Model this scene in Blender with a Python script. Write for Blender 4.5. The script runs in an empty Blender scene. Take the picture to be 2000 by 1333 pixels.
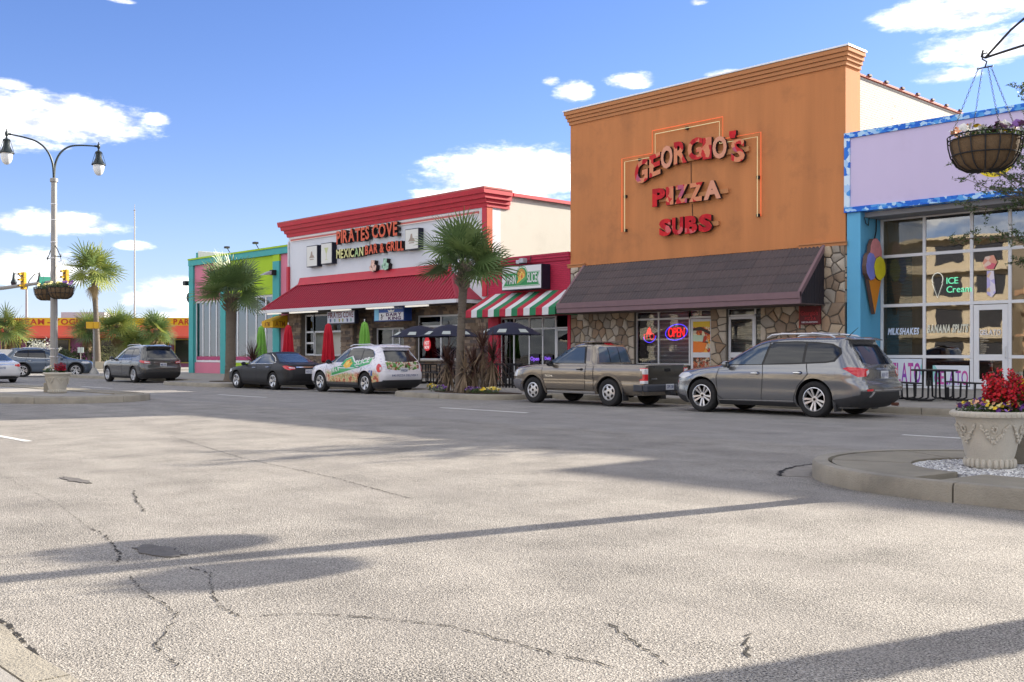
import bpy, bmesh, math, random
import numpy as np
from mathutils import Vector, Matrix
from mathutils.bvhtree import BVHTree
R = math.radians
PI = math.pi
S = bpy.context.scene
COL = S.collection

# ---------------------------------------------------------------- camera, light, sky, exposure
HEAD = math.atan2(.7250, .6888)                 # the street runs along x, facades look towards -y
cam = bpy.data.cameras.new('camera')
cam.lens = 36.0
cam.sensor_width = 36.0
cam.shift_y = 0.01275
cam.clip_start = .05
cam.clip_end = 2000
camo = bpy.data.objects.new('camera', cam)
camo.location = (0, 0, 1.35)
camo.rotation_euler = (R(90), 0, HEAD)
COL.objects.link(camo)
S.camera = camo

SUN_EL = R(22.3)
SUN_AZ = math.atan2(.240, .971)                 # from +y towards +x
sd = Vector((math.sin(SUN_AZ) * math.cos(SUN_EL), math.cos(SUN_AZ) * math.cos(SUN_EL), math.sin(SUN_EL)))
sun = bpy.data.lights.new('sun', 'SUN')
sun.energy = 2.75
sun.angle = R(.55)
sun.color = (1.0, .90, .76)
suno = bpy.data.objects.new('sun', sun)
suno.rotation_euler = (-sd).to_track_quat('-Z', 'Y').to_euler()
suno.location = (20, 60, 60)
COL.objects.link(suno)

S.view_settings.view_transform = 'Standard'
S.view_settings.look = 'None'
S.view_settings.exposure = 2.33
S.view_settings.gamma = 1.0
S.view_settings.use_curve_mapping = False
S.render.engine = 'CYCLES'
S.cycles.use_denoising = True
S.cycles.max_bounces = 7
S.cycles.transparent_max_bounces = 12
S.cycles.caustics_reflective = False
S.cycles.caustics_refractive = False


class NT:
    """small helper round a node tree"""
    def __init__(s, tree):
        s.t = tree
        s.n = tree.nodes
        s.n.clear()

    def new(s, typ, **kw):
        nd = s.n.new(typ)
        for k, v in kw.items():
            setattr(nd, k, v)
        return nd

    def put(s, nd, idx, v):
        if v is None:
            return
        if isinstance(v, bpy.types.NodeSocket):
            s.t.links.new(v, nd.inputs[idx])
        else:
            sk = nd.inputs[idx]
            if hasattr(sk.default_value, '__len__') and not hasattr(v, '__len__'):
                v = (v,) * len(sk.default_value)
            if hasattr(sk.default_value, '__len__') and len(sk.default_value) == 4 and len(v) == 3:
                v = tuple(v) + (1,)
            sk.default_value = v

    def math(s, op, a, b=None, c=None, clamp=False):
        nd = s.new('ShaderNodeMath', operation=op, use_clamp=clamp)
        s.put(nd, 0, a); s.put(nd, 1, b); s.put(nd, 2, c)
        return nd.outputs[0]

    def vmath(s, op, a, b=None):
        nd = s.new('ShaderNodeVectorMath', operation=op)
        s.put(nd, 0, a); s.put(nd, 1, b)
        return nd.outputs[0]

    def sep(s, v):
        nd = s.new('ShaderNodeSeparateXYZ'); s.put(nd, 0, v)
        return nd.outputs

    def comb(s, x, y, z):
        nd = s.new('ShaderNodeCombineXYZ'); s.put(nd, 0, x); s.put(nd, 1, y); s.put(nd, 2, z)
        return nd.outputs[0]

    def mix(s, fac, a, b, typ='RGBA', blend='MIX'):
        nd = s.new('ShaderNodeMix', data_type=typ)
        if typ == 'RGBA':
            nd.blend_type = blend
            ia, ib, o = 6, 7, 2
        else:
            ia, ib, o = 2, 3, 0
        s.put(nd, 0, fac); s.put(nd, ia, a); s.put(nd, ib, b)
        return nd.outputs[o]

    def noise(s, vec, scale, detail=3, rough=.55, out=0, dist=0):
        nd = s.new('ShaderNodeTexNoise')
        s.put(nd, 'Vector', vec); s.put(nd, 'Scale', scale); s.put(nd, 'Detail', detail); s.put(nd, 'Roughness', rough)
        s.put(nd, 'Distortion', dist)
        return nd.outputs[out]

    def voro(s, vec, scale, feature='F1', out='Color', rnd=1.0):
        nd = s.new('ShaderNodeTexVoronoi', feature=feature)
        s.put(nd, 'Vector', vec); s.put(nd, 'Scale', scale); s.put(nd, 'Randomness', rnd)
        return nd.outputs[out]

    def ramp(s, fac, stops, interp='LINEAR'):
        nd = s.new('ShaderNodeValToRGB')
        cr = nd.color_ramp
        cr.interpolation = interp
        while len(cr.elements) < len(stops):
            cr.elements.new(.5)
        for e, (p, c) in zip(cr.elements, stops):
            e.position = p
            e.color = tuple(c) + (1,) if len(c) == 3 else c
        s.put(nd, 0, fac)
        return nd.outputs[0]

    def smooth(s, v, a, b):
        nd = s.new('ShaderNodeMapRange', interpolation_type='SMOOTHSTEP')
        s.put(nd, 0, v); s.put(nd, 1, a); s.put(nd, 2, b)
        return nd.outputs[0]


world = bpy.data.worlds.new('World')
S.world = world
world.use_nodes = True
w = NT(world.node_tree)
sky = w.new('ShaderNodeTexSky', sky_type='NISHITA')
sky.sun_disc = False
sky.sun_elevation = SUN_EL
sky.sun_rotation = SUN_AZ
sky.altitude = 0
sky.air_density = 1.0
sky.dust_density = 0.3
sky.ozone_density = 2.5
tc = w.new('ShaderNodeTexCoord')
D = tc.outputs['Generated']
dx, dy, dz = w.sep(D)
az = w.math('ARCTAN2', dy, dx)
el = w.math('ARCSINE', dz)
# the open sky, a little deeper blue than the model gives
blue = w.vmath('MULTIPLY', sky.outputs[0], (.198, .226, .337))
# cumulus: banks of cloud at (azimuth, elevation) with (half width, half height), broken up by noise
azw = w.math('ADD', az, w.math('MULTIPLY', w.math('SUBTRACT', w.noise(D, 9, 3), .5), .05))
cv = w.comb(w.math('MULTIPLY', az, 1.0), w.math('MULTIPLY', el, 2.6), 0.0)
n1 = w.noise(cv, 24, 6, .62)
n2 = w.noise(cv, 80, 5, .68)
brk = w.math('ADD', w.math('MULTIPLY', w.math('SUBTRACT', n1, .5), 4.6), w.math('MULTIPLY', w.math('SUBTRACT', n2, .5), 2.4))
def AE(u, v):
    a = (u - 1000) / 2000; b = (692 - v) / 2000
    d = Vector((a * .6888 - .7250, a * .7250 + .6888, b)).normalized()
    return math.atan2(d.y, d.x), math.asin(d.z)
CL = [  # photographed banks: centre and half size in degrees of azimuth / elevation, strength
    (3.2, .9, 128.95, 6.6), ]
BANKS = []
for (u, v, ru, rv, st) in [(60, 232, 215, 52, 1.15), (-60, 268, 170, 34, .8), (215, 262, 70, 20, .7), (20, 167, 42, 14, .8), (303, 236, 32, 15, .65),
                           (100, 440, 132, 27, 1.0), (262, 482, 42, 12, .6), (60, 528, 140, 42, .75), (350, 560, 90, 26, .45), (310, 590, 70, 22, .7), (440, 620, 160, 30, .5),
                           (1010, 345, 165, 56, 1.25), (960, 385, 130, 30, 1.0), (1120, 182, 40, 24, .55), (1235, 160, 52, 20, .55), (1420, 146, 45, 13, .5), (1075, 160, 20, 12, .3),
                           (1870, 25, 165, 42, .9), (1930, 95, 150, 42, .7), (1850, 150, 70, 20, .4), (1365, 4, 20, 10, .5), (235, 2, 30, 8, .4), (2350, 200, 200, 60, .9), (-420, 330, 220, 60, .9)]:
    a0, e0 = AE(u, v)
    a1, _ = AE(u + ru, v); _, e1 = AE(u, v - rv)
    BANKS.append((a0, e0, abs(a1 - a0), abs(e1 - e0), st))
dens = None
for a0, e0, ra, re, st in BANKS:
    qa = w.math('DIVIDE', w.math('SUBTRACT', az, a0), ra)
    qe0 = w.math('DIVIDE', w.math('SUBTRACT', el, e0), re)
    # flat undersides: the lower half falls off faster
    qe = w.math('MULTIPLY', qe0, w.mix(w.math('LESS_THAN', qe0, 0.0), 1.0, 1.35, typ='FLOAT'))
    q = w.math('SUBTRACT', 1.0, w.math('ADD', w.math('MULTIPLY', qa, qa), w.math('MULTIPLY', qe, qe)))
    q = w.math('MAXIMUM', q, -3.0)
    q = w.math('ADD', q, (st - 1.0) * .6)
    dens = q if dens is None else w.math('MAXIMUM', dens, q)
# denser bright cumulus added outside the view, to lift and whiten the fill light
n3 = w.noise(w.comb(w.math('MULTIPLY', dx, 1.0), dy, w.math('MULTIPLY', dz, 3.0)), 3.2, 5, .55)
far = w.math('ABSOLUTE', w.math('SUBTRACT', az, R(136.5)))
away = w.smooth(far, R(30), R(42))
other = w.math('MULTIPLY', w.smooth(n3, .40, .54), away)
cl = w.smooth(w.math('ADD', dens, w.math('MULTIPLY', brk, .50)), -.50, 1.1)
cl = w.math('MAXIMUM', cl, other)
cl = w.math('MULTIPLY', cl, w.smooth(el, R(-.5), R(1.5)))
# low white haze towards the horizon
hz = w.math('POWER', w.math('SUBTRACT', 1.0, w.math('MINIMUM', w.math('MAXIMUM', dz, 0.0), 1.0)), 11.0)
lit = w.mix(w.smooth(n1, .30, .72), (1.55, 1.58, 1.72), (5.0, 4.8, 4.4))
skyc = w.mix(w.math('MULTIPLY', hz, .6), blue, (1.65, 1.82, 2.12))
skyc = w.mix(w.math('MULTIPLY', cl, .95), skyc, lit)
bg = w.new('ShaderNodeBackground')
w.t.links.new(skyc, bg.inputs[0])
bg.inputs[1].default_value = .125
wo = w.new('ShaderNodeOutputWorld')
w.t.links.new(bg.outputs[0], wo.inputs[0])

# ---------------------------------------------------------------- helpers
random.seed(7)
rnd = random.uniform
MATS = {}


def M(name, col, rough=.6, metal=0., var=.12, vs=2.5, bump=.06, bs=45, spec=.32, coat=0., stretch=(1, 1, 1), emit=None, es=0., dirt=0., obj=False):
    """a surface with uneven colour, fine relief and (dirt) large soft stains"""
    if name in MATS:
        return MATS[name]
    m = bpy.data.materials.new(name)
    m.use_nodes = True
    t = NT(m.node_tree)
    if obj:
        P = t.new('ShaderNodeTexCoord').outputs['Object']
    else:
        P = t.new('ShaderNodeNewGeometry').outputs['Position']
    Q = t.vmath('MULTIPLY', P, stretch)
    n = t.noise(Q, vs, 4)
    c = t.mix(n, tuple(max(0, x * (1 - var)) for x in col), tuple(min(1, x * (1 + var)) for x in col))
    nf = t.noise(P, bs, 2)
    if bump > 0:
        c = t.mix(t.math('MULTIPLY', t.math('SUBTRACT', nf, .35), min(.5, bump * 2), clamp=True), c, tuple(x * .6 for x in col))
    if dirt > 0:
        d = t.smooth(t.noise(P, .9, 5, .65), .48, .72)
        c = t.mix(t.math('MULTIPLY', d, dirt), c, tuple(x * .45 + .02 for x in col))
    b = t.new('ShaderNodeBsdfPrincipled')
    t.put(b, 'Base Color', c)
    t.put(b, 'Roughness', t.mix(n, max(.02, rough - .06), min(1, rough + .06), typ='FLOAT'))
    t.put(b, 'Metallic', metal)
    t.put(b, 'Specular IOR Level', spec)
    if coat:
        t.put(b, 'Coat Weight', coat); t.put(b, 'Coat Roughness', .03)
    if emit:
        t.put(b, 'Emission Color', emit); t.put(b, 'Emission Strength', es)
    if bump > 0:
        bp = t.new('ShaderNodeBump')
        t.put(bp, 'Strength', min(1, bump * 4)); t.put(bp, 'Distance', .01)
        t.t.links.new(nf, bp.inputs['Height'])
        t.t.links.new(bp.outputs[0], b.inputs['Normal'])
    o = t.new('ShaderNodeOutputMaterial')
    t.t.links.new(b.outputs[0], o.inputs[0])
    MATS[name] = m
    return m


def M_glass(name='shop glass', tint=(.75, .8, .8), refl=1.9):
    if name in MATS:
        return MATS[name]
    m = bpy.data.materials.new(name)
    m.use_nodes = True
    t = NT(m.node_tree)
    P = t.new('ShaderNodeNewGeometry').outputs['Position']
    tr = t.new('ShaderNodeBsdfTransparent'); t.put(tr, 0, tint)
    gl = t.new('ShaderNodeBsdfGlossy'); t.put(gl, 'Roughness', .012)
    bp = t.new('ShaderNodeBump'); t.put(bp, 'Strength', .035); t.put(bp, 'Distance', .05)
    t.t.links.new(t.noise(P, 1.1, 2), bp.inputs['Height'])
    t.t.links.new(bp.outputs[0], gl.inputs['Normal'])
    fr = t.new('ShaderNodeFresnel'); t.put(fr, 'IOR', refl)
    mx = t.new('ShaderNodeMixShader')
    t.t.links.new(fr.outputs[0], mx.inputs[0]); t.t.links.new(tr.outputs[0], mx.inputs[1]); t.t.links.new(gl.outputs[0], mx.inputs[2])
    o = t.new('ShaderNodeOutputMaterial')
    t.t.links.new(mx.outputs[0], o.inputs[0])
    MATS[name] = m
    return m


def M_brick(name, c1, c2, mortar, axis='y', bw=.21, bh=.075, ms=.012, chip=0., chipc=(.3, .1, .07)):
    """painted brickwork; axis is the wall's normal"""
    m = bpy.data.materials.new(name)
    m.use_nodes = True
    t = NT(m.node_tree)
    P = t.new('ShaderNodeNewGeometry').outputs['Position']
    x, y, z = t.sep(P)
    V = t.comb(x if axis == 'y' else y, z, 0.0)
    bt = t.new('ShaderNodeTexBrick')
    t.put(bt, 'Vector', V); t.put(bt, 'Color1', c1); t.put(bt, 'Color2', c2); t.put(bt, 'Mortar', mortar)
    t.put(bt, 'Scale', 1.0); t.put(bt, 'Mortar Size', ms); t.put(bt, 'Mortar Smooth', .3); t.put(bt, 'Brick Width', bw); t.put(bt, 'Row Height', bh)
    c = t.mix(t.math('MULTIPLY', t.noise(P, 1.6, 5, .65), .45), bt.outputs[0], tuple(k * .72 for k in c1))
    if chip:
        k = t.smooth(t.noise(V, 3.2, 6, .75), 1 - chip, 1.06 - chip)
        c = t.mix(k, c, chipc)
    b = t.new('ShaderNodeBsdfPrincipled')
    t.put(b, 'Base Color', c); t.put(b, 'Roughness', .75)
    bp = t.new('ShaderNodeBump'); t.put(bp, 'Strength', .8); t.put(bp, 'Distance', .012); bp.invert = True
    t.t.links.new(t.math('ADD', bt.outputs[1], t.math('MULTIPLY', t.noise(P, 30, 3), .35)), bp.inputs['Height'])
    t.t.links.new(bp.outputs[0], b.inputs['Normal'])
    o = t.new('ShaderNodeOutputMaterial')
    t.t.links.new(b.outputs[0], o.inputs[0])
    MATS[name] = m
    return m


def M_cells(name, stops, scale=4., rough=.6, es=0., detail=0., stretch=(1, 1, 1), spec=.2, noise=False, obj=False):
    """colour patches (peeling faces, printed pictures, petals)"""
    if name in MATS:
        return MATS[name]
    m = bpy.data.materials.new(name)
    m.use_nodes = True
    t = NT(m.node_tree)
    P = t.new('ShaderNodeTexCoord').outputs['Object'] if obj else t.new('ShaderNodeNewGeometry').outputs['Position']
    Q = t.vmath('MULTIPLY', P, stretch)
    if detail:
        Q = t.vmath('ADD', Q, t.vmath('MULTIPLY', t.noise(Q, scale * 1.3, 3, out=1), (detail,) * 3))
    f = t.noise(Q, scale, 4) if noise else t.sep(t.voro(Q, scale))[0]
    if noise:
        f = t.math('MULTIPLY', t.math('SUBTRACT', f, .28), 2.3, clamp=True)
    c = t.ramp(f, stops, 'CONSTANT' if not noise else 'LINEAR')
    b = t.new('ShaderNodeBsdfPrincipled')
    t.put(b, 'Base Color', c); t.put(b, 'Roughness', rough); t.put(b, 'Specular IOR Level', spec)
    if es:
        t.t.links.new(c, b.inputs['Emission Color']); t.put(b, 'Emission Strength', es)
    o = t.new('ShaderNodeOutputMaterial')
    t.t.links.new(b.outputs[0], o.inputs[0])
    MATS[name] = m
    return m


def M_leaf(name, a, b_, scale=6., rough=.5, trans=.25):
    if name in MATS:
        return MATS[name]
    m = bpy.data.materials.new(name)
    m.use_nodes = True
    t = NT(m.node_tree)
    P = t.new('ShaderNodeNewGeometry').outputs['Position']
    c = t.mix(t.noise(P, scale, 3), a, b_)
    c = t.mix(t.math('MULTIPLY', t.sep(t.voro(P, scale * 5))[0], .5), c, tuple(x * .6 for x in a))
    b = t.new('ShaderNodeBsdfPrincipled')
    t.put(b, 'Base Color', c); t.put(b, 'Roughness', rough); t.put(b, 'Specular IOR Level', .45)
    tl = t.new('ShaderNodeBsdfTranslucent'); t.put(tl, 0, c)
    mx = t.new('ShaderNodeMixShader'); t.put(mx, 0, trans)
    t.t.links.new(b.outputs[0], mx.inputs[1]); t.t.links.new(tl.outputs[0], mx.inputs[2])
    o = t.new('ShaderNodeOutputMaterial')
    t.t.links.new(mx.outputs[0], o.inputs[0])
    MATS[name] = m
    return m


def M_emit(name, col, es):
    return M(name, (.02, .02, .02) if es > 2 else col, .4, var=0, bump=0, emit=col, es=es)


def tag(o, label=None, cat=None, group=None, kind=None):
    if label: o['label'] = label
    if cat: o['category'] = cat
    if group: o['group'] = group
    if kind: o['kind'] = kind
    return o


def thing(name, label, cat, loc=(0, 0, 0), group=None):
    o = bpy.data.objects.new(name, None)
    o.empty_display_size = .2
    o.location = loc
    COL.objects.link(o)
    return tag(o, label, cat, group)


def adopt(o, p):
    o.parent = p
    if p.type == 'EMPTY' and p.parent is None:
        o.matrix_parent_inverse = Matrix.Translation(-Vector(p.location))


class MB:
    """collects geometry for ONE mesh"""
    def __init__(s):
        s.v = []; s.f = []; s.m = []

    def add(s, vs, fs, mi=0):
        o = len(s.v)
        s.v.extend([tuple(v) for v in vs])
        for f in fs:
            s.f.append([o + i for i in f]); s.m.append(mi)
        return s

    def box(s, x0, x1, y0, y1, z0, z1, mi=0):
        return s.add([(x0, y0, z0), (x1, y0, z0), (x1, y1, z0), (x0, y1, z0), (x0, y0, z1), (x1, y0, z1), (x1, y1, z1), (x0, y1, z1)],
                     [(0, 3, 2, 1), (4, 5, 6, 7), (0, 1, 5, 4), (1, 2, 6, 5), (2, 3, 7, 6), (3, 0, 4, 7)], mi)

    def prism(s, pts, d0, d1, axis='y', mi=0, mi2=None):
        """polygon in the other two axes, extruded along axis"""
        def mk(p, d):
            return {'y': (p[0], d, p[1]), 'x': (d, p[0], p[1]), 'z': (p[0], p[1], d)}[axis]
        n = len(pts)
        vs = [mk(p, d0) for p in pts] + [mk(p, d1) for p in pts]
        o = len(s.v)
        s.v.extend(vs)
        s.f.append([o + i for i in range(n)]); s.m.append(mi)
        s.f.append([o + n + i for i in range(n)][::-1]); s.m.append(mi)
        for i in range(n):
            j = (i + 1) % n
            s.f.append([o + i, o + n + i, o + n + j, o + j]); s.m.append(mi if mi2 is None else mi2)
        return s

    def tube(s, pts, r, n=8, mi=0, caps=True, closed=False):
        pts = [Vector(p) for p in pts]
        k = len(pts)
        rs = list(r) if hasattr(r, '__len__') else [r] * k
        o = len(s.v)
        up = None
        for i, p in enumerate(pts):
            if closed:
                d = pts[(i + 1) % k] - pts[i - 1]
            else:
                d = pts[min(i + 1, k - 1)] - pts[max(i - 1, 0)]
            d.normalize()
            if up is None:
                up = Vector((0, 0, 1)) if abs(d.z) < .9 else Vector((1, 0, 0))
            a = up - d * up.dot(d)
            if a.length < 1e-5:
                a = d.orthogonal()
            a.normalize(); up = a
            b = d.cross(a)
            for q in range(n):
                th = 2 * PI * q / n
                s.v.append(tuple(p + (a * math.cos(th) + b * math.sin(th)) * rs[i]))
        for i in range(k if closed else k - 1):
            for q in range(n):
                q2 = (q + 1) % n; i2 = (i + 1) % k
                s.f.append([o + i * n + q, o + i * n + q2, o + i2 * n + q2, o + i2 * n + q]); s.m.append(mi)
        if caps and not closed:
            s.f.append([o + q for q in range(n)][::-1]); s.m.append(mi)
            s.f.append([o + (k - 1) * n + q for q in range(n)]); s.m.append(mi)
        return s

    def lathe(s, prof, c=(0, 0, 0), n=24, mi=0, axis='z', mis=None, cap=True):
        o = len(s.v)
        for r, z in prof:
            for q in range(n):
                th = 2 * PI * q / n
                p = (r * math.cos(th), r * math.sin(th), z)
                if axis == 'y':
                    p = (p[0], p[2], p[1])
                s.v.append((p[0] + c[0], p[1] + c[1], p[2] + c[2]))
        for i in range(len(prof) - 1):
            for q in range(n):
                q2 = (q + 1) % n
                s.f.append([o + i * n + q, o + i * n + q2, o + (i + 1) * n + q2, o + (i + 1) * n + q]); s.m.append(mis[i] if mis else mi)
        for i in (0, len(prof) - 1):
            if cap and prof[i][0] > 1e-4:
                s.f.append([o + i * n + q for q in range(n)]); s.m.append(mis[min(i, len(prof) - 2)] if mis else mi)
        return s

    def quad(s, a, b, c, d, mi=0):
        return s.add([a, b, c, d], [(0, 1, 2, 3)], mi)

    def ball(s, c, r, n=8, m=6, mi=0, sq=(1, 1, 1)):
        pr = [(max(r * math.sin(PI * i / m), 1e-5), -r * math.cos(PI * i / m)) for i in range(m + 1)]
        o = len(s.v)
        s.lathe(pr, (0, 0, 0), n, mi)
        for i in range(o, len(s.v)):
            x, y, z = s.v[i]
            s.v[i] = (c[0] + x * sq[0], c[1] + y * sq[1], c[2] + z * sq[2])
        return s

    def text(s, txt, x0, z0, h, y, mi=0, depth=.0, width=None, bold=.012, center=False, mi2=None, shear=0., face='-y', jit=0.):
        """lettering on a plane; x0,z0 is the lower left corner (lower middle if center)"""
        xs, tot = layout(txt, bold)
        hc = .7
        sx = h / hc if width is None else width / tot
        sz = h / hc
        if center:
            x0 = x0 - tot * sx / 2
        for ch, px in xs:
            g = glyph(ch, bold)
            if g is None:
                continue
            vs, fs = g
            dz0 = rnd(-jit, jit)
            nv = len(vs)

            def P(gx, gz, d):
                a = x0 + (px + gx + shear * gz) * sx; c = z0 + gz * sz + dz0
                if face == '-y': return (a, y + d, c)
                if face == '+x': return (y - d, a, c)
                if face == '-x': return (y + d, -a, c)
                if face == '+y': return (-a, y - d, c)
            o = len(s.v)
            s.v.extend([P(gx, gz, 0) for gx, gz in vs])
            for f in fs:
                s.f.append([o + i for i in f]); s.m.append(mi)
            if depth:
                s.v.extend([P(gx, gz, depth) for gx, gz in vs])
                cnt = {}
                for f in fs:
                    for i in range(len(f)):
                        a, b = f[i], f[(i + 1) % len(f)]
                        cnt[(a, b)] = 1
                for a, b in cnt:
                    if (b, a) not in cnt:
                        s.f.append([o + b, o + a, o + nv + a, o + nv + b]); s.m.append(mi if mi2 is None else mi2)
        return s

    def build(s, name, mats, parent=None, smooth=False, bevel=0., sharp=35, label=None, cat=None, group=None, kind=None, fix=True):
        me = bpy.data.meshes.new(name)
        me.from_pydata(s.v, [], s.f)
        if not isinstance(mats, (list, tuple)):
            mats = [mats]
        for m in mats:
            me.materials.append(m)
        if len(mats) > 1:
            me.polygons.foreach_set('material_index', [min(i, len(mats) - 1) for i in s.m])
        if fix:
            bm = bmesh.new(); bm.from_mesh(me)
            bmesh.ops.recalc_face_normals(bm, faces=bm.faces)
            bm.to_mesh(me); bm.free()
        if smooth:
            me.shade_smooth()
            me.set_sharp_from_angle(angle=R(sharp))
        me.update()
        o = bpy.data.objects.new(name, me)
        COL.objects.link(o)
        if parent is not None:
            adopt(o, parent)
        if bevel:
            md = o.modifiers.new('bevel', 'BEVEL'); md.width = bevel; md.segments = 2; md.limit_method = 'ANGLE'; md.angle_limit = R(40)
            md.harden_normals = False
        tag(o, label, cat, group, kind)
        return o


def copy_tree(o, parent=None):
    c = o.copy(); COL.objects.link(c)
    if parent is not None:
        c.parent = parent
    for ch in list(o.children):
        copy_tree(ch, c)
    return c


# glyph shapes of the built-in font, as flat polygons
_G = {}
_cu = bpy.data.curves.new('lettering', 'FONT')
_co = bpy.data.objects.new('lettering', _cu)
COL.objects.link(_co)
_cu.fill_mode = 'FRONT'
_cu.resolution_u = 3


def glyph(ch, bold=.012):
    k = (ch, bold)
    if k in _G:
        return _G[k]
    if ch == ' ':
        _G[k] = None
        return None
    _cu.body = ch
    _cu.offset = bold
    bpy.context.view_layer.update()
    dg = bpy.context.evaluated_depsgraph_get()
    e = _co.evaluated_get(dg)
    me = e.to_mesh()
    bm = bmesh.new(); bm.from_mesh(me)
    bmesh.ops.remove_doubles(bm, verts=bm.verts, dist=1e-4)
    bmesh.ops.recalc_face_normals(bm, faces=bm.faces)
    if bm.faces and sum(f.normal.z for f in bm.faces) < 0:
        bmesh.ops.reverse_faces(bm, faces=bm.faces)
    bm.verts.index_update()
    vs = [(v.co.x, v.co.y) for v in bm.verts]
    fs = [[v.index for v in f.verts] for f in bm.faces]
    bm.free(); e.to_mesh_clear()
    _G[k] = (vs, fs)
    return _G[k]


def layout(txt, bold=.012):
    x = 0.; out = []
    for ch in txt:
        g = glyph(ch, bold)
        if g is None:
            x += .26; continue
        a = min(v[0] for v in g[0]); b = max(v[0] for v in g[0])
        out.append((ch, x - a)); x += b - a + .075
    return out, max(x - .075, .01)


def letter(ch, x0, x1, z0, z1, y0, depth, mats, parent, bold=.02, shear=0., name='letter', warp=None):
    """one raised sign letter fitted to a box"""
    vs, fs = glyph(ch, bold)
    ax = min(v[0] for v in vs); bx = max(v[0] for v in vs); az_ = min(v[1] for v in vs); bz = max(v[1] for v in vs)
    mb = MB()

    def P(v, d):
        tx = (v[0] - ax) / (bx - ax); tz = (v[1] - az_) / (bz - az_)
        x = x0 + (x1 - x0) * tx + shear * (tz - .5) * (x1 - x0); z = z0 + (z1 - z0) * tz
        if warp: z += warp * (tx - .5)
        return (x, y0 + d, z)
    n = len(vs)
    mb.v = [P(v, 0) for v in vs] + [P(v, depth) for v in vs]
    cnt = set()
    for f in fs:
        mb.f.append(list(f)); mb.m.append(0)
        for i in range(len(f)):
            cnt.add((f[i], f[(i + 1) % len(f)]))
    for a, b in cnt:
        if (b, a) not in cnt:
            mb.f.append([b, a, n + a, n + b]); mb.m.append(1)
    return mb.build(name, mats, parent, fix=False)


def clip(poly, px, py, nx, ny):
    out = []
    k = len(poly)
    for i in range(k):
        a = poly[i]; b = poly[(i + 1) % k]
        da = (a[0] - px) * nx + (a[1] - py) * ny; db = (b[0] - px) * nx + (b[1] - py) * ny
        if da <= 0: out.append(a)
        if (da < 0 < db) or (db < 0 < da):
            t = da / (da - db)
            out.append((a[0] + (b[0] - a[0]) * t, a[1] + (b[1] - a[1]) * t))
    return out


def rubble(x0, x1, z0, z1, size, seed, joint=.018, asp=1.):
    """irregular stones filling a rectangle: list of polygons"""
    rg = random.Random(seed)
    nx = max(1, round((x1 - x0) / size)); nz = max(1, round((z1 - z0) / (size * asp)))
    pts = []
    for i in range(nx):
        for j in range(nz):
            pts.append((x0 + (i + .5 + rg.uniform(-.46, .46) + (.25 if j % 2 else -.25) * (nx > 1)) * (x1 - x0) / nx, z0 + (j + .5 + rg.uniform(-.47, .47)) * (z1 - z0) / nz))
    pts = [(min(max(p[0], x0 + .03), x1 - .03), p[1]) for p in pts]
    out = []
    for p in pts:
        poly = [(x0, z0), (x1, z0), (x1, z1), (x0, z1)]
        for q in pts:
            if q is p: continue
            dx_, dz_ = q[0] - p[0], q[1] - p[1]
            L = math.hypot(dx_, dz_)
            if L < 1e-6 or L > size * 4: continue
            dx_ /= L; dz_ /= L
            poly = clip(poly, p[0] + dx_ * (L / 2 - joint), p[1] + dz_ * (L / 2 - joint), dx_, dz_)
            if len(poly) < 3: break
        if len(poly) >= 3:
            ar = abs(sum(poly[i][0] * poly[(i + 1) % len(poly)][1] - poly[(i + 1) % len(poly)][0] * poly[i][1] for i in range(len(poly)))) / 2
            if ar > .003:
                out.append(poly)
    return out


def stone_mesh(poly, y, depth, rg, axis='y'):
    cx = sum(p[0] for p in poly) / len(poly); cz = sum(p[1] for p in poly) / len(poly)
    mb = MB()
    n = len(poly)
    d = depth * rg.uniform(.6, 1.2)

    def P(p, k, dd):
        a = cx + (p[0] - cx) * k; c = cz + (p[1] - cz) * k
        return (a, y - dd, c) if axis == 'y' else (y + dd, a, c)
    for k, dd in ((1, 0), (.97, d * .7), (.78, d)):
        mb.v.extend(P(p, k, dd + (rg.uniform(-.008, .008) if dd == d else 0)) for p in poly)
    mb.v.append(P((cx, cz), 1, d * 1.05))
    for r_ in range(2):
        for i in range(n):
            j = (i + 1) % n
            mb.f.append([r_ * n + i, r_ * n + j, (r_ + 1) * n + j, (r_ + 1) * n + i]); mb.m.append(0)
    for i in range(n):
        mb.f.append([2 * n + i, 2 * n + (i + 1) % n, 3 * n]); mb.m.append(0)
    return mb

# ---------------------------------------------------------------- ground
def fz(x, y):
    """level of the sidewalk: it rises towards the walls on the right"""
    k = min(1, max(0, (x + 52) / 26)); t = min(1, max(0, (y - 22.3) / 8.5))
    return .15 + .13 * k * t


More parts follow.
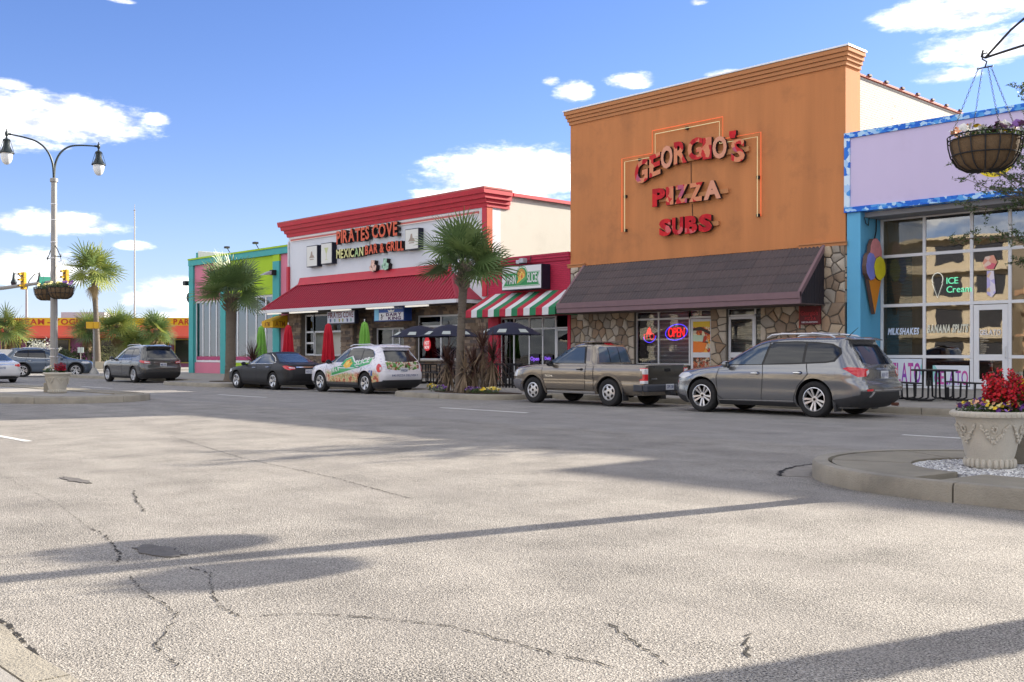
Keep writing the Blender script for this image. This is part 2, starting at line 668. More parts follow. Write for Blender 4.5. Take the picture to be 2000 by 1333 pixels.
def asphalt():
    m = bpy.data.materials.new('asphalt')
    m.use_nodes = True
    t = NT(m.node_tree)
    P = t.new('ShaderNodeNewGeometry').outputs['Position']
    x, y, z = t.sep(P)
    v1 = t.sep(t.voro(P, 105))[0]
    v2 = t.sep(t.voro(P, 190))[1]
    agg = t.math('ADD', t.math('MULTIPLY', v1, .6), t.math('MULTIPLY', v2, .4))
    stone = t.ramp(agg, [(.15, (.20, .187, .168)), (.45, (.31, .288, .257)), (.7, (.40, .374, .333)), (.95, (.52, .49, .445))])
    # pits between the stones, closer together where the surface has ravelled
    pit = t.math('ADD', t.noise(P, 85, 3, .7), t.math('MULTIPLY', t.math('SUBTRACT', t.noise(P, 1.3, 3), .5), .22))
    stone = t.mix(t.smooth(pit, .495, .61), stone, (.035, .033, .031))
    # worn wheel paths along the street, oil-dark lane centres, big soft patches
    big = t.noise(t.comb(t.math('MULTIPLY', x, .10), t.math('MULTIPLY', y, .8), 0.), 1.0, 4, .6)
    blot = t.noise(P, .55, 5, .65)
    c = t.mix(t.math('MULTIPLY', t.smooth(big, .42, .66), .34), stone, (.165, .153, .14))
    c = t.mix(t.math('MULTIPLY', t.smooth(blot, .5, .72), .2), c, (.15, .14, .13))
    c = t.mix(t.math('MULTIPLY', t.smooth(t.noise(P, 2.2, 4, .7), .55, .75), .16), c, (.40, .37, .33))
    # the far carriageway was laid with a finer, greyer mix
    far = t.smooth(t.math('ADD', y, t.math('MULTIPLY', t.noise(P, 1.2, 2), .3)), 13.6, 13.9)
    c = t.mix(t.math('MULTIPLY', far, .30), c, (.25, .245, .245))
    b = t.new('ShaderNodeBsdfPrincipled')
    t.put(b, 'Base Color', c); t.put(b, 'Roughness', .82); t.put(b, 'Specular IOR Level', .3)
    bp = t.new('ShaderNodeBump'); t.put(bp, 'Strength', .9); t.put(bp, 'Distance', .006)
    h = t.math('ADD', t.voro(P, 105, out='Distance'), t.math('MULTIPLY', t.noise(P, 160, 2), .7))
    h = t.math('ADD', h, t.math('MULTIPLY', t.noise(P, 6, 4), 1.2))
    t.t.links.new(h, bp.inputs['Height'])
    t.t.links.new(bp.outputs[0], b.inputs['Normal'])
    o = t.new('ShaderNodeOutputMaterial')
    t.t.links.new(b.outputs[0], o.inputs[0])
    return m


ASPH = asphalt()
CONC = M('kerb concrete', (.30, .275, .225), .85, var=.34, vs=3.2, bump=.2, bs=70, dirt=.65)
CONC2 = M('paving concrete', (.29, .275, .25), .85, var=.18, vs=1.2, bump=.10, bs=110, dirt=.3)
CONCD = M('old concrete', (.26, .235, .185), .9, var=.3, vs=3, bump=.18, bs=80, dirt=.5)
DARK = M('joint dirt', (.03, .028, .025), .95, var=.3, vs=20, bump=0)
SOIL = M('mulch', (.06, .042, .03), .95, var=.4, vs=30, bump=.25, bs=60)
WHITEP = M('road paint', (.62, .62, .60), .7, var=.25, vs=9, bump=.12, bs=70, dirt=.5)

road = MB().quad((-900, -900, 0), (900, -900, 0), (900, 900, 0), (-900, 900, 0)).build('road', ASPH, kind='structure')
mk = MB()
for x0, y0, L, w_ in [(-31.4, 16.32, 3.1, .11), (-19.9, 16.38, 3.1, .11), (-7.9, 16.45, 3.1, .11), (-43.2, 16.3, 3.1, .11), (-19.9, 5.42, 3.3, .11)]:
    mk.box(x0, x0 + L, y0, y0 + w_, .002, .006)
for x0 in (-21.6, -15.55, -32.6, -44.4):
    mk.box(x0, x0 + .1, 20.9, 22.2, .002, .006)
mk.box(-64.2, -63.8, 14.2, 19.5, .002, .006)
mk.build('road_marking', WHITEP, kind='structure')


def ribbon(pts, w0, seed, jit=.013, z=.005, step=.03):
    rg = random.Random(seed); mb = MB()
    P = []
    for (ax, ay), (bx, by) in zip(pts[:-1], pts[1:]):
        n = max(2, int(math.hypot(bx - ax, by - ay) / step))
        for i in range(n):
            P.append((ax + (bx - ax) * i / n, ay + (by - ay) * i / n))
    P.append(pts[-1])
    P = [(p[0] + rg.uniform(-jit, jit), p[1] + rg.uniform(-jit, jit)) for p in P]
    for i in range(len(P) - 1):
        (ax, ay), (bx, by) = P[i], P[i + 1]
        L = math.hypot(bx - ax, by - ay) + 1e-6
        nx, ny = -(by - ay) / L, (bx - ax) / L
        w = w0 * rg.uniform(.25, 1.5) * (1 if rg.random() > .18 else .15)
        w2 = w * rg.uniform(.7, 1.3)
        mb.quad((ax - nx * w, ay - ny * w, z), (bx - nx * w2, by - ny * w2, z), (bx + nx * w2, by + ny * w2, z), (ax + nx * w, ay + ny * w, z))
    return mb


CRK = M('crack shadow', (.022, .021, .02), .95, var=.2, bump=0)
for i, (pts, w_) in enumerate([([(-8.07, 3.1), (-7.6, 3.05), (-7.3, 2.97), (-6.9, 2.86), (-6.55, 2.71)], .006), ([(-6.08, 2.97), (-5.86, 3.0), (-5.35, 2.75), (-5.05, 2.64), (-4.78, 2.61), (-4.6, 2.87), (-4.36, 3.05), (-4.1, 3.18), (-3.88, 3.27), (-3.61, 3.29), (-3.19, 3.31), (-2.9, 3.36)], .0045),
                               ([(-2.79, 4.22), (-2.7, 4.05), (-2.57, 3.9)], .006), ([(-6.1, 2.6), (-5.67, 2.49), (-5.05, 2.4), (-4.75, 2.2), (-4.59, 2.07), (-4.2, 2.0)], .004), ([(-3.4, 3.9), (-3.15, 3.75), (-2.75, 3.55)], .006),
                               ([(-9.9, 4.25), (-9.2, 3.98), (-8.5, 3.75)], .006), ([(-12, 3.7), (-9.3, 3.35), (-8.07, 3.1)], .002), ([(-16, 7.5), (-12, 6.6), (-9.5, 6.3), (-7.6, 5.9)], .006)]):
    ribbon(pts, w_, i).build('road_crack', CRK, kind='structure')
rg = random.Random(4)
for (cx, cy, a, b_) in [(-6.72, 3.07, .30, .11), (-11.15, 4.16, .36, .08)]:
    p = [(cx + (a * rg.uniform(.75, 1.15)) * math.cos(2 * PI * i / 26), cy + b_ * rg.uniform(.7, 1.25) * math.sin(2 * PI * i / 26)) for i in range(26)]
    MB().prism(p, .002, .007, 'z').build('tar_patch', M('tar', (.13, .122, .115), .85, var=.5, vs=14, bump=.3, bs=90), kind='structure')


def kerb_run(pts, parent, h, w_, seg, name='kerb_stone', mat=CONC, zf=None, closed=False):
    """kerb stones along a polyline (inner side on the left of travel), one object each with a narrow joint"""
    P = [Vector((p[0], p[1], 0)) for p in pts]
    fine = []
    for a, b in zip(P[:-1], P[1:]):
        n = max(1, int((b - a).length / .22))
        fine += [a.lerp(b, i / n) for i in range(n)]
    fine.append(P[-1])
    acc = 0; cur = [fine[0]]
    runs = []
    for a, b in zip(fine[:-1], fine[1:]):
        acc += (b - a).length
        cur.append(b)
        if acc >= seg:
            runs.append(cur); cur = [b]; acc = 0
    if len(cur) > 1: runs.append(cur)
    for run in runs:
        mb = MB()
        n = len(run)
        for i, p in enumerate(run):
            d = (run[min(i + 1, n - 1)] - run[max(i - 1, 0)]).normalized()
            nr = Vector((-d.y, d.x, 0))
            if i == 0: p = p + d * .008
            if i == n - 1: p = p - d * .008
            hh = h
            for o, z in ((0.0, -.05), (.005, hh - .03), (.03, hh), (w_, hh), (w_, -.05)):
                q = p + nr * o
                mb.v.append((q.x, q.y, z))
        for i in range(n - 1):
            for k in range(4):
                mb.f.append([i * 5 + k, (i + 1) * 5 + k, (i + 1) * 5 + k + 1, i * 5 + k + 1]); mb.m.append(0)
        mb.f.append([0, 1, 2, 3, 4]); mb.m.append(0)
        mb.f.append([(n - 1) * 5 + k for k in range(5)][::-1]); mb.m.append(0)
        mb.build(name, mat, parent, smooth=True, sharp=40)


def arc(cx, cy, r, a0, a1, n=14, ry=None):
    ry = ry or r
    return [(cx + r * math.cos(R(a0 + (a1 - a0) * i / n)), cy + ry * math.sin(R(a0 + (a1 - a0) * i / n))) for i in range(n + 1)]


# the far sidewalk: bed, slabs, kerb with two planted bulb-outs
def bulb(x0, x1, y0, rl, rr):
    return arc(x0 + rl, y0 + rl, rl, 180, 270, 8), arc(x1 - rr, y0 + rr, rr, 270, 360, 8)


b1l, b1r = bulb(-44.2, -37.6, 19.75, 1.7, 1.7)
b2l, b2r = bulb(-27.2, -21.7, 19.75, 1.5, 1.6)
KY = 22.3
kline = [(-64.5, 27.5), (-64.4, 24.6)] + arc(-62.1, 24.6, 2.3, 180, 270, 8) + [(-44.2, KY)] + b1l + b1r + [(-37.6, KY), (-27.2, KY)] + b2l + b2r + [(-21.7, KY), (12, KY)]
sidewalk = MB().prism([(p[0], p[1] + .05) for p in kline[2:]] + [(12, 60), (-64.3, 60)], -.05, .10, 'z').build('sidewalk', DARK, kind='structure')
kerb_run(kline, sidewalk, .15, .16, 3.0)
nsl = 0
sl = MB()
xs = -63.9
while xs < -3:
    ys = KY + .17
    dxs = 1.52
    for j in range(6):
        dys = 1.55 if j < 5 else 1.6
        x0, x1, y0, y1 = xs + .007, xs + dxs - .007, ys + .007, ys + dys - .007
        q = [(x0, y0), (x1, y0), (x1, y1), (x0, y1)]
        mb = MB().add([(a, b_, .08) for a, b_ in q] + [(a, b_, fz(a, b_)) for a, b_ in q], [(4, 5, 6, 7), (0, 1, 5, 4), (1, 2, 6, 5), (2, 3, 7, 6), (3, 0, 4, 7)])
        if nsl < 292 and xs > -57:
            mb.build('paving_slab', CONC2, sidewalk); nsl += 1
        else:
            o = len(sl.v); sl.v += mb.v; sl.f += [[o + i for i in f] for f in mb.f]; sl.m += mb.m
        ys += dys
    xs += dxs
sl.build('paving_slabs', CONC2, sidewalk, kind='stuff')
for bl, br, x0, x1 in ((b1l, b1r, -44.2, -37.6), (b2l, b2r, -27.2, -21.7)):
    poly = [(p[0] + (.17 if p[0] < (x0 + x1) / 2 else -.17) * (1 if i < 9 or i > 8 else 0), p[1] + .165) for i, p in enumerate(bl + br)] + [(x1 - .17, KY + .16), (x0 + .17, KY + .16)]
    MB().prism(poly, .0, .146, 'z').build('bulb_paving', CONC2, sidewalk)
MB().prism([(-26.0 + 1.9 * math.cos(a) * (1 + .1 * math.sin(3 * a)) + 2.0, 21.15 + .72 * math.sin(a)) for a in [i * PI / 12 for i in range(24)]], .13, .165, 'z').build('planting_bed', SOIL, sidewalk)
MB().prism([(-41.2 + 1.0 * math.cos(a), 21.9 + .7 * math.sin(a)) for a in [i * PI / 12 for i in range(24)]], .13, .165, 'z').build('planting_bed', SOIL, sidewalk)
# gutter pan along the far kerb
MB().prism([(-62, KY - .02), (-44.6, KY - .02), (-44.6, KY - .42), (-62, KY - .42)], .001, .005, 'z').build('gutter', CONCD, kind='structure')
MB().prism([(-21.3, KY - .02), (12, KY - .02), (12, KY - .42), (-21.3, KY - .42)], .001, .005, 'z').build('gutter', CONCD, kind='structure')

# near side of the street (under and behind the camera)
near_walk = MB().box(-70, 30, -8, 1.28, -.05, .15).build('near_sidewalk', CONC2, kind='structure')
kerb_run([(30, 1.47), (-70, 1.47)], near_walk, .15, .18, 3.0)
MB().prism([(-70, 1.65), (-5.4, 1.67), (-4.75, 1.59), (-4.35, 1.51), (-4.2, 1.485), (-4.2, 1.475), (-70, 1.475)], .001, .006, 'z').build('gutter', CONC, kind='structure')
ribbon([(-12, 1.67), (-5.4, 1.69), (-4.75, 1.61), (-4.3, 1.525)], .010, 77, .008, .006).build('road_crack', CRK, kind='structure')


# medians
GRAVEL = M_cells('white pebbles', [(0, (.30, .30, .31)), (.35, (.55, .55, .55)), (.6, (.72, .72, .70)), (.85, (.45, .44, .42))], 40, .8)


def island(cx, sign, x_end, cy, r, gravel, name):
    a0 = 90 if sign < 0 else -90
    nose = arc(cx, cy, r * 1.08, a0, a0 + 180, 22, r)
    loop = [(x_end, nose[0][1])] + nose + [(x_end, nose[-1][1])]
    isl = MB().prism([(cx + (p[0] - cx) * .96, cy + (p[1] - cy) * .96) for p in loop], -.05, .09, 'z').build(name, DARK, kind='structure')
    kerb_run(loop if sign > 0 else loop, isl, .18, .17, 2.35)
    inner = [(cx + (p[0] - cx) * (1 - .19 / r) if abs(p[0] - x_end) > .01 else p[0], cy + (p[1] - cy) * (1 - .19 / r)) for p in loop]
    gl = [(cx - sign * -.0 + (p[0] - cx) * (1 - .98 / r) if abs(p[0] - x_end) > .01 else p[0], cy + (p[1] - cy) * (1 - .98 / r)) for p in loop]
    # paving ring of slabs with tooled joints
    n = len(inner)
    rg = random.Random(3)
    i = 0
    while i < n - 1:
        k = 7 if 0 < i < n - 2 else 1
        j = min(i + k, n - 1) if i > 0 else 1
        if i == 0 or j == n - 1 and i == n - 2:
            # straight part: several slabs
            A, B = inner[i], inner[j]; C_, D_ = gl[i], gl[j]
            L = abs(B[0] - A[0]); m = max(1, int(L / 1.9))
            for s_ in range(m):
                t0, t1 = s_ / m + .006 / L, (s_ + 1) / m - .006 / L
                q = [(A[0] + (B[0] - A[0]) * t0, A[1]), (A[0] + (B[0] - A[0]) * t1, A[1]), (C_[0] + (D_[0] - C_[0]) * t1, C_[1]), (C_[0] + (D_[0] - C_[0]) * t0, C_[1])]
                if abs(q[0][0] - cx) < 22:
                    MB().prism(q, .05, .172, 'z').build('paving_slab', CONCD, isl)
        else:
            q = inner[i:j + 1] + gl[i:j + 1][::-1]
            c0 = (sum(p[0] for p in q) / len(q), sum(p[1] for p in q) / len(q))
            q = [(c0[0] + (p[0] - c0[0]) * .975, c0[1] + (p[1] - c0[1]) * .975) for p in q]
            MB().prism(q, .05, .172, 'z').build('paving_slab', CONCD, isl)
        i = j
    MB().prism(gl, .05, .150, 'z').build('gravel_bed', GRAVEL if gravel else CONC2, isl)
    if gravel:
        rg = random.Random(8); mb = MB()
        base = [(math.sin(PI * a / 3) * math.cos(2 * PI * b_ / 5), math.sin(PI * a / 3) * math.sin(2 * PI * b_ / 5), math.cos(PI * a / 3)) for a in (1, 2) for b_ in range(5)] + [(0, 0, 1)]
        for _ in range(5200):
            px_ = cx + rg.uniform(-1.0, 4.2); py_ = cy + rg.uniform(-1.0, 1.0)
            if px_ < cx and (px_ - cx) ** 2 / 1.16 + (py_ - cy) ** 2 > (r - 1.0) ** 2: continue
            if abs(py_ - cy) > r - 1.0: continue
            s_ = rg.uniform(.010, .021); a = rg.uniform(0, 6.28)
            vs = [(px_ + s_ * (v[0] * math.cos(a) - v[1] * math.sin(a)) * 1.3, py_ + s_ * (v[0] * math.sin(a) + v[1] * math.cos(a)), .152 + s_ * .7 * v[2]) for v in base]
            mb.add(vs, [(b_, (b_ + 1) % 5, 5 + (b_ + 1) % 5, 5 + b_) for b_ in range(5)] + [(b_, (b_ + 1) % 5, 10) for b_ in range(5)])
        mb.build('pebbles', GRAVEL, isl, fix=False, kind='stuff')
    return isl


islandR = island(-4.2, -1, 26, 11.15, 1.86, True, 'median_island')
islandL = island(-30.5, 1, -75, 11.3, 2.1, False, 'median_island')
# old asphalt collar round the nose of the near median
p = arc(-4.2, 11.15, 2.36, 128, 214, 14, 2.16)
ribbon(p, .03, 31, .02, .005).build('road_crack', CRK, kind='structure')
MB().prism(arc(-4.2, 11.15, 2.03, 128, 214, 14, 1.88) + arc(-4.2, 11.15, 2.35, 214, 128, 14, 2.15), .001, .004, 'z').build('asphalt_collar', M('old tar', (.26, .24, .21), .9, var=.45, vs=7, bump=.35, bs=70), kind='structure')

# land beyond the cross street
far_walk = MB().prism([(-79, 27), (-79, 60), (-300, 300), (-300, 27)], -.05, .15, 'z').build('far_pavement', CONC2, kind='structure')

# ---------------------------------------------------------------- buildings
FY = 30.3
GLASS = M_glass(refl=1.6)
ALU = M('aluminium frame', (.62, .62, .62), .45, .3, var=.08, bump=0)
WFRAME = M('white frame', (.70, .71, .73), .5, var=.06, bump=0)
BLACK = M('black paint', (.018, .018, .02), .45, var=.2, bump=0)
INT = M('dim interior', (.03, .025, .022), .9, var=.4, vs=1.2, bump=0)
INTW = M('interior wall', (.34, .28, .2), .9, var=.5, vs=.8, bump=0)


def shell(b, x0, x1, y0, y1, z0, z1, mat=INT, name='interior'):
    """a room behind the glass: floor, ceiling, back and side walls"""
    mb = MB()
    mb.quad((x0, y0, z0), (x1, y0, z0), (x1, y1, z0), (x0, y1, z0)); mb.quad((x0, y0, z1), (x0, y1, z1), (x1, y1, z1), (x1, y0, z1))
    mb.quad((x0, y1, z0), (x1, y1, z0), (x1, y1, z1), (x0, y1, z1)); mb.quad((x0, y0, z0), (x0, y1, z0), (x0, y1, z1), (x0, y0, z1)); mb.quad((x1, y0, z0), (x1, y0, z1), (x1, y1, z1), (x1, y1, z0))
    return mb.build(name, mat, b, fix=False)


def glazing(b, xs, zs, y, bar, frame, glass=GLASS, dep=.06, skip=(), name='window', g0=None):
    """each light of a shop front: a window (its frame) with its pane"""
    for i in range(len(xs) - 1):
        for j in range(len(zs) - 1):
            if (i, j) in skip: continue
            x0, x1, z0, z1 = xs[i], xs[i + 1], zs[j], zs[j + 1]
            h = bar / 2 - .002
            mb = MB()
            zt = z1 + h if j == len(zs) - 2 or (i, j + 1) in skip else z1 - h - .004
            mb.box(x0 - h, x0 + h, y, y + dep, z0 - h, zt) if i == 0 or (i - 1, j) in skip else None
            mb.box(x1 - h, x1 + h, y, y + dep, z0 - h, zt)
            mb.box(x0 + h, x1 - h, y + .003, y + dep - .003, z0 - h, z0 + h)
            if j == len(zs) - 2 or (i, j + 1) in skip:
                mb.box(x0 + h, x1 - h, y + .003, y + dep - .003, z1 - h, z1 + h)
            f = mb.build(name, frame, b)
            MB().box(x0 + h, x1 - h, y + dep * .45, y + dep * .45 + .012, z0 + h, z1 - h).build('pane', glass if i or g0 is None else g0, f)


def door(b, x0, x1, z0, z1, y, frame, stile=.1, mid=None, pane=GLASS, name='door', handle=True, pane2=None):
    mb = MB()
    mb.box(x0, x0 + stile, y, y + .05, z0, z1); mb.box(x1 - stile, x1, y, y + .05, z0, z1)
    mb.box(x0 + stile, x1 - stile, y + .002, y + .048, z1 - stile, z1); mb.box(x0 + stile, x1 - stile, y + .002, y + .048, z0, z0 + stile * 1.8)
    if mid: mb.box(x0 + stile, x1 - stile, y + .002, y + .048, mid - .09, mid + .09)
    d = mb.build(name, frame, b)
    if mid:
        MB().box(x0 + stile, x1 - stile, y + .02, y + .03, mid + .09, z1 - stile).build('pane', pane, d)
        MB().box(x0 + stile, x1 - stile, y + .02, y + .03, z0 + stile * 1.8, mid - .09).build('pane', pane2 or pane, d)
    else:
        MB().box(x0 + stile, x1 - stile, y + .02, y + .03, z0 + stile * 1.8, z1 - stile).build('pane', pane, d)
    if handle:
        zc = z0 + 1.1
        MB().tube([(x1 - .05, y, zc - .17), (x1 - .05, y - .06, zc - .15), (x1 - .05, y - .06, zc + .15), (x1 - .05, y, zc + .17)], .014, 6).build('handle', ALU, d, smooth=True)
    return d


# ---- 1. the tan stucco pizza restaurant
gb = thing('restaurant_building', 'tall orange tan stucco restaurant with stone base and brown tiled canopy', 'building', (-22.4, FY, 0))
STUC = M('tan stucco', (.54, .215, .080), .85, var=.24, vs=1.0, bump=.14, bs=30, stretch=(1.8, 1.8, .16), dirt=.32)
STUC2 = M('tan stucco trim', (.50, .22, .092), .8, var=.12, vs=1.2, bump=.10, bs=30)
MORT = M('stone mortar', (.14, .125, .105), .95, var=.3, vs=8, bump=.2)
STONES = [M('field stone %s' % n, c, .85, var=.25, vs=5, bump=.2, bs=25, dirt=.25) for n, c in
          (('grey', (.34, .30, .25)), ('buff', (.44, .35, .25)), ('brown', (.28, .21, .15)), ('pale', (.52, .45, .36)), ('rust', (.36, .25, .165)))]

fw = MB().box(-28.45, -16.4, FY, FY + .95, 4.88, 11.02).build('facade_wall', STUC, gb)
WBR = M_brick('white painted brick', (.46, .445, .42), (.38, .365, .34), (.22, .205, .185), 'x', .22, .078, .014, chip=.40)
MB().box(-28.3, -16.47, FY + .95, 46, .1, 10.45).build('side_wall', WBR, gb)
cop = MB().box(-28.35, -16.40, FY + .96, 46.1, 10.455, 10.52)
cop.build('roof_coping', M('rusty red coping', (.30, .06, .04), .7, var=.3), gb)
br = MB()
for i in range(12):
    y = FY + 1.5 + i * 1.18
    br.box(-16.44, -16.36, y, y + .2, 10.53, 10.60)
br.build('coping_clips', M('dark clip', (.07, .05, .05), .7), gb, kind='stuff')
for i, (z0, z1, pr) in enumerate([(10.60, 10.73, .05), (10.735, 10.86, .10), (10.865, 10.99, .15), (10.995, 11.14, .20)]):
    MB().box(-28.45 - pr, -16.4 + pr, FY - pr, FY + .95 + pr * .0, z0, z1).build('cornice', STUC2, gb, bevel=.012)
MB().box(-28.68, -16.17, FY - .235, FY + .97, 11.145, 11.20).build('cap_flashing', M('white metal', (.74, .75, .77), .4, .2, var=.05, bump=0), gb)
for x0, x1 in ((-28.56, -27.62), (-18.05, -16.34)):
    MB().box(x0, x1, FY - .06, FY - .002, 4.83, 4.93).box(x0, x1, FY - .10, FY - .003, 4.935, 4.98).build('ledge', STUC2, gb)
# stone piers: every stone is its own piece
piers = [(-28.4, -25.12, .1, 4.86, FY), (-21.6, -20.95, .1, 3.3, FY + .02), (-19.52, -16.42, .1, 4.86, FY), (-25.12, -22.66, .1, .95, FY + .03)]
bk = MB()
for x0, x1, z0, z1, y in piers:
    bk.box(x0, x1, y, y + .25, z0, z1)
bk.box(-25.12, -19.52, FY + .28, FY + .5, 2.98, 4.86)
bk.build('pier_core', MORT, gb)
sts = []
rg = random.Random(11)
for k, (x0, x1, z0, z1, y) in enumerate(piers):
    if k in (0, 2):
        # only the strips outside the canopy are seen above it
        edge = (x0, -27.45) if k == 0 else (-17.35, x1)
        for poly in rubble(edge[0], edge[1], 3.0, z1, .30, 20 + k): sts.append((poly, y))
        for poly in rubble(x0, x1, .12, 3.0, .335, 30 + k): sts.append((poly, y))
    else:
        for poly in rubble(x0, x1, z0, z1, .31, 40 + k): sts.append((poly, y))
rest = MB()
for n, (poly, y) in enumerate(sts):
    mb = stone_mesh(poly, y, .06, rg)
    if n < 285 or True:
        mb.build('stone', rg.choice(STONES), gb, smooth=True, sharp=38, fix=False)
# side stones of the left pier return and right end
for n, poly in enumerate(rubble(FY + .02, FY + .93, 3.0, 4.86, .3, 71)):
    stone_mesh(poly, -16.42, .05, rg, 'x').build('stone', rg.choice(STONES), gb, smooth=True, sharp=38, fix=False)
# canopy: panels of pressed roof tile in five courses
TILE = [M('brown roof tile %s' % n, c, .62, var=.22, vs=6, bump=.12, bs=60, dirt=.25) for n, c in (('a', (.080, .061, .063)), ('b', (.088, .066, .067)), ('c', (.074, .058, .061)))]
PURP = M('plum fascia', (.195, .122, .135), .6, var=.16, vs=3, bump=.05, dirt=.15)
xa, xb = -27.66, -17.14
ytop, ztop, yb, zb = FY - .02, 4.84, FY - 1.48, 3.30
NC, NP = 5, 9
dirn = Vector((0, yb - ytop, zb - ztop)); SL = dirn.length; dirn.normalize()
nrm = Vector((0, dirn.z, -dirn.y))
if nrm.z < 0: nrm = -nrm
tile_me = None
for c_ in range(NC):
    for k in range(NP):
        x0 = xa + (xb - xa) * k / NP; x1 = xa + (xb - xa) * (k + 1) / NP
        if tile_me is None:
            mb = MB()
            nx_ = 40; W = (xb - xa) / NP - .004
            cl = SL / NC
            for j, (t, lift) in enumerate(((0, .0), (.96, .022), (1.0, .004), (1.0, -.02))):
                for i in range(nx_ + 1):
                    xx = W * i / nx_
                    wv = .030 * abs(math.sin(PI * 8 * i / nx_)) ** 1.6
                    d_ = lift + wv * (1 if j < 3 else 0)
                    p_ = dirn * (cl * (t + .03 * (t > .5))) + nrm * d_
                    mb.v.append((xx, p_.y, p_.z))
            for j in range(3):
                for i in range(nx_):
                    mb.f.append([j * (nx_ + 1) + i, (j + 1) * (nx_ + 1) + i, (j + 1) * (nx_ + 1) + i + 1, j * (nx_ + 1) + i + 1]); mb.m.append(0)
            o = mb.build('roof_tile', TILE[0], gb, smooth=True, sharp=50)
            tile_me = [o.data]
            for m_ in TILE[1:]:
                d2 = o.data.copy(); d2.materials.clear(); d2.materials.append(m_); tile_me.append(d2)
        else:
            o = bpy.data.objects.new('roof_tile', tile_me[(c_ * 5 + k * 7 + (k * c_) % 3) % 3]); COL.objects.link(o); adopt(o, gb)
        p_ = Vector((x0 + .006, ytop, ztop)) + dirn * (SL * c_ / NC) + nrm * .02
        o.location = p_
MB().prism([(ytop, ztop - .03), (yb, zb - .02), (yb + .03, zb - .05), (ytop, zb - .05)], xa + .02, xb - .02, 'x').build('canopy_deck', BLACK, gb)
MB().box(xa - .05, xb + .05, yb - .10, yb - .02, 2.94, 3.11).build('fascia_board', PURP, gb)
MB().box(xa - .05, xb + .05, yb - .13, yb - .02, 3.115, 3.32).build('fascia_board', PURP, gb)
MB().box(xa - .05, xb + .05, yb - .02, FY + .2, 2.93, 2.965).build('soffit', M('soffit', (.10, .075, .07), .8), gb)
for x in (xa, xb):
    MB().prism([(yb - .09, 3.32), (ytop, ztop + .10), (ytop, ztop - .10), (yb - .09, 3.13)], x - .05, x + .05, 'x').build('rake_board', PURP, gb)
    for i in range(9):
        y0 = yb + .02 + i * (FY - yb - .03) / 9; y1 = y0 + (FY - yb - .03) / 9 - .012
        zt0 = zb + (y0 - yb) / (ytop - yb) * (ztop - zb) - .1; zt1 = zb + (y1 - yb) / (ytop - yb) * (ztop - zb) - .1
        MB().prism([(y0, 2.96), (y1, 2.96), (y1, zt1), (y0, zt0)], x - .02, x + .02, 'x').build('gable_board', M('dark gable board', (.028, .024, .03), .7, var=.2, vs=8), gb)
# shop front
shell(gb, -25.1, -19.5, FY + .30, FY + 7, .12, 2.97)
DG = M_glass('dim shop glass', (.85, .88, .88), 1.36)
glazing(gb, [-25.1, -24.05, -22.62], [.97, 2.66, 2.95], FY + .12, .07, ALU, DG)
glazing(gb, [-22.62, -21.6], [2.68, 2.95], FY + .12, .07, ALU, DG)
POST = M_cells('pizza poster', [(0, (.55, .06, .03)), (.16, (.80, .22, .03)), (.36, (.85, .45, .08)), (.52, (.80, .68, .42)), (.66, (.45, .07, .03)), (.82, (.12, .07, .04)), (.92, (.62, .55, .40))], 7, .35, detail=.25)
POST2 = M_cells('salad poster', [(0, (.10, .05, .03)), (.25, (.45, .10, .05)), (.45, (.62, .50, .35)), (.62, (.08, .05, .04)), (.8, (.55, .20, .08)), (.92, (.5, .45, .35))], 16, .35, detail=.2)
d1 = door(gb, -22.56, -21.62, .2, 2.62, FY + .12, WFRAME, .09, 1.32, POST, handle=True, pane2=POST2)
MB().box(-22.47, -21.72, FY + .131, FY + .136, 2.33, 2.53).build('poster_band', M('poster yellow', (.82, .55, .03), .4), d1)
MB().prism([(-22.47, 1.42), (-22.0, 1.42), (-21.85, 1.75), (-22.47, 1.8)], FY + .131, FY + .136, 'y').build('poster_patch', M('poster orange', (.85, .22, .03), .4), d1)
MB().prism([(-22.47, 1.82), (-22.05, 1.80), (-22.0, 2.02), (-22.47, 2.05)], FY + .131, FY + .136, 'y').build('poster_patch', M('poster pale green', (.55, .66, .5), .4), d1)
MB().prism([(-22.47, 2.28), (-22.15, 2.34), (-21.72, 2.16), (-21.72, 2.05), (-22.1, 2.2), (-22.47, 2.2)], FY + .131, FY + .136, 'y').build('poster_patch', M('poster brown', (.05, .03, .02), .4), d1)
door(gb, -20.93, -19.86, .2, 2.66, FY + .12, WFRAME, .09, 1.32, DG)
glazing(gb, [-20.95, -19.84, -19.52], [2.7, 2.95], FY + .12, .06, ALU, DG)
glazing(gb, [-19.84, -19.52], [.2, 2.7], FY + .12, .05, ALU, DG)
MB().text('211', -22.28, 2.74, .17, FY + .108, 0, .008).build('house_number', M('cream number', (.72, .68, .5), .5), gb)
t = thing('hanging_sign', 'small dark red restaurant sign on the stone pier beside the second glass door', 'sign', (-17.6, FY - .12, 2.3))
MB().box(-17.95, -17.2, FY - .17, FY - .10, 2.32, 2.92).build('sign_board', M('dark red sign', (.12, .012, .016), .5), t)
MB().text("Georgio's", -17.90, 2.62, .15, FY - .178, 0, .006, width=.62, bold=.008).build('lettering', M('red letters', (.42, .03, .04), .5), t)
MB().text('PIZZA', -17.75, 2.46, .1, FY - .178, 0, .006, bold=.008).build('lettering', M('red letters', (.42, .03, .04), .5), t)
MB().text('SUBS SALADS PASTA', -17.87, 2.37, .05, FY - .178, 0, .006, width=.58).build('lettering', M('pale letters', (.7, .65, .68), .5), t)
for x in (-17.8, -17.4):
    MB().tube([(x, FY - .13, 2.92), (x, FY - .13, 3.0)], .02, 6).build('hook', ALU, t)
sc_ = MB().box(-17.97, -17.951, FY - .175, FY - .095, 2.2, 2.95)
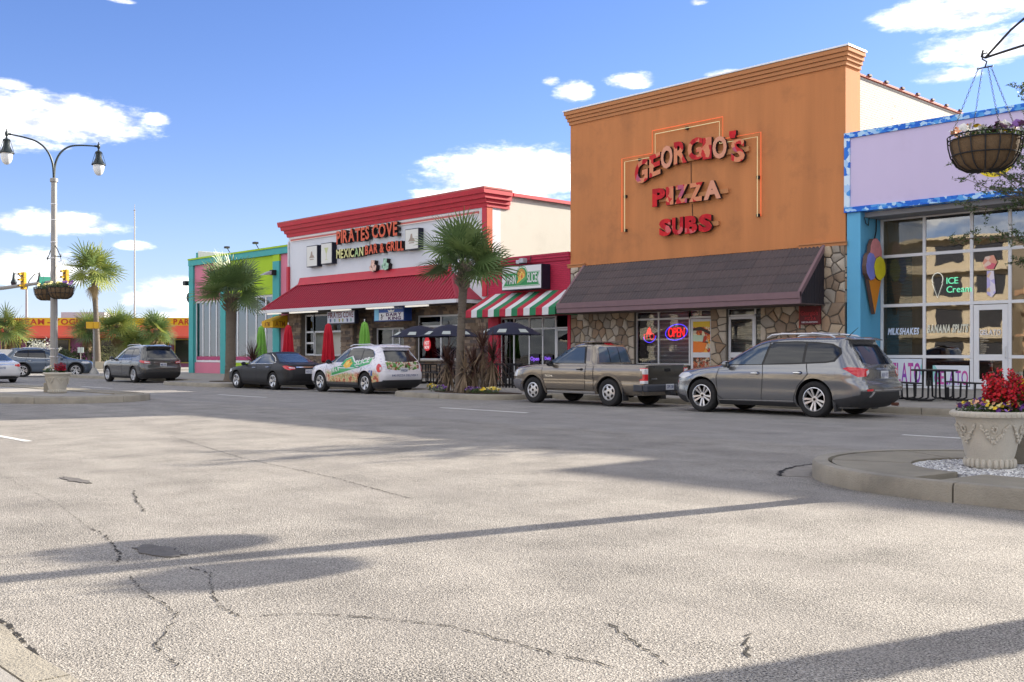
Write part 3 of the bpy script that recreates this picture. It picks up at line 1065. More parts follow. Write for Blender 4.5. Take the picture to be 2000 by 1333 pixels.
sc_.build('edge_strip', M('red strip', (.45, .09, .05), .5), t)

# raised letters of the big sign
RAG = M_cells('peeling letter face', [(0, (.50, .02, .025)), (.26, (.66, .25, .13)), (.48, (.55, .03, .03)), (.74, (.45, .10, .17)), (.82, (.62, .20, .11)), (.92, (.42, .012, .02))], 3.1, .6, detail=.25, stretch=(1.3, 1, 1))
PEACH = M('peach letter face', (.66, .30, .19), .6, var=.1, vs=4, bump=0)
REDF = M_cells('red letter face', [(0, (.52, .008, .016)), (.45, (.60, .015, .018)), (.75, (.42, .006, .015)), (.94, (.64, .12, .12))], 3.5, .5, detail=.3)
LSIDE = M('letter return', (.022, .016, .018), .5, var=.2, bump=0)
LY = FY - .21
sg = thing('raised_letter_sign', 'arched raised letters with peeling red and peach faces, top line on the tan wall', 'sign', (-22.5, LY, 7.8))
for ch, x0, x1, z0, z1, mt, wp in [('G', -24.93, -24.30, 7.78, 8.66, RAG, .12), ('E', -24.22, -23.70, 7.98, 8.80, RAG, .10), ('O', -23.68, -23.14, 8.18, 9.02, PEACH, 0.02), ('R', -23.08, -22.50, 8.28, 9.10, RAG, .02), ('G', -22.46, -21.80, 8.32, 9.12, RAG, 0),
                                   ('I', -21.80, -21.42, 8.28, 9.05, RAG, 0), ('O', -21.38, -20.78, 8.22, 9.02, PEACH, -.02), ("'", -20.68, -20.40, 8.86, 9.12, REDF, 0), ('S', -20.60, -20.04, 8.00, 8.80, RAG, -.05)]:
    letter(ch, x0, x1, z0, z1, LY, .13, [mt, LSIDE], sg, .035 if ch != "'" else .05, warp=wp)
MB().box(-24.6, -19.95, FY - .10, FY - .01, 8.34, 8.52).build('raceway', STUC2, sg)
sg = thing('raised_letter_sign', 'raised red and peach letters PIZZA, middle line of the tan wall sign', 'sign', (-22.6, LY, 6.8))
for ch, x0, x1, mt in [('P', -24.08, -23.48, REDF), ('I', -23.44, -23.10, RAG), ('Z', -23.04, -22.46, RAG), ('Z', -22.40, -21.80, RAG), ('A', -21.76, -21.02, PEACH)]:
    letter(ch, x0, x1, 6.83, 7.50, LY, .13, [mt, LSIDE], sg, .05)
MB().box(-23.9, -20.8, FY - .10, FY - .01, 7.0, 7.16).build('raceway', STUC2, sg)
sg = thing('raised_letter_sign', 'raised bright red letters SUBS, lowest line of the tan wall sign', 'sign', (-22.6, LY, 5.7))
for ch, x0, x1 in [('S', -23.76, -23.20), ('U', -23.16, -22.66), ('B', -22.58, -22.04), ('S', -21.98, -21.40)]:
    letter(ch, x0, x1, 5.70, 6.34, LY, .13, [REDF, LSIDE], sg, .06)
MB().box(-23.6, -21.2, FY - .10, FY - .01, 5.9, 6.06).build('raceway', STUC2, sg)
tb = thing('neon_tube_outline', 'stepped double neon tube outline round the letters on the tan wall', 'neon outline', (-22.5, FY, 6))
pts = [(-25.5, 6.05), (-25.5, 8.72), (-24.02, 8.72), (-24.02, 9.56), (-21.15, 9.56), (-21.15, 8.78), (-19.60, 8.78), (-19.60, 6.05)]
for off, mt in ((0, M_emit('pale neon', (.62, .55, .30), .12)), (.14, M_emit('orange neon', (.62, .10, .03), .25))):
    q = []
    for i, (x, z) in enumerate(pts):
        q.append((x + (-off if i < 4 else off), FY - .11, z + (off if 0 < i < 7 else 0)))
    MB().tube(q, .014, 6).build('tube', mt, tb, smooth=True, sharp=60)
cl = MB()
for x, z in [(-25.5, 6.1), (-25.5, 7.4), (-24.8, 8.72), (-22.6, 9.56), (-20.4, 8.78), (-19.6, 7.4), (-19.6, 6.1)]:
    cl.box(x - .05, x + .05, FY - .1, FY, z - .05, z + .05)
cl.build('clips', LSIDE, tb, kind='stuff')
MB().tube([(-22.45, FY - .02, 8.3), (-22.44, FY - .015, 7.4)], .012, 5).tube([(-22.4, FY - .02, 6.8), (-22.38, FY - .015, 6.3)], .012, 5).build('cable', LSIDE, tb)
# neon window signs
NRED = M_emit('red neon', (1, .02, .02), .45); NBLU = M_emit('blue neon', (.10, .05, 1), .36)
ns = thing('neon_sign', 'red OPEN neon sign ringed in blue behind the window left of the poster door', 'neon sign', (-23.2, FY + .25, 2.1))
MB().text('OPEN', -23.33, 1.98, .36, FY + .26, 0, .015, width=.74, bold=.0, center=True).build('lettering', NRED, ns)
MB().tube([(-23.33 + .50 * math.cos(a), FY + .27, 2.16 + .29 * math.sin(a) + .05 * math.cos(a)) for a in [i * PI / 16 for i in range(32)]], .016, 6, closed=True).build('ring', NBLU, ns)
ns = thing('neon_sign', 'round red neon pizza sign behind the leftmost restaurant window', 'neon sign', (-24.6, FY + .25, 2.1))
MB().tube([(-24.62 + .30 * math.cos(a), FY + .3, 2.05 + .26 * math.sin(a)) for a in [i * PI / 16 for i in range(17, 33)]], .014, 6).build('ring', NBLU, ns)
mb = MB().prism([(-24.78, 2.1), (-24.5, 2.1), (-24.56, 2.3), (-24.62, 2.38), (-24.7, 2.3)], FY + .29, FY + .30, 'y')
mb.tube([(-24.86, FY + .3, 1.92), (-24.88, FY + .3, 2.1), (-24.74, FY + .3, 2.12), (-24.74, FY + .3, 1.92)], .014, 5).tube([(-24.5 + .1 * math.cos(a), FY + .3, 2.02 + .12 * math.sin(a)) for a in [i * PI / 6 for i in range(12)]], .014, 5, closed=True).build('drawing', M_emit('dim red neon', (.8, .015, .015), .4), ns)

# ---- 2. the ice cream shop
ib = thing('ice_cream_shop', 'ice cream shop with lilac sign band, blue column and tall white framed glass front', 'building', (-11, FY, 0))
LILAC = M('lilac panel', (.60, .52, .72), .6, var=.06, vs=.7, bump=0, dirt=.10, stretch=(1, 1, .3))
BLUEC = M('light blue paint', (.12, .42, .66), .6, var=.08, vs=1.2, bump=.05, dirt=.06)
PATT = M_cells('blue pattern', [(0, (.02, .14, .62)), (.35, (.10, .36, .78)), (.55, (.45, .68, .90)), (.70, (.03, .20, .70)), (.86, (.35, .58, .88))], 6.5, .5, detail=.15, stretch=(1, 1, 1.6))
PATW = M_cells('pale blue pattern', [(0, (.62, .78, .92)), (.3, (.03, .18, .68)), (.5, (.66, .80, .93)), (.68, (.08, .33, .8)), (.8, (.4, .62, .9))], 4.5, .5, detail=.15)
MB().box(-16.22, -3, FY - .02, FY + .3, 6.03, 8.22).build('sign_band', LILAC, ib)
MB().box(-16.42, -3, FY - .07, FY + .35, 8.225, 8.40).build('band_border', PATT, ib)
MB().box(-16.42, -3, FY - .07, FY + .35, 5.86, 6.025).build('band_border', PATT, ib)
MB().box(-16.42, -16.225, FY - .065, FY + .35, 6.03, 8.22).build('band_border', PATW, ib)
MB().box(-16.43, -3, FY + .36, 46, 8.2, 8.34).box(-3.2, -3, FY + .4, 46, .1, 8.2).build('roof_deck', M('roof membrane', (.45, .44, .42), .9), ib)
MB().box(-16.36, -15.9, FY + .02, FY + 1.35, .1, 5.855).build('column', BLUEC, ib)
MB().box(-15.9, -3, FY + .3, FY + 1.5, 5.70, 5.855).build('soffit', M('shop soffit', (.30, .30, .31), .8), ib)
# printed disc and square on the sign band
mb = MB().prism([(-11.75 + .62 * math.cos(a), 7.05 + .62 * math.sin(a)) for a in [i * PI / 16 for i in range(32)]], FY - .03, FY - .022, 'y')
mb.build('printed_disc', M_cells('gelato print', [(0, (.80, .62, .03)), (.35, (.10, .45, .80)), (.55, (.75, .12, .40)), (.75, (.80, .62, .03)), (.9, (.1, .5, .8))], 1.3, .5), ib)
mb = MB().prism([(-10.95, 6.55), (-9.2, 6.55), (-9.2, 7.75), (-10.95, 7.55)], FY - .03, FY - .022, 'y')
mb.build('printed_panel', M_cells('cyan print', [(0, (.03, .38, .72)), (.5, (.05, .45, .80)), (.8, (.7, .8, .9))], 1.2, .5), ib)
GY = FY + 1.3
xs_ = [-15.83, -14.43, -12.96, -11.84, -10.4, -8.9, -7.4, -5.9, -4.4, -3.1]
zs_ = [.30, 1.27, 2.91, 4.50, 5.70]
SHG = M_glass('showcase glass', (.62, .66, .66), 2.9)
glazing(ib, xs_, zs_, GY, .10, WFRAME, SHG, skip={(2, 0), (2, 1)}, g0=M_glass('louvre glass', (.85, .88, .88), 1.55))
dd = door(ib, -12.90, -11.90, .30, 2.84, GY + .01, WFRAME, .16, 1.25, SHG)
ro = shell(ib, -15.85, -3.1, GY + .1, GY + 8, .28, 5.70, INTW)
wl = M_emit('strip light', (1, .97, .9), .9)
for y in (GY + 1.6, GY + 4.4):
    MB().box(-15.2, -4, y, y + .10, 5.55, 5.62).build('strip_light', wl, ib)
SIDING = M('green louvre', (.12, .14, .125), .8, var=.2, bump=0)
mb = MB()
for i in range(34):
    z = .6 + i * .115
    mb.add([(-15.8, GY + .26, z), (-14.95, GY + .26, z), (-14.95, GY + .30, z + .11), (-15.8, GY + .30, z + .11)], [(0, 1, 2, 3)])
mb.build('blind', SIDING, ib)
for i, (x, y, w_, h_, col_) in enumerate([(-14.0, GY + 3, 2.2, 1.0, (.42, .30, .06)), (-10.6, GY + 2.5, 2.4, 1.15, (.2, .08, .06)), (-7.6, GY + 2.6, 2.4, 1.15, (.5, .18, .05))]):
    MB().box(x, x + w_, y, y + .8, .29, .29 + h_).box(x - .05, x + w_ + .05, y - .05, y + .85, .29 + h_, .35 + h_).build('counter', M('counter %d' % i, col_, .6), ib, bevel=.02)
for i in range(14):
    rg = random.Random(i)
    x = rg.uniform(-14.5, -4); h_ = rg.uniform(.3, .9); z = rg.uniform(1.5, 3.6)
    MB().box(x, x + rg.uniform(.5, 1.3), GY + 7.9, GY + 7.98, z, z + h_).build('menu_board', M('menu board %d' % (i % 5), [(.5, .12, .2), (.7, .6, .4), (.1, .25, .3), (.55, .35, .1), (.3, .1, .35)][i % 5], .6, var=.3, vs=5, bump=0), ib)
PW = M('pale blue letters', (.62, .72, .90), .5, bump=0); PY_ = M('cream letters', (.74, .74, .62), .5, bump=0)
vy = GY - .012
MB().text('MILKSHAKES', -15.62, 1.98, .20, vy, 0, .004, width=1.02, bold=.035, shear=.22).build('window_lettering', PW, ib)
MB().text('BANANA SPLITS', -14.33, 2.02, .24, vy, 0, .004, width=1.26, bold=.035, shear=.22).build('window_lettering', PY_, ib)
MB().text('ICE', -13.72, 3.52, .2, vy, 0, .004, bold=0).build('window_lettering', M_emit('green neon', (.2, .9, .5), .10), ib)
MB().text('Cream', -13.72, 3.25, .2, vy, 0, .004, bold=0).build('window_lettering', M_emit('green neon', (.2, .9, .5), .10), ib)
mb = MB().tube([(-14.0 + .17 * math.cos(a), vy, 3.68 + .2 * math.sin(a)) for a in [i * PI / 10 for i in range(-2, 13)]], .012, 5).tube([(-14.16, vy, 3.55), (-14.0, vy, 3.1), (-13.84, vy, 3.55)], .012, 5)
mb.build('cone_outline', M_emit('white neon', (.8, .8, .7), .08), ib)
mb = MB().prism([(-12.55, 3.9), (-12.3, 3.9), (-12.2, 4.1), (-12.3, 4.32), (-12.55, 4.28), (-12.62, 4.1)], vy, vy + .004, 'y').build('window_picture', M_cells('sundae print', [(0, (.75, .35, .25)), (.5, (.8, .6, .5)), (.8, (.7, .15, .2))], 7, .5), ib)
mb = MB().prism([(-12.5, 3.15), (-12.36, 3.05), (-12.24, 3.2), (-12.3, 3.85), (-12.5, 3.85)], vy, vy + .004, 'y').build('window_picture', M_cells('soft serve print', [(0, (.75, .70, .78)), (.5, (.50, .45, .75)), (.8, (.75, .55, .35))], 5, .5), ib)
MB().text('GELATO', -12.72, 1.93, .15, vy + .016, 0, .004, width=.62, bold=.03).build('window_lettering', M('door letters', (.75, .72, .72), .5, bump=0), dd)
mb = MB().box(-12.72, -12.1, vy + .016, vy + .018, 1.88, 1.90)
for i in range(8):
    mb.text(['chocolate', 'vanilla bean', 'mint', 'pistachio', 'strawberry', 'coconut', 'cookies', 'mango'][i], -12.70, 1.80 - i * .062, .036, vy + .016, 0, .002)
mb.build('menu_lettering', M('menu letters', (.62, .55, .42), .6, bump=0), dd)
PANL = M_cells('gelato panel', [(0, (.62, .68, .78)), (.55, (.70, .74, .80)), (.85, (.30, .62, .60))], 1.0, .5)
for x0, x1, z1 in ((-15.7, -14.5, 1.2), (-14.15, -13.03, 1.0)):
    MB().box(x0, x1, vy, vy + .003, .37, z1).build('window_panel', PANL, ib)
GEL = M_cells('gelato letters', [(0, (.40, .06, .34)), (.35, (.55, .10, .36)), (.7, (.30, .08, .45))], 4, .5)
MB().text('GELATO', -15.66, .45, .62, vy - .004, 0, .003, width=1.12, bold=.02).build('window_lettering', GEL, ib)
MB().text('GELATO', -14.10, .42, .42, vy - .004, 0, .003, width=1.04, bold=.02).build('window_lettering', GEL, ib)
# the big cone sign on the column
cs = thing('cone_sign', 'big cut-out ice cream cone sign with pink, blue and yellow scoops on the blue column', 'sign', (-15.84, 30.95, 2.6))
cx = -15.83


def scoop(cy, cz, ry, rz, lob, seed):
    rg = random.Random(seed)
    return [(cy + (ry + rg.uniform(-lob, lob)) * math.cos(a), cz + (rz + rg.uniform(-lob, lob)) * math.sin(a)) for a in [i * 2 * PI / 22 for i in range(22)]]


EDGE = M('sign edge', (.10, .06, .05), .6)
MB().prism([(30.42, 3.88), (31.36, 3.88), (30.88, 2.62)], cx, cx + .13, 'x', 0, 1).build('cone', [M('orange cone', (.72, .27, .03), .5, var=.1, vs=6, bump=.03), EDGE], cs)
MB().prism(scoop(30.93, 4.50, .40, .56, .02, 1), cx + .005, cx + .15, 'x', 0, 1).build('scoop', [M('pink scoop', (.68, .25, .27), .5, var=.3, vs=5, bump=.06, bs=12), EDGE], cs, bevel=.02)
MB().prism(scoop(30.58, 4.13, .34, .44, .025, 2), cx + .01, cx + .17, 'x', 0, 1).build('scoop', [M('blue scoop', (.22, .25, .72), .5, var=.3, vs=5, bump=.06, bs=12), EDGE], cs, bevel=.02)
MB().prism(scoop(31.12, 4.10, .38, .38, .025, 3), cx + .015, cx + .19, 'x', 0, 1).build('scoop', [M('yellow scoop', (.74, .66, .03), .5, var=.2, vs=5, bump=.06, bs=12), EDGE], cs, bevel=.02)
MB().tube([(-15.86, 31.1, 4.9), (-15.85, 31.25, 5.3), (-15.86, 31.3, 5.7)], .02, 6).tube([(-15.86, 30.5, 5.7), (-15.84, 30.55, 5.5), (-15.84, 30.72, 5.45), (-15.86, 30.8, 5.7)], .015, 6).build('cable', BLACK, cs, smooth=True)

# ---- 3. the red pizza-by-the-slice shop
mb_ = thing('pizza_shop', 'low red painted brick pizza shop with striped awning and black doorway', 'building', (-31, FY, 0))
RBR = M_brick('red painted brick', (.55, .022, .075), (.48, .018, .062), (.38, .014, .05), 'y', .22, .078, .012)
REDP = M('red paint', (.50, .02, .05), .6, var=.12, vs=2, bump=.04)
MB().box(-33.42, -28.46, FY, FY + .35, 2.95, 5.30).build('facade_wall', RBR, mb_)
MB().box(-33.43, -28.46, FY - .06, FY + .36, 5.19, 5.30).box(-33.43, -28.46, FY - .10, FY + .37, 5.305, 5.42).box(-33.43, -28.46, FY - .12, FY + .4, 5.425, 5.50).build('parapet_band', RBR, mb_)
MB().box(-33.42, -28.46, FY + .42, 46, 4.9, 5.1).build('roof_deck', M('tar roof', (.12, .12, .12), .9), mb_)
for x0, x1 in ((-33.42, -32.75), (-28.62, -28.46)): MB().box(x0, x1, FY, FY + .35, .1, 2.95).build('pier', REDP, mb_)
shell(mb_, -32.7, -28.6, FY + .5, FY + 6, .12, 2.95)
SH2 = M_glass('shop glass', (.75, .8, .8), 1.9)
xs_ = [-32.75, -31.95, -31.0, -30.2, -29.45]
glazing(mb_, xs_, [.25, 2.42, 2.9], FY + .16, .07, WFRAME, skip=())
door(mb_, -29.40, -28.66, .2, 2.38, FY + .16, WFRAME, .06, None, GLASS)
MB().box(-29.40, -28.64, FY + .16, FY + .22, 2.40, 2.46).build('door_head', WFRAME, mb_)
CUR = M('white curtain', (.55, .56, .60), .8, var=.1, vs=3, bump=0)
mb = MB()
for (x0, x1) in ((-32.7, -32.5), (-31.9, -31.05)):
    n = 24
    for i in range(n):
        a = x0 + (x1 - x0) * i / n; b2 = x0 + (x1 - x0) * (i + 1) / n
        mb.quad((a, FY + .3 + .04 * math.sin(i * 1.3), .3), (b2, FY + .3 + .04 * math.sin((i + 1) * 1.3), .3), (b2, FY + .3 + .04 * math.sin((i + 1) * 1.3), 2.85), (a, FY + .3 + .04 * math.sin(i * 1.3), 2.85))
mb.build('curtain', CUR, mb_, smooth=True)
for b_ in ((-30.95, -30.4, .95, 1.35), (-30.1, -29.6, 1.05, 1.3)): MB().box(b_[0], b_[1], FY + .14, FY + .15, b_[2], b_[3]).build('window_notice', M('dark notice', (.02, .015, .04), .4), mb_)
MB().text('Open', -30.9, 1.08, .16, FY + .132, 0, .004).build('window_lettering', M_emit('violet neon', (.25, .10, .8), .22), mb_)
MB().text('Daily', -30.05, 1.12, .12, FY + .132, 0, .004).build('window_lettering', M_emit('violet neon', (.25, .10, .8), .22), mb_)
ns = thing('neon_sign', 'violet neon scribble sign behind the window beside the open black doorway', 'neon sign', (-29.9, FY + .3, 2.1))
mb = MB()
for k in range(4):
    mb.tube([(-30.15 + .6 * i / 9, FY + .3, 1.95 + .12 * k + .1 * math.sin(i * 1.4 + k * 2)) for i in range(10)], .013, 5)
mb.build('tube', M_emit('violet tube', (.16, .05, .9), .35), ns)
# awning: each canvas stripe a piece, ending in its valance
aw = thing('striped_awning', 'red white and green striped canvas awning over the pizza shop front', 'awning', (-30.8, FY, 3))
CV = {'r': M('red canvas', (.42, .025, .05), .75, var=.1, vs=3, bump=.05, bs=90), 'w': M('white canvas', (.66, .66, .68), .75, var=.06, vs=3, bump=.05, bs=90, dirt=.08), 'g': M('green canvas', (.025, .20, .09), .75, var=.1, vs=3, bump=.05, bs=90)}
ax0, ax1 = -33.36, -28.02
ord_ = 'rwgrwgrwgrwgrwg'
n = len(ord_)
for i, k in enumerate(ord_):
    x0 = ax0 + (ax1 - ax0) * i / n + .002; x1 = ax0 + (ax1 - ax0) * (i + 1) / n - .002
    # the top edge is a little shorter than the front edge
    s0 = -33.24 + (x0 - ax0) / (ax1 - ax0) * 5.2; s1 = -33.24 + (x1 - ax0) / (ax1 - ax0) * 5.2
    mb = MB()
    yf = FY - 1.35
    rows = [(s0, s1, FY - .03, 3.97), ((s0 + x0) / 2, (s1 + x1) / 2, FY - .7, 3.56), (x0, x1, yf, 3.21), (x0, x1, yf - .01, 2.92)]
    for (a, b2, y, z) in rows: mb.v += [(a, y, z), (b2, y, z)]
    for (a, b2, y, z) in rows: mb.v += [(a, y + .02, z - .015), (b2, y + .02, z - .015)]
    for j in range(3):
        mb.f.append([2 * j, 2 * j + 2, 2 * j + 3, 2 * j + 1]); mb.m.append(0)
        mb.f.append([8 + 2 * j, 8 + 2 * j + 1, 8 + 2 * j + 3, 8 + 2 * j + 2]); mb.m.append(0)
    mb.build('canvas_stripe', CV[k], aw, fix=False)
for x, s in ((ax0 - .004, -33.25), (ax1 + .004, -28.03)):
    MB().add([(s, FY - .03, 3.965), (x, FY - 1.35, 3.205), (x, FY - 1.35, 2.92), (s, FY - .03, 2.92)], [(0, 1, 2, 3)]).build('end_panel', CV['g'], aw)
# sign box
sb = thing('wall_sign', 'white lightbox sign with green banner and pizza picture above the striped awning', 'sign', (-30.7, FY, 4))
SX0, SX1, SZ0, SZ1, SY = -31.94, -29.55, 4.04, 5.06, FY - .55
MB().box(SX0, SX1, SY, FY - .04, SZ0, SZ1).build('cabinet', M('navy cabinet', (.012, .014, .03), .4, bump=0), sb, bevel=.015)
MB().box(SX0 + .03, SX1 - .03, SY - .012, SY - .002, SZ0 + .03, SZ1 - .03).build('sign_face', M('white sign face', (.70, .70, .72), .4, var=.03, bump=0), sb)
GRN = M('banner green', (.035, .27, .085), .45, var=.08, bump=0)
ban = [(-31.80, 4.22), (-31.62, 4.47), (-31.80, 4.74), (-31.02, 4.74), (-30.96, 4.86), (-30.82, 4.95), (-30.68, 4.97), (-30.5, 4.92), (-30.38, 4.74), (-29.70, 4.74), (-29.84, 4.47), (-29.70, 4.22)]
cx_, cz_ = -30.75, 4.5
MB().prism([(cx_ + (p[0] - cx_) * 1.05, cz_ + (p[1] - cz_) * 1.14) for p in ban], SY - .016, SY - .013, 'y').build('banner_outline', GRN, sb)
MB().prism([(cx_ + (p[0] - cx_) * 1.025, cz_ + (p[1] - cz_) * 1.07) for p in ban], SY - .019, SY - .017, 'y').build('banner_edge', M('banner white', (.72, .73, .72), .45, bump=0), sb)
MB().prism(ban, SY - .023, SY - .020, 'y').build('banner', GRN, sb)
PIZ = M_cells('pizza print', [(0, (.75, .42, .06)), (.4, (.80, .60, .15)), (.62, (.60, .14, .05)), (.75, (.75, .50, .12)), (.92, (.20, .30, .06))], 9, .45, detail=.2)
MB().prism([(-30.72 + .24 * math.cos(a), 4.68 + .24 * math.sin(a)) for a in [i * PI / 12 for i in range(24)]], SY - .027, SY - .024, 'y').build('pizza_picture', M('crust brown', (.55, .27, .06), .5, var=.3, vs=12), sb)
MB().prism([(-31.0, 4.30), (-30.86, 4.62), (-30.70, 4.80), (-30.52, 4.66), (-30.56, 4.50)], SY - .031, SY - .028, 'y').build('pizza_slice', PIZ, sb)
MB().prism([(-31.04, 4.26), (-30.80, 4.26), (-30.36, 4.50), (-30.40, 4.62)], SY - .035, SY - .032, 'y').build('ribbon', M('ribbon green', (.10, .34, .12), .45, bump=0), sb)
SW = M('sign white', (.74, .75, .74), .45, var=.02, bump=0)
MB().text('MAIN', -31.58, 4.30, .36, SY - .038, 0, .004, width=.54, bold=.012).build('lettering', SW, sb)
MB().text('SLICE', -30.36, 4.33, .38, SY - .038, 0, .004, width=.56, bold=.012).build('lettering', SW, sb)
fl = thing('floodlight', 'grey twin floodlight on a bracket above the lightbox sign', 'lamp', (-30.9, FY - .2, 5.2))
MB().box(-31.15, -30.95, FY - .5, FY - .25, 5.13, 5.30).box(-30.93, -30.68, FY - .52, FY - .27, 5.16, 5.36).build('lamp_head', M('grey lamp', (.45, .45, .5), .5, .2), fl, bevel=.02)
MB().tube([(-30.62, FY - .1, 5.5), (-30.62, FY - .16, 5.22), (-30.8, FY - .3, 5.22), (-31.1, FY - .3, 5.2)], .02, 6).build('bracket', BLACK, fl)

# ---- 4. the white bar and grill
pb = thing('bar_building', 'white stucco bar and grill with red cornice and red metal hip roof over stone front', 'building', (-42, FY, 0))
WST = M('white stucco', (.66, .69, .74), .8, var=.06, vs=.7, bump=.10, bs=25, stretch=(1.4, 1.4, .3), dirt=.05)
CREAM = M('cream stucco side', (.62, .60, .54), .8, var=.08, vs=.6, bump=.10, bs=22, stretch=(1, 1, .4), dirt=.10)
RCOR = M('red cornice', (.52, .035, .055), .5, var=.22, vs=1.4, bump=.03, stretch=(1, 1, 3), dirt=.12)
ROOFR = M('red metal roof', (.33, .020, .045), .42, .25, var=.12, vs=1.2, bump=0, dirt=.12)
MB().box(-49.98, -33.47, FY, FY + .8, 3.62, 8.0).build('facade_wall', WST, pb)
MB().box(-49.9, -33.48, FY + .8, 46, .1, 8.52).build('side_wall', CREAM, pb)
MB().box(-49.95, -33.42, FY + 1.32, 46.1, 8.525, 8.62).build('roof_coping', RCOR, pb)
for z0, z1, pr in ((7.84, 8.02, .06), (8.025, 8.20, .16), (8.205, 8.40, .30), (8.405, 8.60, .42)):
    MB().prism([(FY + 1.3, z0), (FY - pr, z0), (FY - pr - .05, z1), (FY + 1.3, z1)], -50.0 - pr, -33.45 + pr * .6, 'x').build('cornice', RCOR, pb)
MB().box(-50.45, -33.18, FY - .46, FY + 1.28, 8.605, 8.68).build('cap_flashing', M('faded red cap', (.42, .10, .09), .6, var=.3, vs=1.5), pb)
MB().box(-33.75, -33.455, FY - .07, FY - .003, 3.9, 7.83).build('corner_board', RCOR, pb)
MB().box(-33.47, -33.44, FY - .05, FY + .28, 5.5, 7.83).build('corner_board', M('orange red board', (.52, .09, .04), .5, var=.1), pb)
MB().box(-33.42, -33.34, FY + 1.5, 46, 8.45, 8.6).build('roof_edge', RCOR, pb)
tubew = M_emit('pale tube', (.75, .68, .62), .03)
mb = MB().tube([(-49.6, FY - .12, 7.74), (-33.95, FY - .12, 7.74)], .02, 6).tube([(-49.6, FY - .1, 7.58), (-34.0, FY - .1, 7.58), (-34.0, FY - .1, 4.5)], .018, 6).tube([(-33.85, FY - .1, 7.74), (-33.85, FY - .1, 4.5)], .018, 6)
mb.build('neon_trim', tubew, pb)
MB().box(-49.7, -34.0, FY - .05, FY - .003, 7.60, 7.70).build('trim_band', M('coral band', (.55, .14, .12), .5, var=.1), pb)
MB().tube([(-49.9, FY - .06, 7.6), (-49.9, FY - .06, 4.2)], .05, 8).build('downpipe', WFRAME, pb)
MB().box(-49.99, -49.80, FY - .14, FY - .01, 3.9, 6.2).build('corner_board', RCOR, pb)
# metal hip roof
EY = FY - 1.35; EZ = 3.76
A = [(-50.62, EY, EZ), (-34.0, EY, EZ), (-35.98, FY - .01, 5.22), (-48.6, FY - .01, 5.22)]
mb = MB()
mb.add(A, [(0, 1, 2, 3)])
mb.add([(-34.0, EY, EZ), (-33.75, FY + .05, EZ), (-35.98, FY - .01, 5.22)], [(0, 1, 2)])
mb.add([(-50.62, EY, EZ), (-48.6, FY - .01, 5.22), (-50.9, FY + .05, EZ)], [(0, 1, 2)])
rf = mb.build('roof', ROOFR, pb, fix=False)
rb_me = None
for i in range(76):
    x = -50.5 + i * .2185
    # ribs run straight up the slope and stop at the hip lines
    t1 = 1.0
    if x < -48.6: t1 = (x + 50.62) / 2.02
    if x > -35.98: t1 = (-34.0 - x) / 1.98
    if t1 < .05: continue
    y1 = EY + (FY - .01 - EY) * t1; z1 = EZ + (5.22 - EZ) * t1
    mb = MB().add([(x - .03, EY - .01, EZ + .002), (x + .03, EY - .01, EZ + .002), (x + .018, EY - .01, EZ + .045), (x - .018, EY - .01, EZ + .045),
                   (x - .03, y1, z1 + .002), (x + .03, y1, z1 + .002), (x + .018, y1, z1 + .045), (x - .018, y1, z1 + .045)], [(0, 1, 2, 3), (3, 2, 6, 7), (0, 3, 7, 4), (1, 5, 6, 2), (4, 7, 6, 5)])
    mb.build('roof_rib', ROOFR, rf, fix=False)
MB().tube([(-50.62, EY, EZ + .03), (-48.6, FY - .03, 5.25)], .05, 6).tube([(-34.0, EY, EZ + .03), (-35.98, FY - .03, 5.25)], .05, 6).build('hip_cap', ROOFR, pb)
MB().prism([(FY - .02, 5.18), (FY - .22, 5.10), (FY - .16, 5.2), (FY - .05, 5.52), (FY - .005, 5.52)], -48.75, -35.9, 'x').build('ridge_flashing', RCOR, pb)
GUT = M('white gutter', (.66, .67, .70), .5, var=.06, bump=0)
MB().box(-50.66, -33.98, EY - .13, EY - .01, EZ - .17, EZ - .005).build('gutter', GUT, pb)
MB().box(-33.98, -33.86, EY - .12, FY - .02, EZ - .165, EZ - .01).build('gutter', GUT, pb)
MB().box(-50.6, -34.0, EY + .0, FY - .02, EZ - .16, EZ - .13).build('soffit', M('dark soffit', (.10, .085, .08), .8), pb)
for i, (x0, x1) in enumerate([(-50.2, -48.9), (-47.9, -45.3), (-43.9, -42.3), (-40.9, -38.8), (-37.8, -36.2)]):
    t = thing('tube_light', ['white tube light under the metal roof eave above the cash machine awning', 'white tube light under the eave above the olive window blinds', 'white tube light under the eave between the two hanging signs', 'white tube light under the eave above the blue and white sign', 'white tube light under the eave nearest the big palm'][i], 'lamp', ((x0 + x1) / 2, EY + .3, 3.5), 'tube lights under the eave')
    MB().box(x0, x1, EY + .12, EY + .25, EZ - .24, EZ - .165).build('tube', M_emit('tube light', (.9, .86, .78), .15), t)
# letters
ORG = M('orange red letter', (.62, .10, .04), .5, var=.12, vs=4, bump=0)
YEL = M('pale yellow letter', (.62, .60, .26), .5, var=.12, vs=4, bump=0)
GRL = M('pale green letter', (.30, .46, .20), .5, var=.12, vs=4, bump=0)


def row(txt, x0, x1, z0, z1, mats, thing_, bold, y, dep):
    xs, tot = layout(txt, bold)
    sx = (x1 - x0) / tot
    for i, (ch, px_) in enumerate(xs):
        vs = glyph(ch, bold)[0]
        a = min(v[0] for v in vs); b2 = max(v[0] for v in vs)
        lo = min(v[1] for v in vs); hi = max(v[1] for v in vs)
        zz = z0 + (z1 - z0) * rnd(-.05, .05)
        letter(ch, x0 + (px_ + a) * sx, x0 + (px_ + b2) * sx, zz, zz + (z1 - z0) * min(1.06, (hi - lo) / .7), y, dep, [mats[i % len(mats)] if isinstance(mats, list) else mats, LSIDE], thing_, bold)


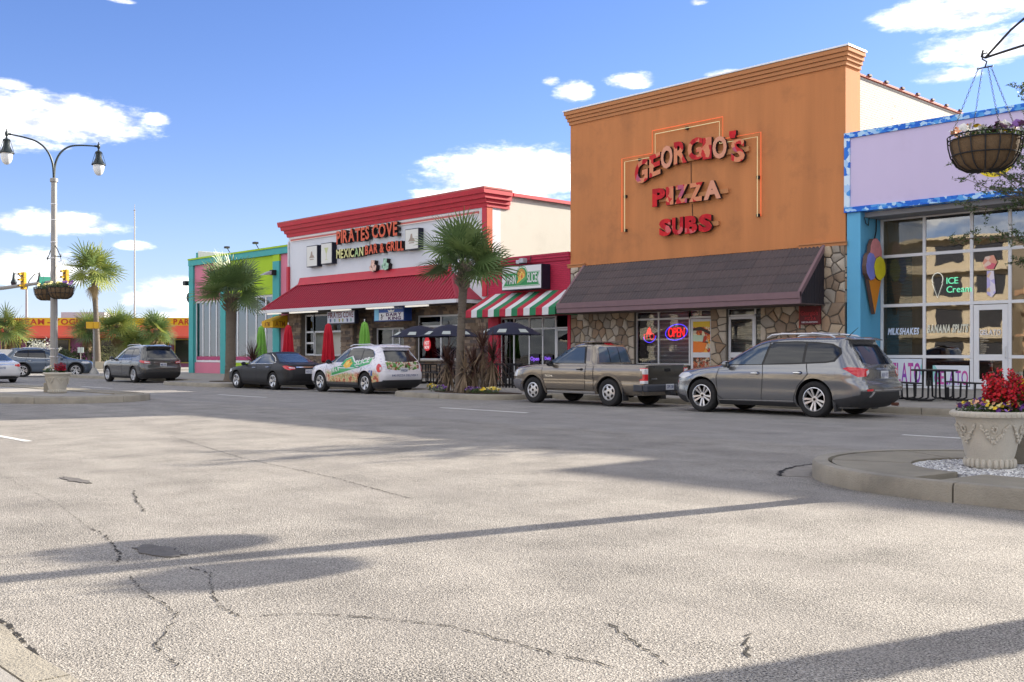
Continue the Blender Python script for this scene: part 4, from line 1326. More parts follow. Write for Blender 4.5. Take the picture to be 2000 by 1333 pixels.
LY2 = FY - .28
sg = thing('raised_letter_sign', 'raised orange red letters in two words, top line of the white bar facade', 'sign', (-42, LY2, 7))
row('PIRATES COVE', -44.85, -39.65, 7.06, 7.70, ORG, sg, .03, LY2, .24)
sg = thing('raised_letter_sign', 'raised pale yellow and green letters MEXICAN on the white bar facade', 'sign', (-43.4, LY2, 6.3))
row('MEXICAN', -44.85, -42.45, 6.30, 6.74, [YEL, YEL, YEL, YEL, YEL, GRL, YEL], sg, .03, LY2, .24)
sg = thing('raised_letter_sign', 'raised orange red letters BAR & GRILL on the white bar facade', 'sign', (-40.5, LY2, 6.3))
row('BAR & GRILL', -42.30, -39.15, 6.33, 6.78, ORG, sg, .035, LY2, .24)
MB().tube([(-42.2, FY - .02, 7.95), (-42.2, FY - .02, 7.6)], .015, 5).tube([(-42.25, FY - .02, 7.05), (-42.25, FY - .02, 6.8)], .015, 5).build('cable', LSIDE, sg)
PALE = M('lightbox face', (.66, .66, .62), .4, var=.05, bump=0)
for i, (x0, x1, z0, z1, pc, lb) in enumerate([(-47.65, -46.6, 6.02, 7.16, 'hat', 'white picture lightbox farthest from the pizza shop on the white facade'), (-46.25, -45.2, 6.08, 7.20, 'glass', 'white lightbox with a cocktail glass picture left of the raised letters'), (-39.0, -37.95, 6.30, 7.30, 'fish', 'white picture lightbox right of the raised letters, partly behind the palm')]):
    t = thing('picture_lightbox', lb, 'sign', ((x0 + x1) / 2, FY, z0), 'picture lightboxes on the white facade')
    MB().box(x0, x1, FY - .30, FY - .01, z0, z1).build('cabinet', M('navy cabinet', (.012, .014, .03), .4), t)
    MB().box(x0 + .04, x1 - .04, FY - .315, FY - .302, z0 + .04, z1 - .04).build('sign_face', PALE, t)
    xm, zm = (x0 + x1) / 2, (z0 + z1) / 2
    if pc == 'glass':
        MB().prism([(xm - .2, zm + .3), (xm + .2, zm + .3), (xm + .02, zm - .02), (xm + .02, zm - .3), (xm - .02, zm - .3), (xm - .02, zm - .02)], FY - .32, FY - .317, 'y').box(xm - .12, xm + .12, FY - .32, FY - .317, zm - .34, zm - .31).build('picture', M('faded green print', (.52, .56, .28), .5), t)
    else:
        MB().prism([(xm - .26, zm - .1), (xm + .26, zm - .1), (xm + .16, zm + .04), (xm + .08, zm + .06), (xm + .04, zm + .26), (xm - .06, zm + .24), (xm - .12, zm + .05)], FY - .32, FY - .317, 'y').box(xm - .2, xm + .2, FY - .32, FY - .317, zm - .2, zm - .15).build('picture', M('faded brown print', (.34, .27, .22), .5), t)
for i, (x0, z0, c_, lb) in enumerate([(-42.0, 5.44, (.62, .42, .34), 'small pinkish cut-out emblem under the raised letters on the white facade'), (-40.98, 5.46, (.32, .50, .38), 'small green cut-out emblem under the raised letters on the white facade')]):
    t = thing('emblem_sign', lb, 'sign', (x0 + .3, FY, z0), 'small emblems on the white facade')
    o_ = [(x0 + .05, z0 + .1), (x0 + .3, z0), (x0 + .55, z0 + .06), (x0 + .6, z0 + .3), (x0 + .42, z0 + .38), (x0 + .46, z0 + .56), (x0 + .18, z0 + .6), (x0 + .12, z0 + .34), (x0, z0 + .26)]
    MB().prism(o_, FY - .24, FY - .01, 'y', 0, 1).build('emblem', [M_cells('emblem print %d' % i, [(0, c_), (.6, tuple(min(1, k * 1.25) for k in c_)), (.85, tuple(k * .5 for k in c_))], 9, .5), LSIDE], t)
# ground floor: stacked stone piers, windows
LEDGE = [M('ledge stone %d' % i, c, .85, var=.25, vs=6, bump=.12, bs=30) for i, c in enumerate([(.20, .145, .10), (.25, .19, .14), (.155, .115, .09), (.29, .22, .16), (.12, .10, .09)])]
SCORE = MB()
ledge = [MB() for _ in LEDGE]
rg = random.Random(5)
for (x0, x1, z0, z1, y) in [(-49.98, -48.75, .1, 3.62, FY + .0), (-44.85, -43.75, .1, 3.62, FY), (-43.75, -42.45, .1, 3.62, FY + .25), (-48.7, -44.85, .1, 1.25, FY + .12), (-42.45, -39.6, 2.68, 3.62, FY + .25), (-39.6, -38.75, .1, 3.62, FY + .1), (-38.75, -33.9, 3.2, 3.62, FY + .12), (-38.75, -33.9, .1, 1.05, FY + .12), (-35.3, -33.45, .1, 3.62, FY + .05)]:
    SCORE.box(x0 + .01, x1 - .01, y + .04, y + .3, z0, z1)
    z = z0
    while z < z1 - .02:
        h_ = min(rg.choice((.07, .09, .12, .15)), z1 - z)
        x = x0
        while x < x1 - .01:
            w_ = min(rg.uniform(.18, .55), x1 - x)
            p_ = rg.uniform(0, .05)
            ledge[rg.randrange(5)].box(x + .004, x + w_ - .004, y + .01 - p_, y + .06, z + .004, z + h_ - .004)
            x += w_
        z += h_
SCORE.build('stone_backing', MORT, pb)
for k, l in enumerate(ledge):
    l.build('ledge_stones', LEDGE[k], pb, kind='stuff', fix=False)
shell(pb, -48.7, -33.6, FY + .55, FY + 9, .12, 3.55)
BLIND = M('olive blind', (.46, .48, .18), .7, var=.25, vs=1.5, bump=0)
OL = M_glass('olive glass', (.8, .82, .6), 1.4)
glazing(pb, [-48.7, -47.85], [1.32, 1.95, 2.55, 3.45], FY + .3, .10, WFRAME)
glazing(pb, [-47.85, -44.88], [2.55, 3.45], FY + .3, .10, WFRAME, OL)
MB().box(-48.65, -44.9, FY + .40, FY + .42, 2.6, 3.42).build('blind', BLIND, pb)
mb = MB().box(-47.85, -47.75, FY + .3, FY + .36, 1.32, 2.5).box(-46.9, -46.82, FY + .34, FY + .38, 1.32, 2.5).box(-44.95, -44.87, FY + .3, FY + .36, 1.32, 2.5).box(-47.75, -44.95, FY + .2, FY + .45, 1.27, 1.33)
mb.build('serving_hatch', ALU, pb)
for i in range(26):
    rg = random.Random(100 + i)
    x = rg.uniform(-46.6, -44.6); z = rg.choice((1.35, 1.6, 1.85))
    MB().lathe([(.04, 0), (.04, .16), (.015, .22), (.015, .3)], (x, FY + 1.2 + rg.uniform(0, .4), z), 7).build('bottle', M('bottle %d' % (i % 4), [(.05, .15, .22), (.2, .06, .02), (.12, .2, .06), (.3, .3, .35)][i % 4], .1, bump=0), pb)
MB().box(-46.8, -44.4, FY + 1.0, FY + 1.8, 1.2, 1.34).build('bar_counter', BLACK, pb)
glazing(pb, [-42.4, -41.1, -40.55, -39.7], [.2, 2.62], FY + .55, .09, WFRAME)
glazing(pb, [-38.7, -37.04, -35.3], [1.1, 2.66, 3.15], FY + .30, .09, WFRAME)
MB().box(-38.75, -35.25, FY - .08, FY + .4, 1.02, 1.09).build('window_sill', M('stone sill', (.42, .38, .32), .8, var=.15), pb)
t = thing('window_sign', 'red drop-shaped HOT NOW sign inside the window left of the big palm', 'sign', (-38.0, FY + .3, 1.4))
o_ = [(-38.05 + .26 * math.cos(a), 1.80 + .30 * math.sin(a)) for a in [PI * .72 + i * PI / 12 for i in range(20)]]
MB().prism([(-38.05, 2.32)] + o_, FY + .28, FY + .30, 'y').build('sign_board', M_emit('lit red sign', (.55, .02, .03), .12), t)
MB().text('HOT', -38.22, 1.80, .17, FY + .272, 0, .006, width=.34, bold=.03).build('lettering', M_emit('lit white letter', (.7, .68, .66), .1), t)
MB().text('NOW', -38.22, 1.60, .15, FY + .272, 0, .006, width=.34, bold=.03).build('lettering', M_emit('lit white letter', (.7, .68, .66), .1), t)
# hanging signs under the eave
t = thing('hanging_sign', 'white hanging sign with dark red letters and small drink pictures under the eave', 'sign', (-43.7, FY - .8, 2.9))
HY = FY - .85
MB().box(-44.85, -42.35, HY, HY + .22, 2.88, 3.56).build('cabinet', M('navy cabinet', (.012, .014, .03), .4), t)
MB().box(-44.79, -42.41, HY - .012, HY - .002, 2.93, 3.51).build('sign_face', M('lilac white face', (.58, .60, .68), .45, var=.04, bump=0), t)
MB().text('PIRATES COVE', -44.72, 3.20, .28, HY - .018, 0, .004, width=2.24, bold=.02).build('lettering', M('maroon letter', (.14, .012, .03), .5), t)
for i, (x, c_) in enumerate([(-44.5, (.05, .06, .18)), (-44.12, (.15, .32, .32)), (-43.7, (.35, .33, .06)), (-43.4, (.3, .3, .1)), (-43.0, (.05, .06, .18)), (-42.68, (.18, .34, .30))]):
    MB().prism([(x - .07, 3.15), (x + .07, 3.13), (x + .05, 2.98), (x - .03, 2.97)], HY - .018, HY - .014, 'y').build('drink_picture', M('drink print %d' % i, c_, .5), t)
for x in (-44.5, -42.7):
    MB().tube([(x, HY + .11, 3.56), (x, HY + .11, 3.64)], .02, 5).build('hanger', BLACK, t)
t = thing('hanging_sign', 'blue and white ice cream lightbox reading DAIRY KING under the eave', 'sign', (-39.6, HY, 2.9))
MB().box(-40.75, -38.35, HY, HY + .45, 2.93, 3.63).build('cabinet', M('royal blue cabinet', (.015, .05, .22), .4), t)
MB().box(-40.70, -40.35, HY - .012, HY - .002, 2.97, 3.60).build('side_face', M('sky blue face', (.22, .55, .78), .4), t)
MB().box(-40.33, -38.40, HY - .012, HY - .002, 3.34, 3.60).build('top_face', M('royal blue face', (.02, .08, .36), .4), t)
MB().box(-40.33, -38.40, HY - .012, HY - .002, 2.97, 3.335).build('sign_face', M('white sign face', (.70, .70, .72), .4), t)
MB().text('DAIRY', -39.75, 3.17, .14, HY - .018, 0, .004, width=1.2, bold=.04).build('lettering', M('dark purple letter', (.07, .012, .09), .5), t)
MB().text('KING', -39.58, 2.99, .14, HY - .018, 0, .004, width=1.0, bold=.04).build('lettering', M('dark purple letter', (.07, .012, .09), .5), t)
MB().text('ICE CREAM SHAKES', -40.26, 3.50, .07, HY - .018, 0, .004, width=1.8).prism([(-39.55, 3.36), (-39.15, 3.36), (-39.08, 3.47), (-39.22, 3.42), (-39.35, 3.48), (-39.48, 3.42), (-39.62, 3.47)], HY - .018, HY - .014, 'y').build('crown_print', SW, t)
mb = MB().ball((-40.1, HY - .02, 3.22), .055, 8, 6, sq=(1, .2, 1)).tube([(-40.1, HY - .02, 3.17), (-40.05, HY - .02, 3.08), (-40.14, HY - .02, 3.0)], .015, 5).tube([(-40.18, HY - .02, 3.08), (-40.05, HY - .02, 3.14), (-39.92, HY - .02, 3.20)], .012, 5)
mb.build('figure_print', M('dark print', (.05, .04, .05), .5), t)

# ---- 5. the pink, lime and teal gift shop
gs = thing('gift_shop', 'pink, lime and teal gift shop with tall white framed windows', 'building', (-56, FY, 0))
PINK = M('pink stucco', (.62, .20, .28), .75, var=.06, vs=.8, bump=.06, bs=25, dirt=.06)
LIME = M('lime stucco', (.36, .55, .025), .75, var=.06, vs=.8, bump=.06, bs=25, dirt=.05)
TEAL = M('teal paint', (.06, .36, .36), .65, var=.08, vs=1, bump=.04, dirt=.05)
for x0, x1, z0, z1 in ((-61.95, -57.9, 4.72, 7.0), (-61.95, -57.9, .1, .82), (-51.0, -50.0, .1, 7.0)): MB().box(x0, x1, FY + .12, FY + .4, z0, z1).build('pink_panel', PINK, gs)
for z0, z1 in ((4.78, 7.0), (.1, .82)): MB().box(-57.25, -51.7, FY + .11, FY + .4, z0, z1).build('lime_panel', LIME, gs)
MB().box(-62.1, -61.5, FY, FY + .5, .1, 7.02).build('pilaster', TEAL, gs)
MB().box(-57.9, -57.25, FY, FY + .5, .1, 7.0).build('pilaster', TEAL, gs)
MB().box(-51.7, -51.0, FY, FY + .5, .1, 6.62).build('pilaster', TEAL, gs)
MB().box(-51.7, -51.0, FY + .01, FY + .5, 6.62, 7.0).build('pilaster_cap', LIME, gs)
MB().box(-62.12, -50.0, FY - .03, FY + .5, 7.003, 7.36).build('teal_band', TEAL, gs)
MB().box(-62.1, -50.0, FY - .08, FY + .5, 7.362, 7.46).build('lime_cap', LIME, gs)
MB().box(-62.1, -61.9, FY + .5, 46, .1, 7.9).box(-61.9, -50.2, 45.6, 46, .1, 7.9).build('side_wall', TEAL, gs)
WC = M('white corrugated parapet', (.66, .66, .66), .6, var=.05, vs=9, bump=0, stretch=(1, 1, .1))
for i in range(10):
    y = FY + .55 + i * .62
    MB().prism([(y, 7.47), (y + .6, 7.47), (y + .6, 8.0 - (i + 1) * .0), (y, 8.0)], -61.88, -61.80, 'x').build('parapet_panel', WC, gs)
MB().prism([(-61.85, 7.47), (-57.2, 7.47), (-61.85, 8.0)], FY + .52, FY + .56, 'y').build('sloping_parapet', WC, gs)
SH3 = M_glass('bright shop glass', (.8, .82, .84), 3.4)
glazing(gs, [-61.45, -60.55, -59.65, -58.75, -57.95], [.9, 4.66], FY + .2, .13, WFRAME, SH3)
glazing(gs, [-57.2, -56.1, -55.0, -53.9, -52.8, -51.75], [.9, 4.72], FY + .2, .13, WFRAME, SH3)
shell(gs, -61.4, -51.7, FY + .45, FY + 9, .12, 4.8, INTW)
mb = MB()
rg = random.Random(2)
DISP = [M('display %d' % i, c, .7, var=.4, vs=6, bump=0) for i, c in enumerate([(.82, .78, .72), (.12, .3, .34), (.5, .2, .18), (.7, .6, .25), (.1, .1, .12), (.3, .42, .2)])]
for k in range(70):
    x = rg.uniform(-61.2, -52.0); z = rg.uniform(.9, 4.0); w_ = rg.uniform(.2, .6); h_ = rg.uniform(.2, .8); y = FY + rg.uniform(.6, 2.2)
    mb.box(x, x + w_, y, y + .08, z, z + h_, k % 6)
mb.build('window_display', DISP, gs, kind='stuff')
PK2 = M('magenta strip', (.42, .06, .16), .6)
MB().box(-61.4, -57.98, FY + .19, FY + .198, .98, 1.2).box(-57.15, -51.78, FY + .19, FY + .198, .98, 1.2).build('window_strip', PK2, gs)
t = thing('cash_machine_awning', 'small yellow canvas awning marked ATM beside the stone pier', 'awning', (-50.4, FY, 2.8))
YC = M('yellow canvas', (.62, .36, .015), .7, var=.1, vs=4, bump=.03)
MB().prism([(FY - .02, 3.52), (FY - .95, 3.18), (FY - .96, 2.82), (FY - .02, 2.82)], -51.25, -50.05, 'x').build('canvas', YC, t)
MB().text('ATM', -50.65, 2.88, .25, FY - .965, 0, .004, width=.55, center=True, bold=.02).build('lettering', M('orange brown letter', (.28, .10, .01), .6), t)
MB().text('ATM', FY - .8, 2.9, .28, -50.04, 0, .004, width=.6, bold=.02, face='+x').build('lettering', M('orange brown letter', (.28, .10, .01), .6), t)
t = thing('wall_lamp', 'grey and black wall lamp on the teal pilaster above the yellow awning', 'lamp', (-51.4, FY, 5.9))
MB().box(-51.55, -51.25, FY - .3, FY - .002, 5.82, 6.12).build('lamp_body', BLACK, t, bevel=.03)
MB().prism([(FY - .3, 6.05), (FY - .75, 5.85), (FY - .75, 5.80), (FY - .3, 5.85)], -51.75, -51.3, 'x').build('lamp_hood', M('grey lamp', (.45, .45, .5), .5, .2), t)
t = thing('wall_lamp', 'black corner lamp and loudspeaker on the teal corner of the gift shop', 'lamp', (-62.2, FY + .2, 5.4))
MB().tube([(-62.1, FY + .3, 5.9), (-62.9, FY + .2, 5.95)], .04, 6).build('arm', BLACK, t)
MB().box(-63.1, -62.7, FY + .05, FY + .35, 5.8, 6.1).build('lamp_body', BLACK, t, bevel=.03)
MB().ball((-62.25, FY + .2, 5.0), .38, 12, 8, sq=(.5, .7, 1)).build('speaker', BLACK, t, smooth=True)
for i, x in enumerate((-56.6, -53.2)):
    t = thing('roof_spotlight', ['small black spotlight on the lime roof cap above the palm', 'small black spotlight on the lime roof cap near the red cornice'][i], 'lamp', (x, FY - .05, 7.46), 'spotlights on the gift shop roof')
    MB().tube([(x, FY - .03, 7.46), (x, FY - .2, 7.72)], .025, 5).build('stem', BLACK, t)
    MB().box(x - .14, x + .14, FY - .36, FY - .12, 7.72, 7.84).build('lamp_head', BLACK, t)

# ---- 6. the yogurt parlour beyond the cross street
C2, S2 = .7250, .6888
yb_ = thing('yogurt_parlour', 'low parlour with yellow sign band and coral awning beyond the cross street', 'building', (-93.0, 40.06, 0))
yb_.rotation_euler = (0, 0, HEAD)


def local_build(mb, name, mat, parent, **k):
    o = mb.build(name, mat, None, **k)
    o.parent = parent
    return o


CORAL = M('coral awning', (.60, .09, .05), .65, var=.10, vs=.6, bump=0, dirt=.06)
local_build(MB().box(-26, 8.6, .2, 14, .0, 4.3), 'wall', M('plum pink wall', (.42, .16, .30), .8, var=.1), yb_)
local_build(MB().box(-13.2, 8.6, -.9, .19, 3.98, 4.68), 'sign_band', M('yellow sign band', (.72, .44, .015), .5, var=.05, bump=0), yb_)
local_build(MB().text('ICE CREAM - YOGURT', -12.5, 4.08, .50, -.92, 0, .02, width=9.2, bold=.03), 'lettering', M('dark red band letter', (.45, .05, .02), .5), yb_)
local_build(MB().text('PARLOR', 3.9, 4.08, .5, -.92, 0, .02, width=3.0, bold=.03), 'lettering', M('dark red band letter', (.45, .05, .02), .5), yb_)
local_build(MB().prism([(-.9, 3.98), (-2.4, 2.95), (-2.4, 2.8), (-.9, 2.8)], -13.6, 8.6, 'x'), 'awning', CORAL, yb_)
for i in range(9):
    x = -12.4 + i * 2.3
    fr = local_build(MB().box(x - .06, x + 1.75, .10, .19, .5, 2.75), 'window', M('yellow frame', (.68, .55, .15), .5), yb_) if i != 3 else local_build(MB().box(x, x + 1.7, .06, .19, .3, 2.8), 'door', M('magenta door', (.52, .14, .38), .6), yb_)
    if i != 3:
        local_build(MB().box(x + .06, x + 1.63, .05, .09, .6, 2.65), 'pane', M('dark far glass', (.03, .035, .04), .06, bump=0), fr)
local_build(MB().box(-8.6, -4.4, 4, 8, 4.3, 5.4), 'roof_unit', M('grey roof unit', (.42, .43, .44), .6, var=.1), yb_)

# ---- 7. across the street, seen in the windows and paintwork
ob = thing('apartment_building', 'cream balconied building across the street, mirrored in the shop windows', 'building', (-36, -19, 0))
CRM = M('cream render', (.55, .47, .34), .8, var=.08, vs=.5, bump=0)
DKW = M('dark far window', (.05, .05, .055), .1, bump=0)


def block(x0, x1, y0, y1, h, fl, parent, wall, nb):
    MB().box(x0, x1, y0, y1, 0, h).build('wall', wall, parent)
    nfl = int(h / fl)
    for k in range(nfl):
        for i in range(nb):
            a = x0 + (x1 - x0) * (i + .15) / nb; b2 = x0 + (x1 - x0) * (i + .85) / nb
            MB().box(a, b2, y1 + .002, y1 + .03, k * fl + .9, k * fl + 2.3).build('window', DKW, parent)
        MB().box(x0 - .2, x1 + .2, y1, y1 + 1.1, k * fl + 2.7, k * fl + 2.95).build('balcony', wall, parent)


block(-40.5, -31, -32, -19.5, 10.6, 2.6, ob, CRM, 3)
ob2 = thing('corner_building', 'tan brick building across the street, mirrored in the shop windows', 'building', (2, -19, 0))
block(-30, 14, -32, -19.5, 6.6, 3.2, ob2, M('tan brick far', (.36, .22, .13), .8, var=.2, vs=3, bump=0), 6)
ob3 = thing('hotel_building', 'long pale building across the street, mirrored in the car doors', 'building', (-44, -19, 0))
block(-76, -41.5, -32, -19.5, 6.0, 3.0, ob3, M('pale render', (.56, .52, .44), .8, var=.1, vs=1, bump=0), 12)
nb_ = thing('corner_shop', 'pale two storey shop right of the ice cream shop, beyond the edge', 'building', (5, FY, 0))
MB().box(-2.95, 14, FY + .3, 46, .1, 9.15).build('wall', CRM, nb_)
MB().box(-2.95, 14, FY - .05, FY + .28, 8.7, 9.2).build('parapet', CRM, nb_)
MB().box(-2.95, 14, FY + .0, FY + .29, .1, 8.69).build('front', CRM, nb_)
for i in range(5):
    MB().box(-1.9 + i * 3.1, .2 + i * 3.1, FY - .02, FY - .001, 5.0, 7.2).build('window', DKW, nb_)
    MB().box(-2.1 + i * 3.1, .4 + i * 3.1, FY - .02, FY - .001, .6, 3.2).build('shop_window', DKW, nb_)

# ---------------------------------------------------------------- vehicles
# local frame: nose towards +x, left side +y, wheels on z = 0
TYRE = M('tyre rubber', (.022, .022, .023), .85, var=.25, vs=20, bump=.08)
SILVER = M('alloy', (.62, .62, .63), .32, .75, var=.06, bump=0)
WELL = M('wheel well', (.008, .008, .009), .9, var=0, bump=0)
CLAD = M('black cladding', (.035, .036, .04), .6, var=.15, vs=10, bump=.05)
TRIM = M('gloss black trim', (.012, .012, .014), .2, var=0, bump=0)
CHROME = M('chrome', (.72, .73, .75), .12, .9, var=0, bump=0)
SEAM = M('panel gap', (.008, .008, .009), .8, var=0, bump=0)
TGLASS = M('tinted car glass', (.012, .016, .024), .04, var=.1, bump=0, spec=.55)
LGLASS = M('clear car glass', (.05, .075, .11), .04, var=.4, vs=1.5, bump=0, spec=.7)
RLENS = M('red lens', (.36, .012, .02), .12, var=.25, vs=14, bump=0, emit=(.6, .01, .015), es=.05, coat=1)
CLENS = M('clear lens', (.62, .63, .66), .12, var=.2, vs=20, bump=0, coat=1)
PLATE = M('number plate', (.60, .62, .66), .5, var=.08, vs=20, bump=0)
PLTX = M('plate figure', (.06, .09, .22), .5, var=0, bump=0)


def paint(name, col, metal=.45, rough=.26):
    m = M(name, col, rough, metal, var=.05, vs=1.0, bump=0, coat=1.0)
    return m


def pchip(tab):
    xs = [p[0] for p in tab]; ys = [p[1] for p in tab]
    n = len(xs)
    h = [xs[i + 1] - xs[i] for i in range(n - 1)]; d = [(ys[i + 1] - ys[i]) / h[i] for i in range(n - 1)]
    m = [0.] * n
    m[0], m[-1] = d[0], d[-1]
    for i in range(1, n - 1):
        m[i] = 0. if d[i - 1] * d[i] <= 0 else 2 * d[i - 1] * d[i] / (d[i - 1] + d[i])

    def f(x):
        x = min(max(x, xs[0]), xs[-1])
        i = 0
        while i < n - 2 and x > xs[i + 1]: i += 1
        t = (x - xs[i]) / h[i]
        return (2 * t ** 3 - 3 * t * t + 1) * ys[i] + (t ** 3 - 2 * t * t + t) * h[i] * m[i] + (-2 * t ** 3 + 3 * t * t) * ys[i + 1] + (t ** 3 - t * t) * h[i] * m[i + 1]
    return f


def loft(front, rear, half, cf, rf, cr, rr, zs):
    """a closed body from level outlines: nose and tail position, half width and corner roundness against height"""
    F, B, Wd, CF, RF, CR, RR = map(pchip, (front, rear, half, cf, rf, cr, rr))
    mb = MB()
    nE, nC, nS = 7, 10, 42
    ring = None
    for z in zs:
        xf, xr, w_ = F(z), B(z), max(.02, Wd(z))
        L = xf - xr
        a, b_ = min(CF(z), L * .45), min(RF(z), w_ * .9)
        c, d = min(CR(z), L * .4), min(RR(z), w_ * .9)
        pts = []
        for i in range(nE): pts.append((xr - .04 * (1 - (i / nE) ** 2) * min(1, w_), (w_ - d) * i / nE))
        for i in range(nC):
            t = PI / 2 * i / nC
            pts.append((xr + c * (1 - math.cos(t)), w_ - d + d * math.sin(t)))
        for i in range(nS + 1): pts.append((xr + c + (L - a - c) * i / nS, w_))
        for i in range(1, nC + 1):
            t = PI / 2 * i / nC
            pts.append((xf - a + a * math.sin(t), w_ - b_ + b_ * math.cos(t)))
        for i in range(1, nE): pts.append((xf + .05 * (1 - (1 - i / nE) ** 2) * min(1, w_), (w_ - b_) * (1 - i / nE)))
        pts.append((xf + .05 * min(1, w_), 0))
        full = pts + [(x, -y) for x, y in pts[-2:0:-1]]
        n = len(full)
        o = len(mb.v)
        mb.v += [(x, y, z) for x, y in full]
        if ring is not None:
            for i in range(n):
                j = (i + 1) % n
                mb.f.append([ring + i, ring + j, o + j, o + i]); mb.m.append(0)
        else:
            mb.f.append([o + i for i in range(n)][::-1]); mb.m.append(0)
        ring = o
    mb.f.append([ring + i for i in range(n)]); mb.m.append(0)
    return mb


def body_mesh(mb, cutters, mats):
    """cut wheel wells out of the loft and return finished mesh + ray tree"""
    me = bpy.data.meshes.new('tmp'); me.from_pydata(mb.v, [], mb.f)
    o = bpy.data.objects.new('tmp', me); COL.objects.link(o)
    me.materials.append(mats[0])
    c = bpy.data.meshes.new('cut'); c.from_pydata(cutters.v, [], cutters.f); c.materials.append(mats[1])
    bm = bmesh.new(); bm.from_mesh(c); bmesh.ops.recalc_face_normals(bm, faces=bm.faces); bm.to_mesh(c); bm.free()
    bm = bmesh.new(); bm.from_mesh(me); bmesh.ops.recalc_face_normals(bm, faces=bm.faces); bm.to_mesh(me); bm.free()
    co = bpy.data.objects.new('cut', c); COL.objects.link(co)
    md = o.modifiers.new('b', 'BOOLEAN'); md.operation = 'DIFFERENCE'; md.object = co; md.solver = 'EXACT'; md.material_mode = 'TRANSFER'
    dg = bpy.context.evaluated_depsgraph_get()
    out = bpy.data.meshes.new_from_object(o.evaluated_get(dg), preserve_all_data_layers=False, depsgraph=dg)
    bpy.data.objects.remove(o); bpy.data.objects.remove(co)
    bm = bmesh.new(); bm.from_mesh(out)
    tree = BVHTree.FromBMesh(bm); bm.free()
    return out, tree


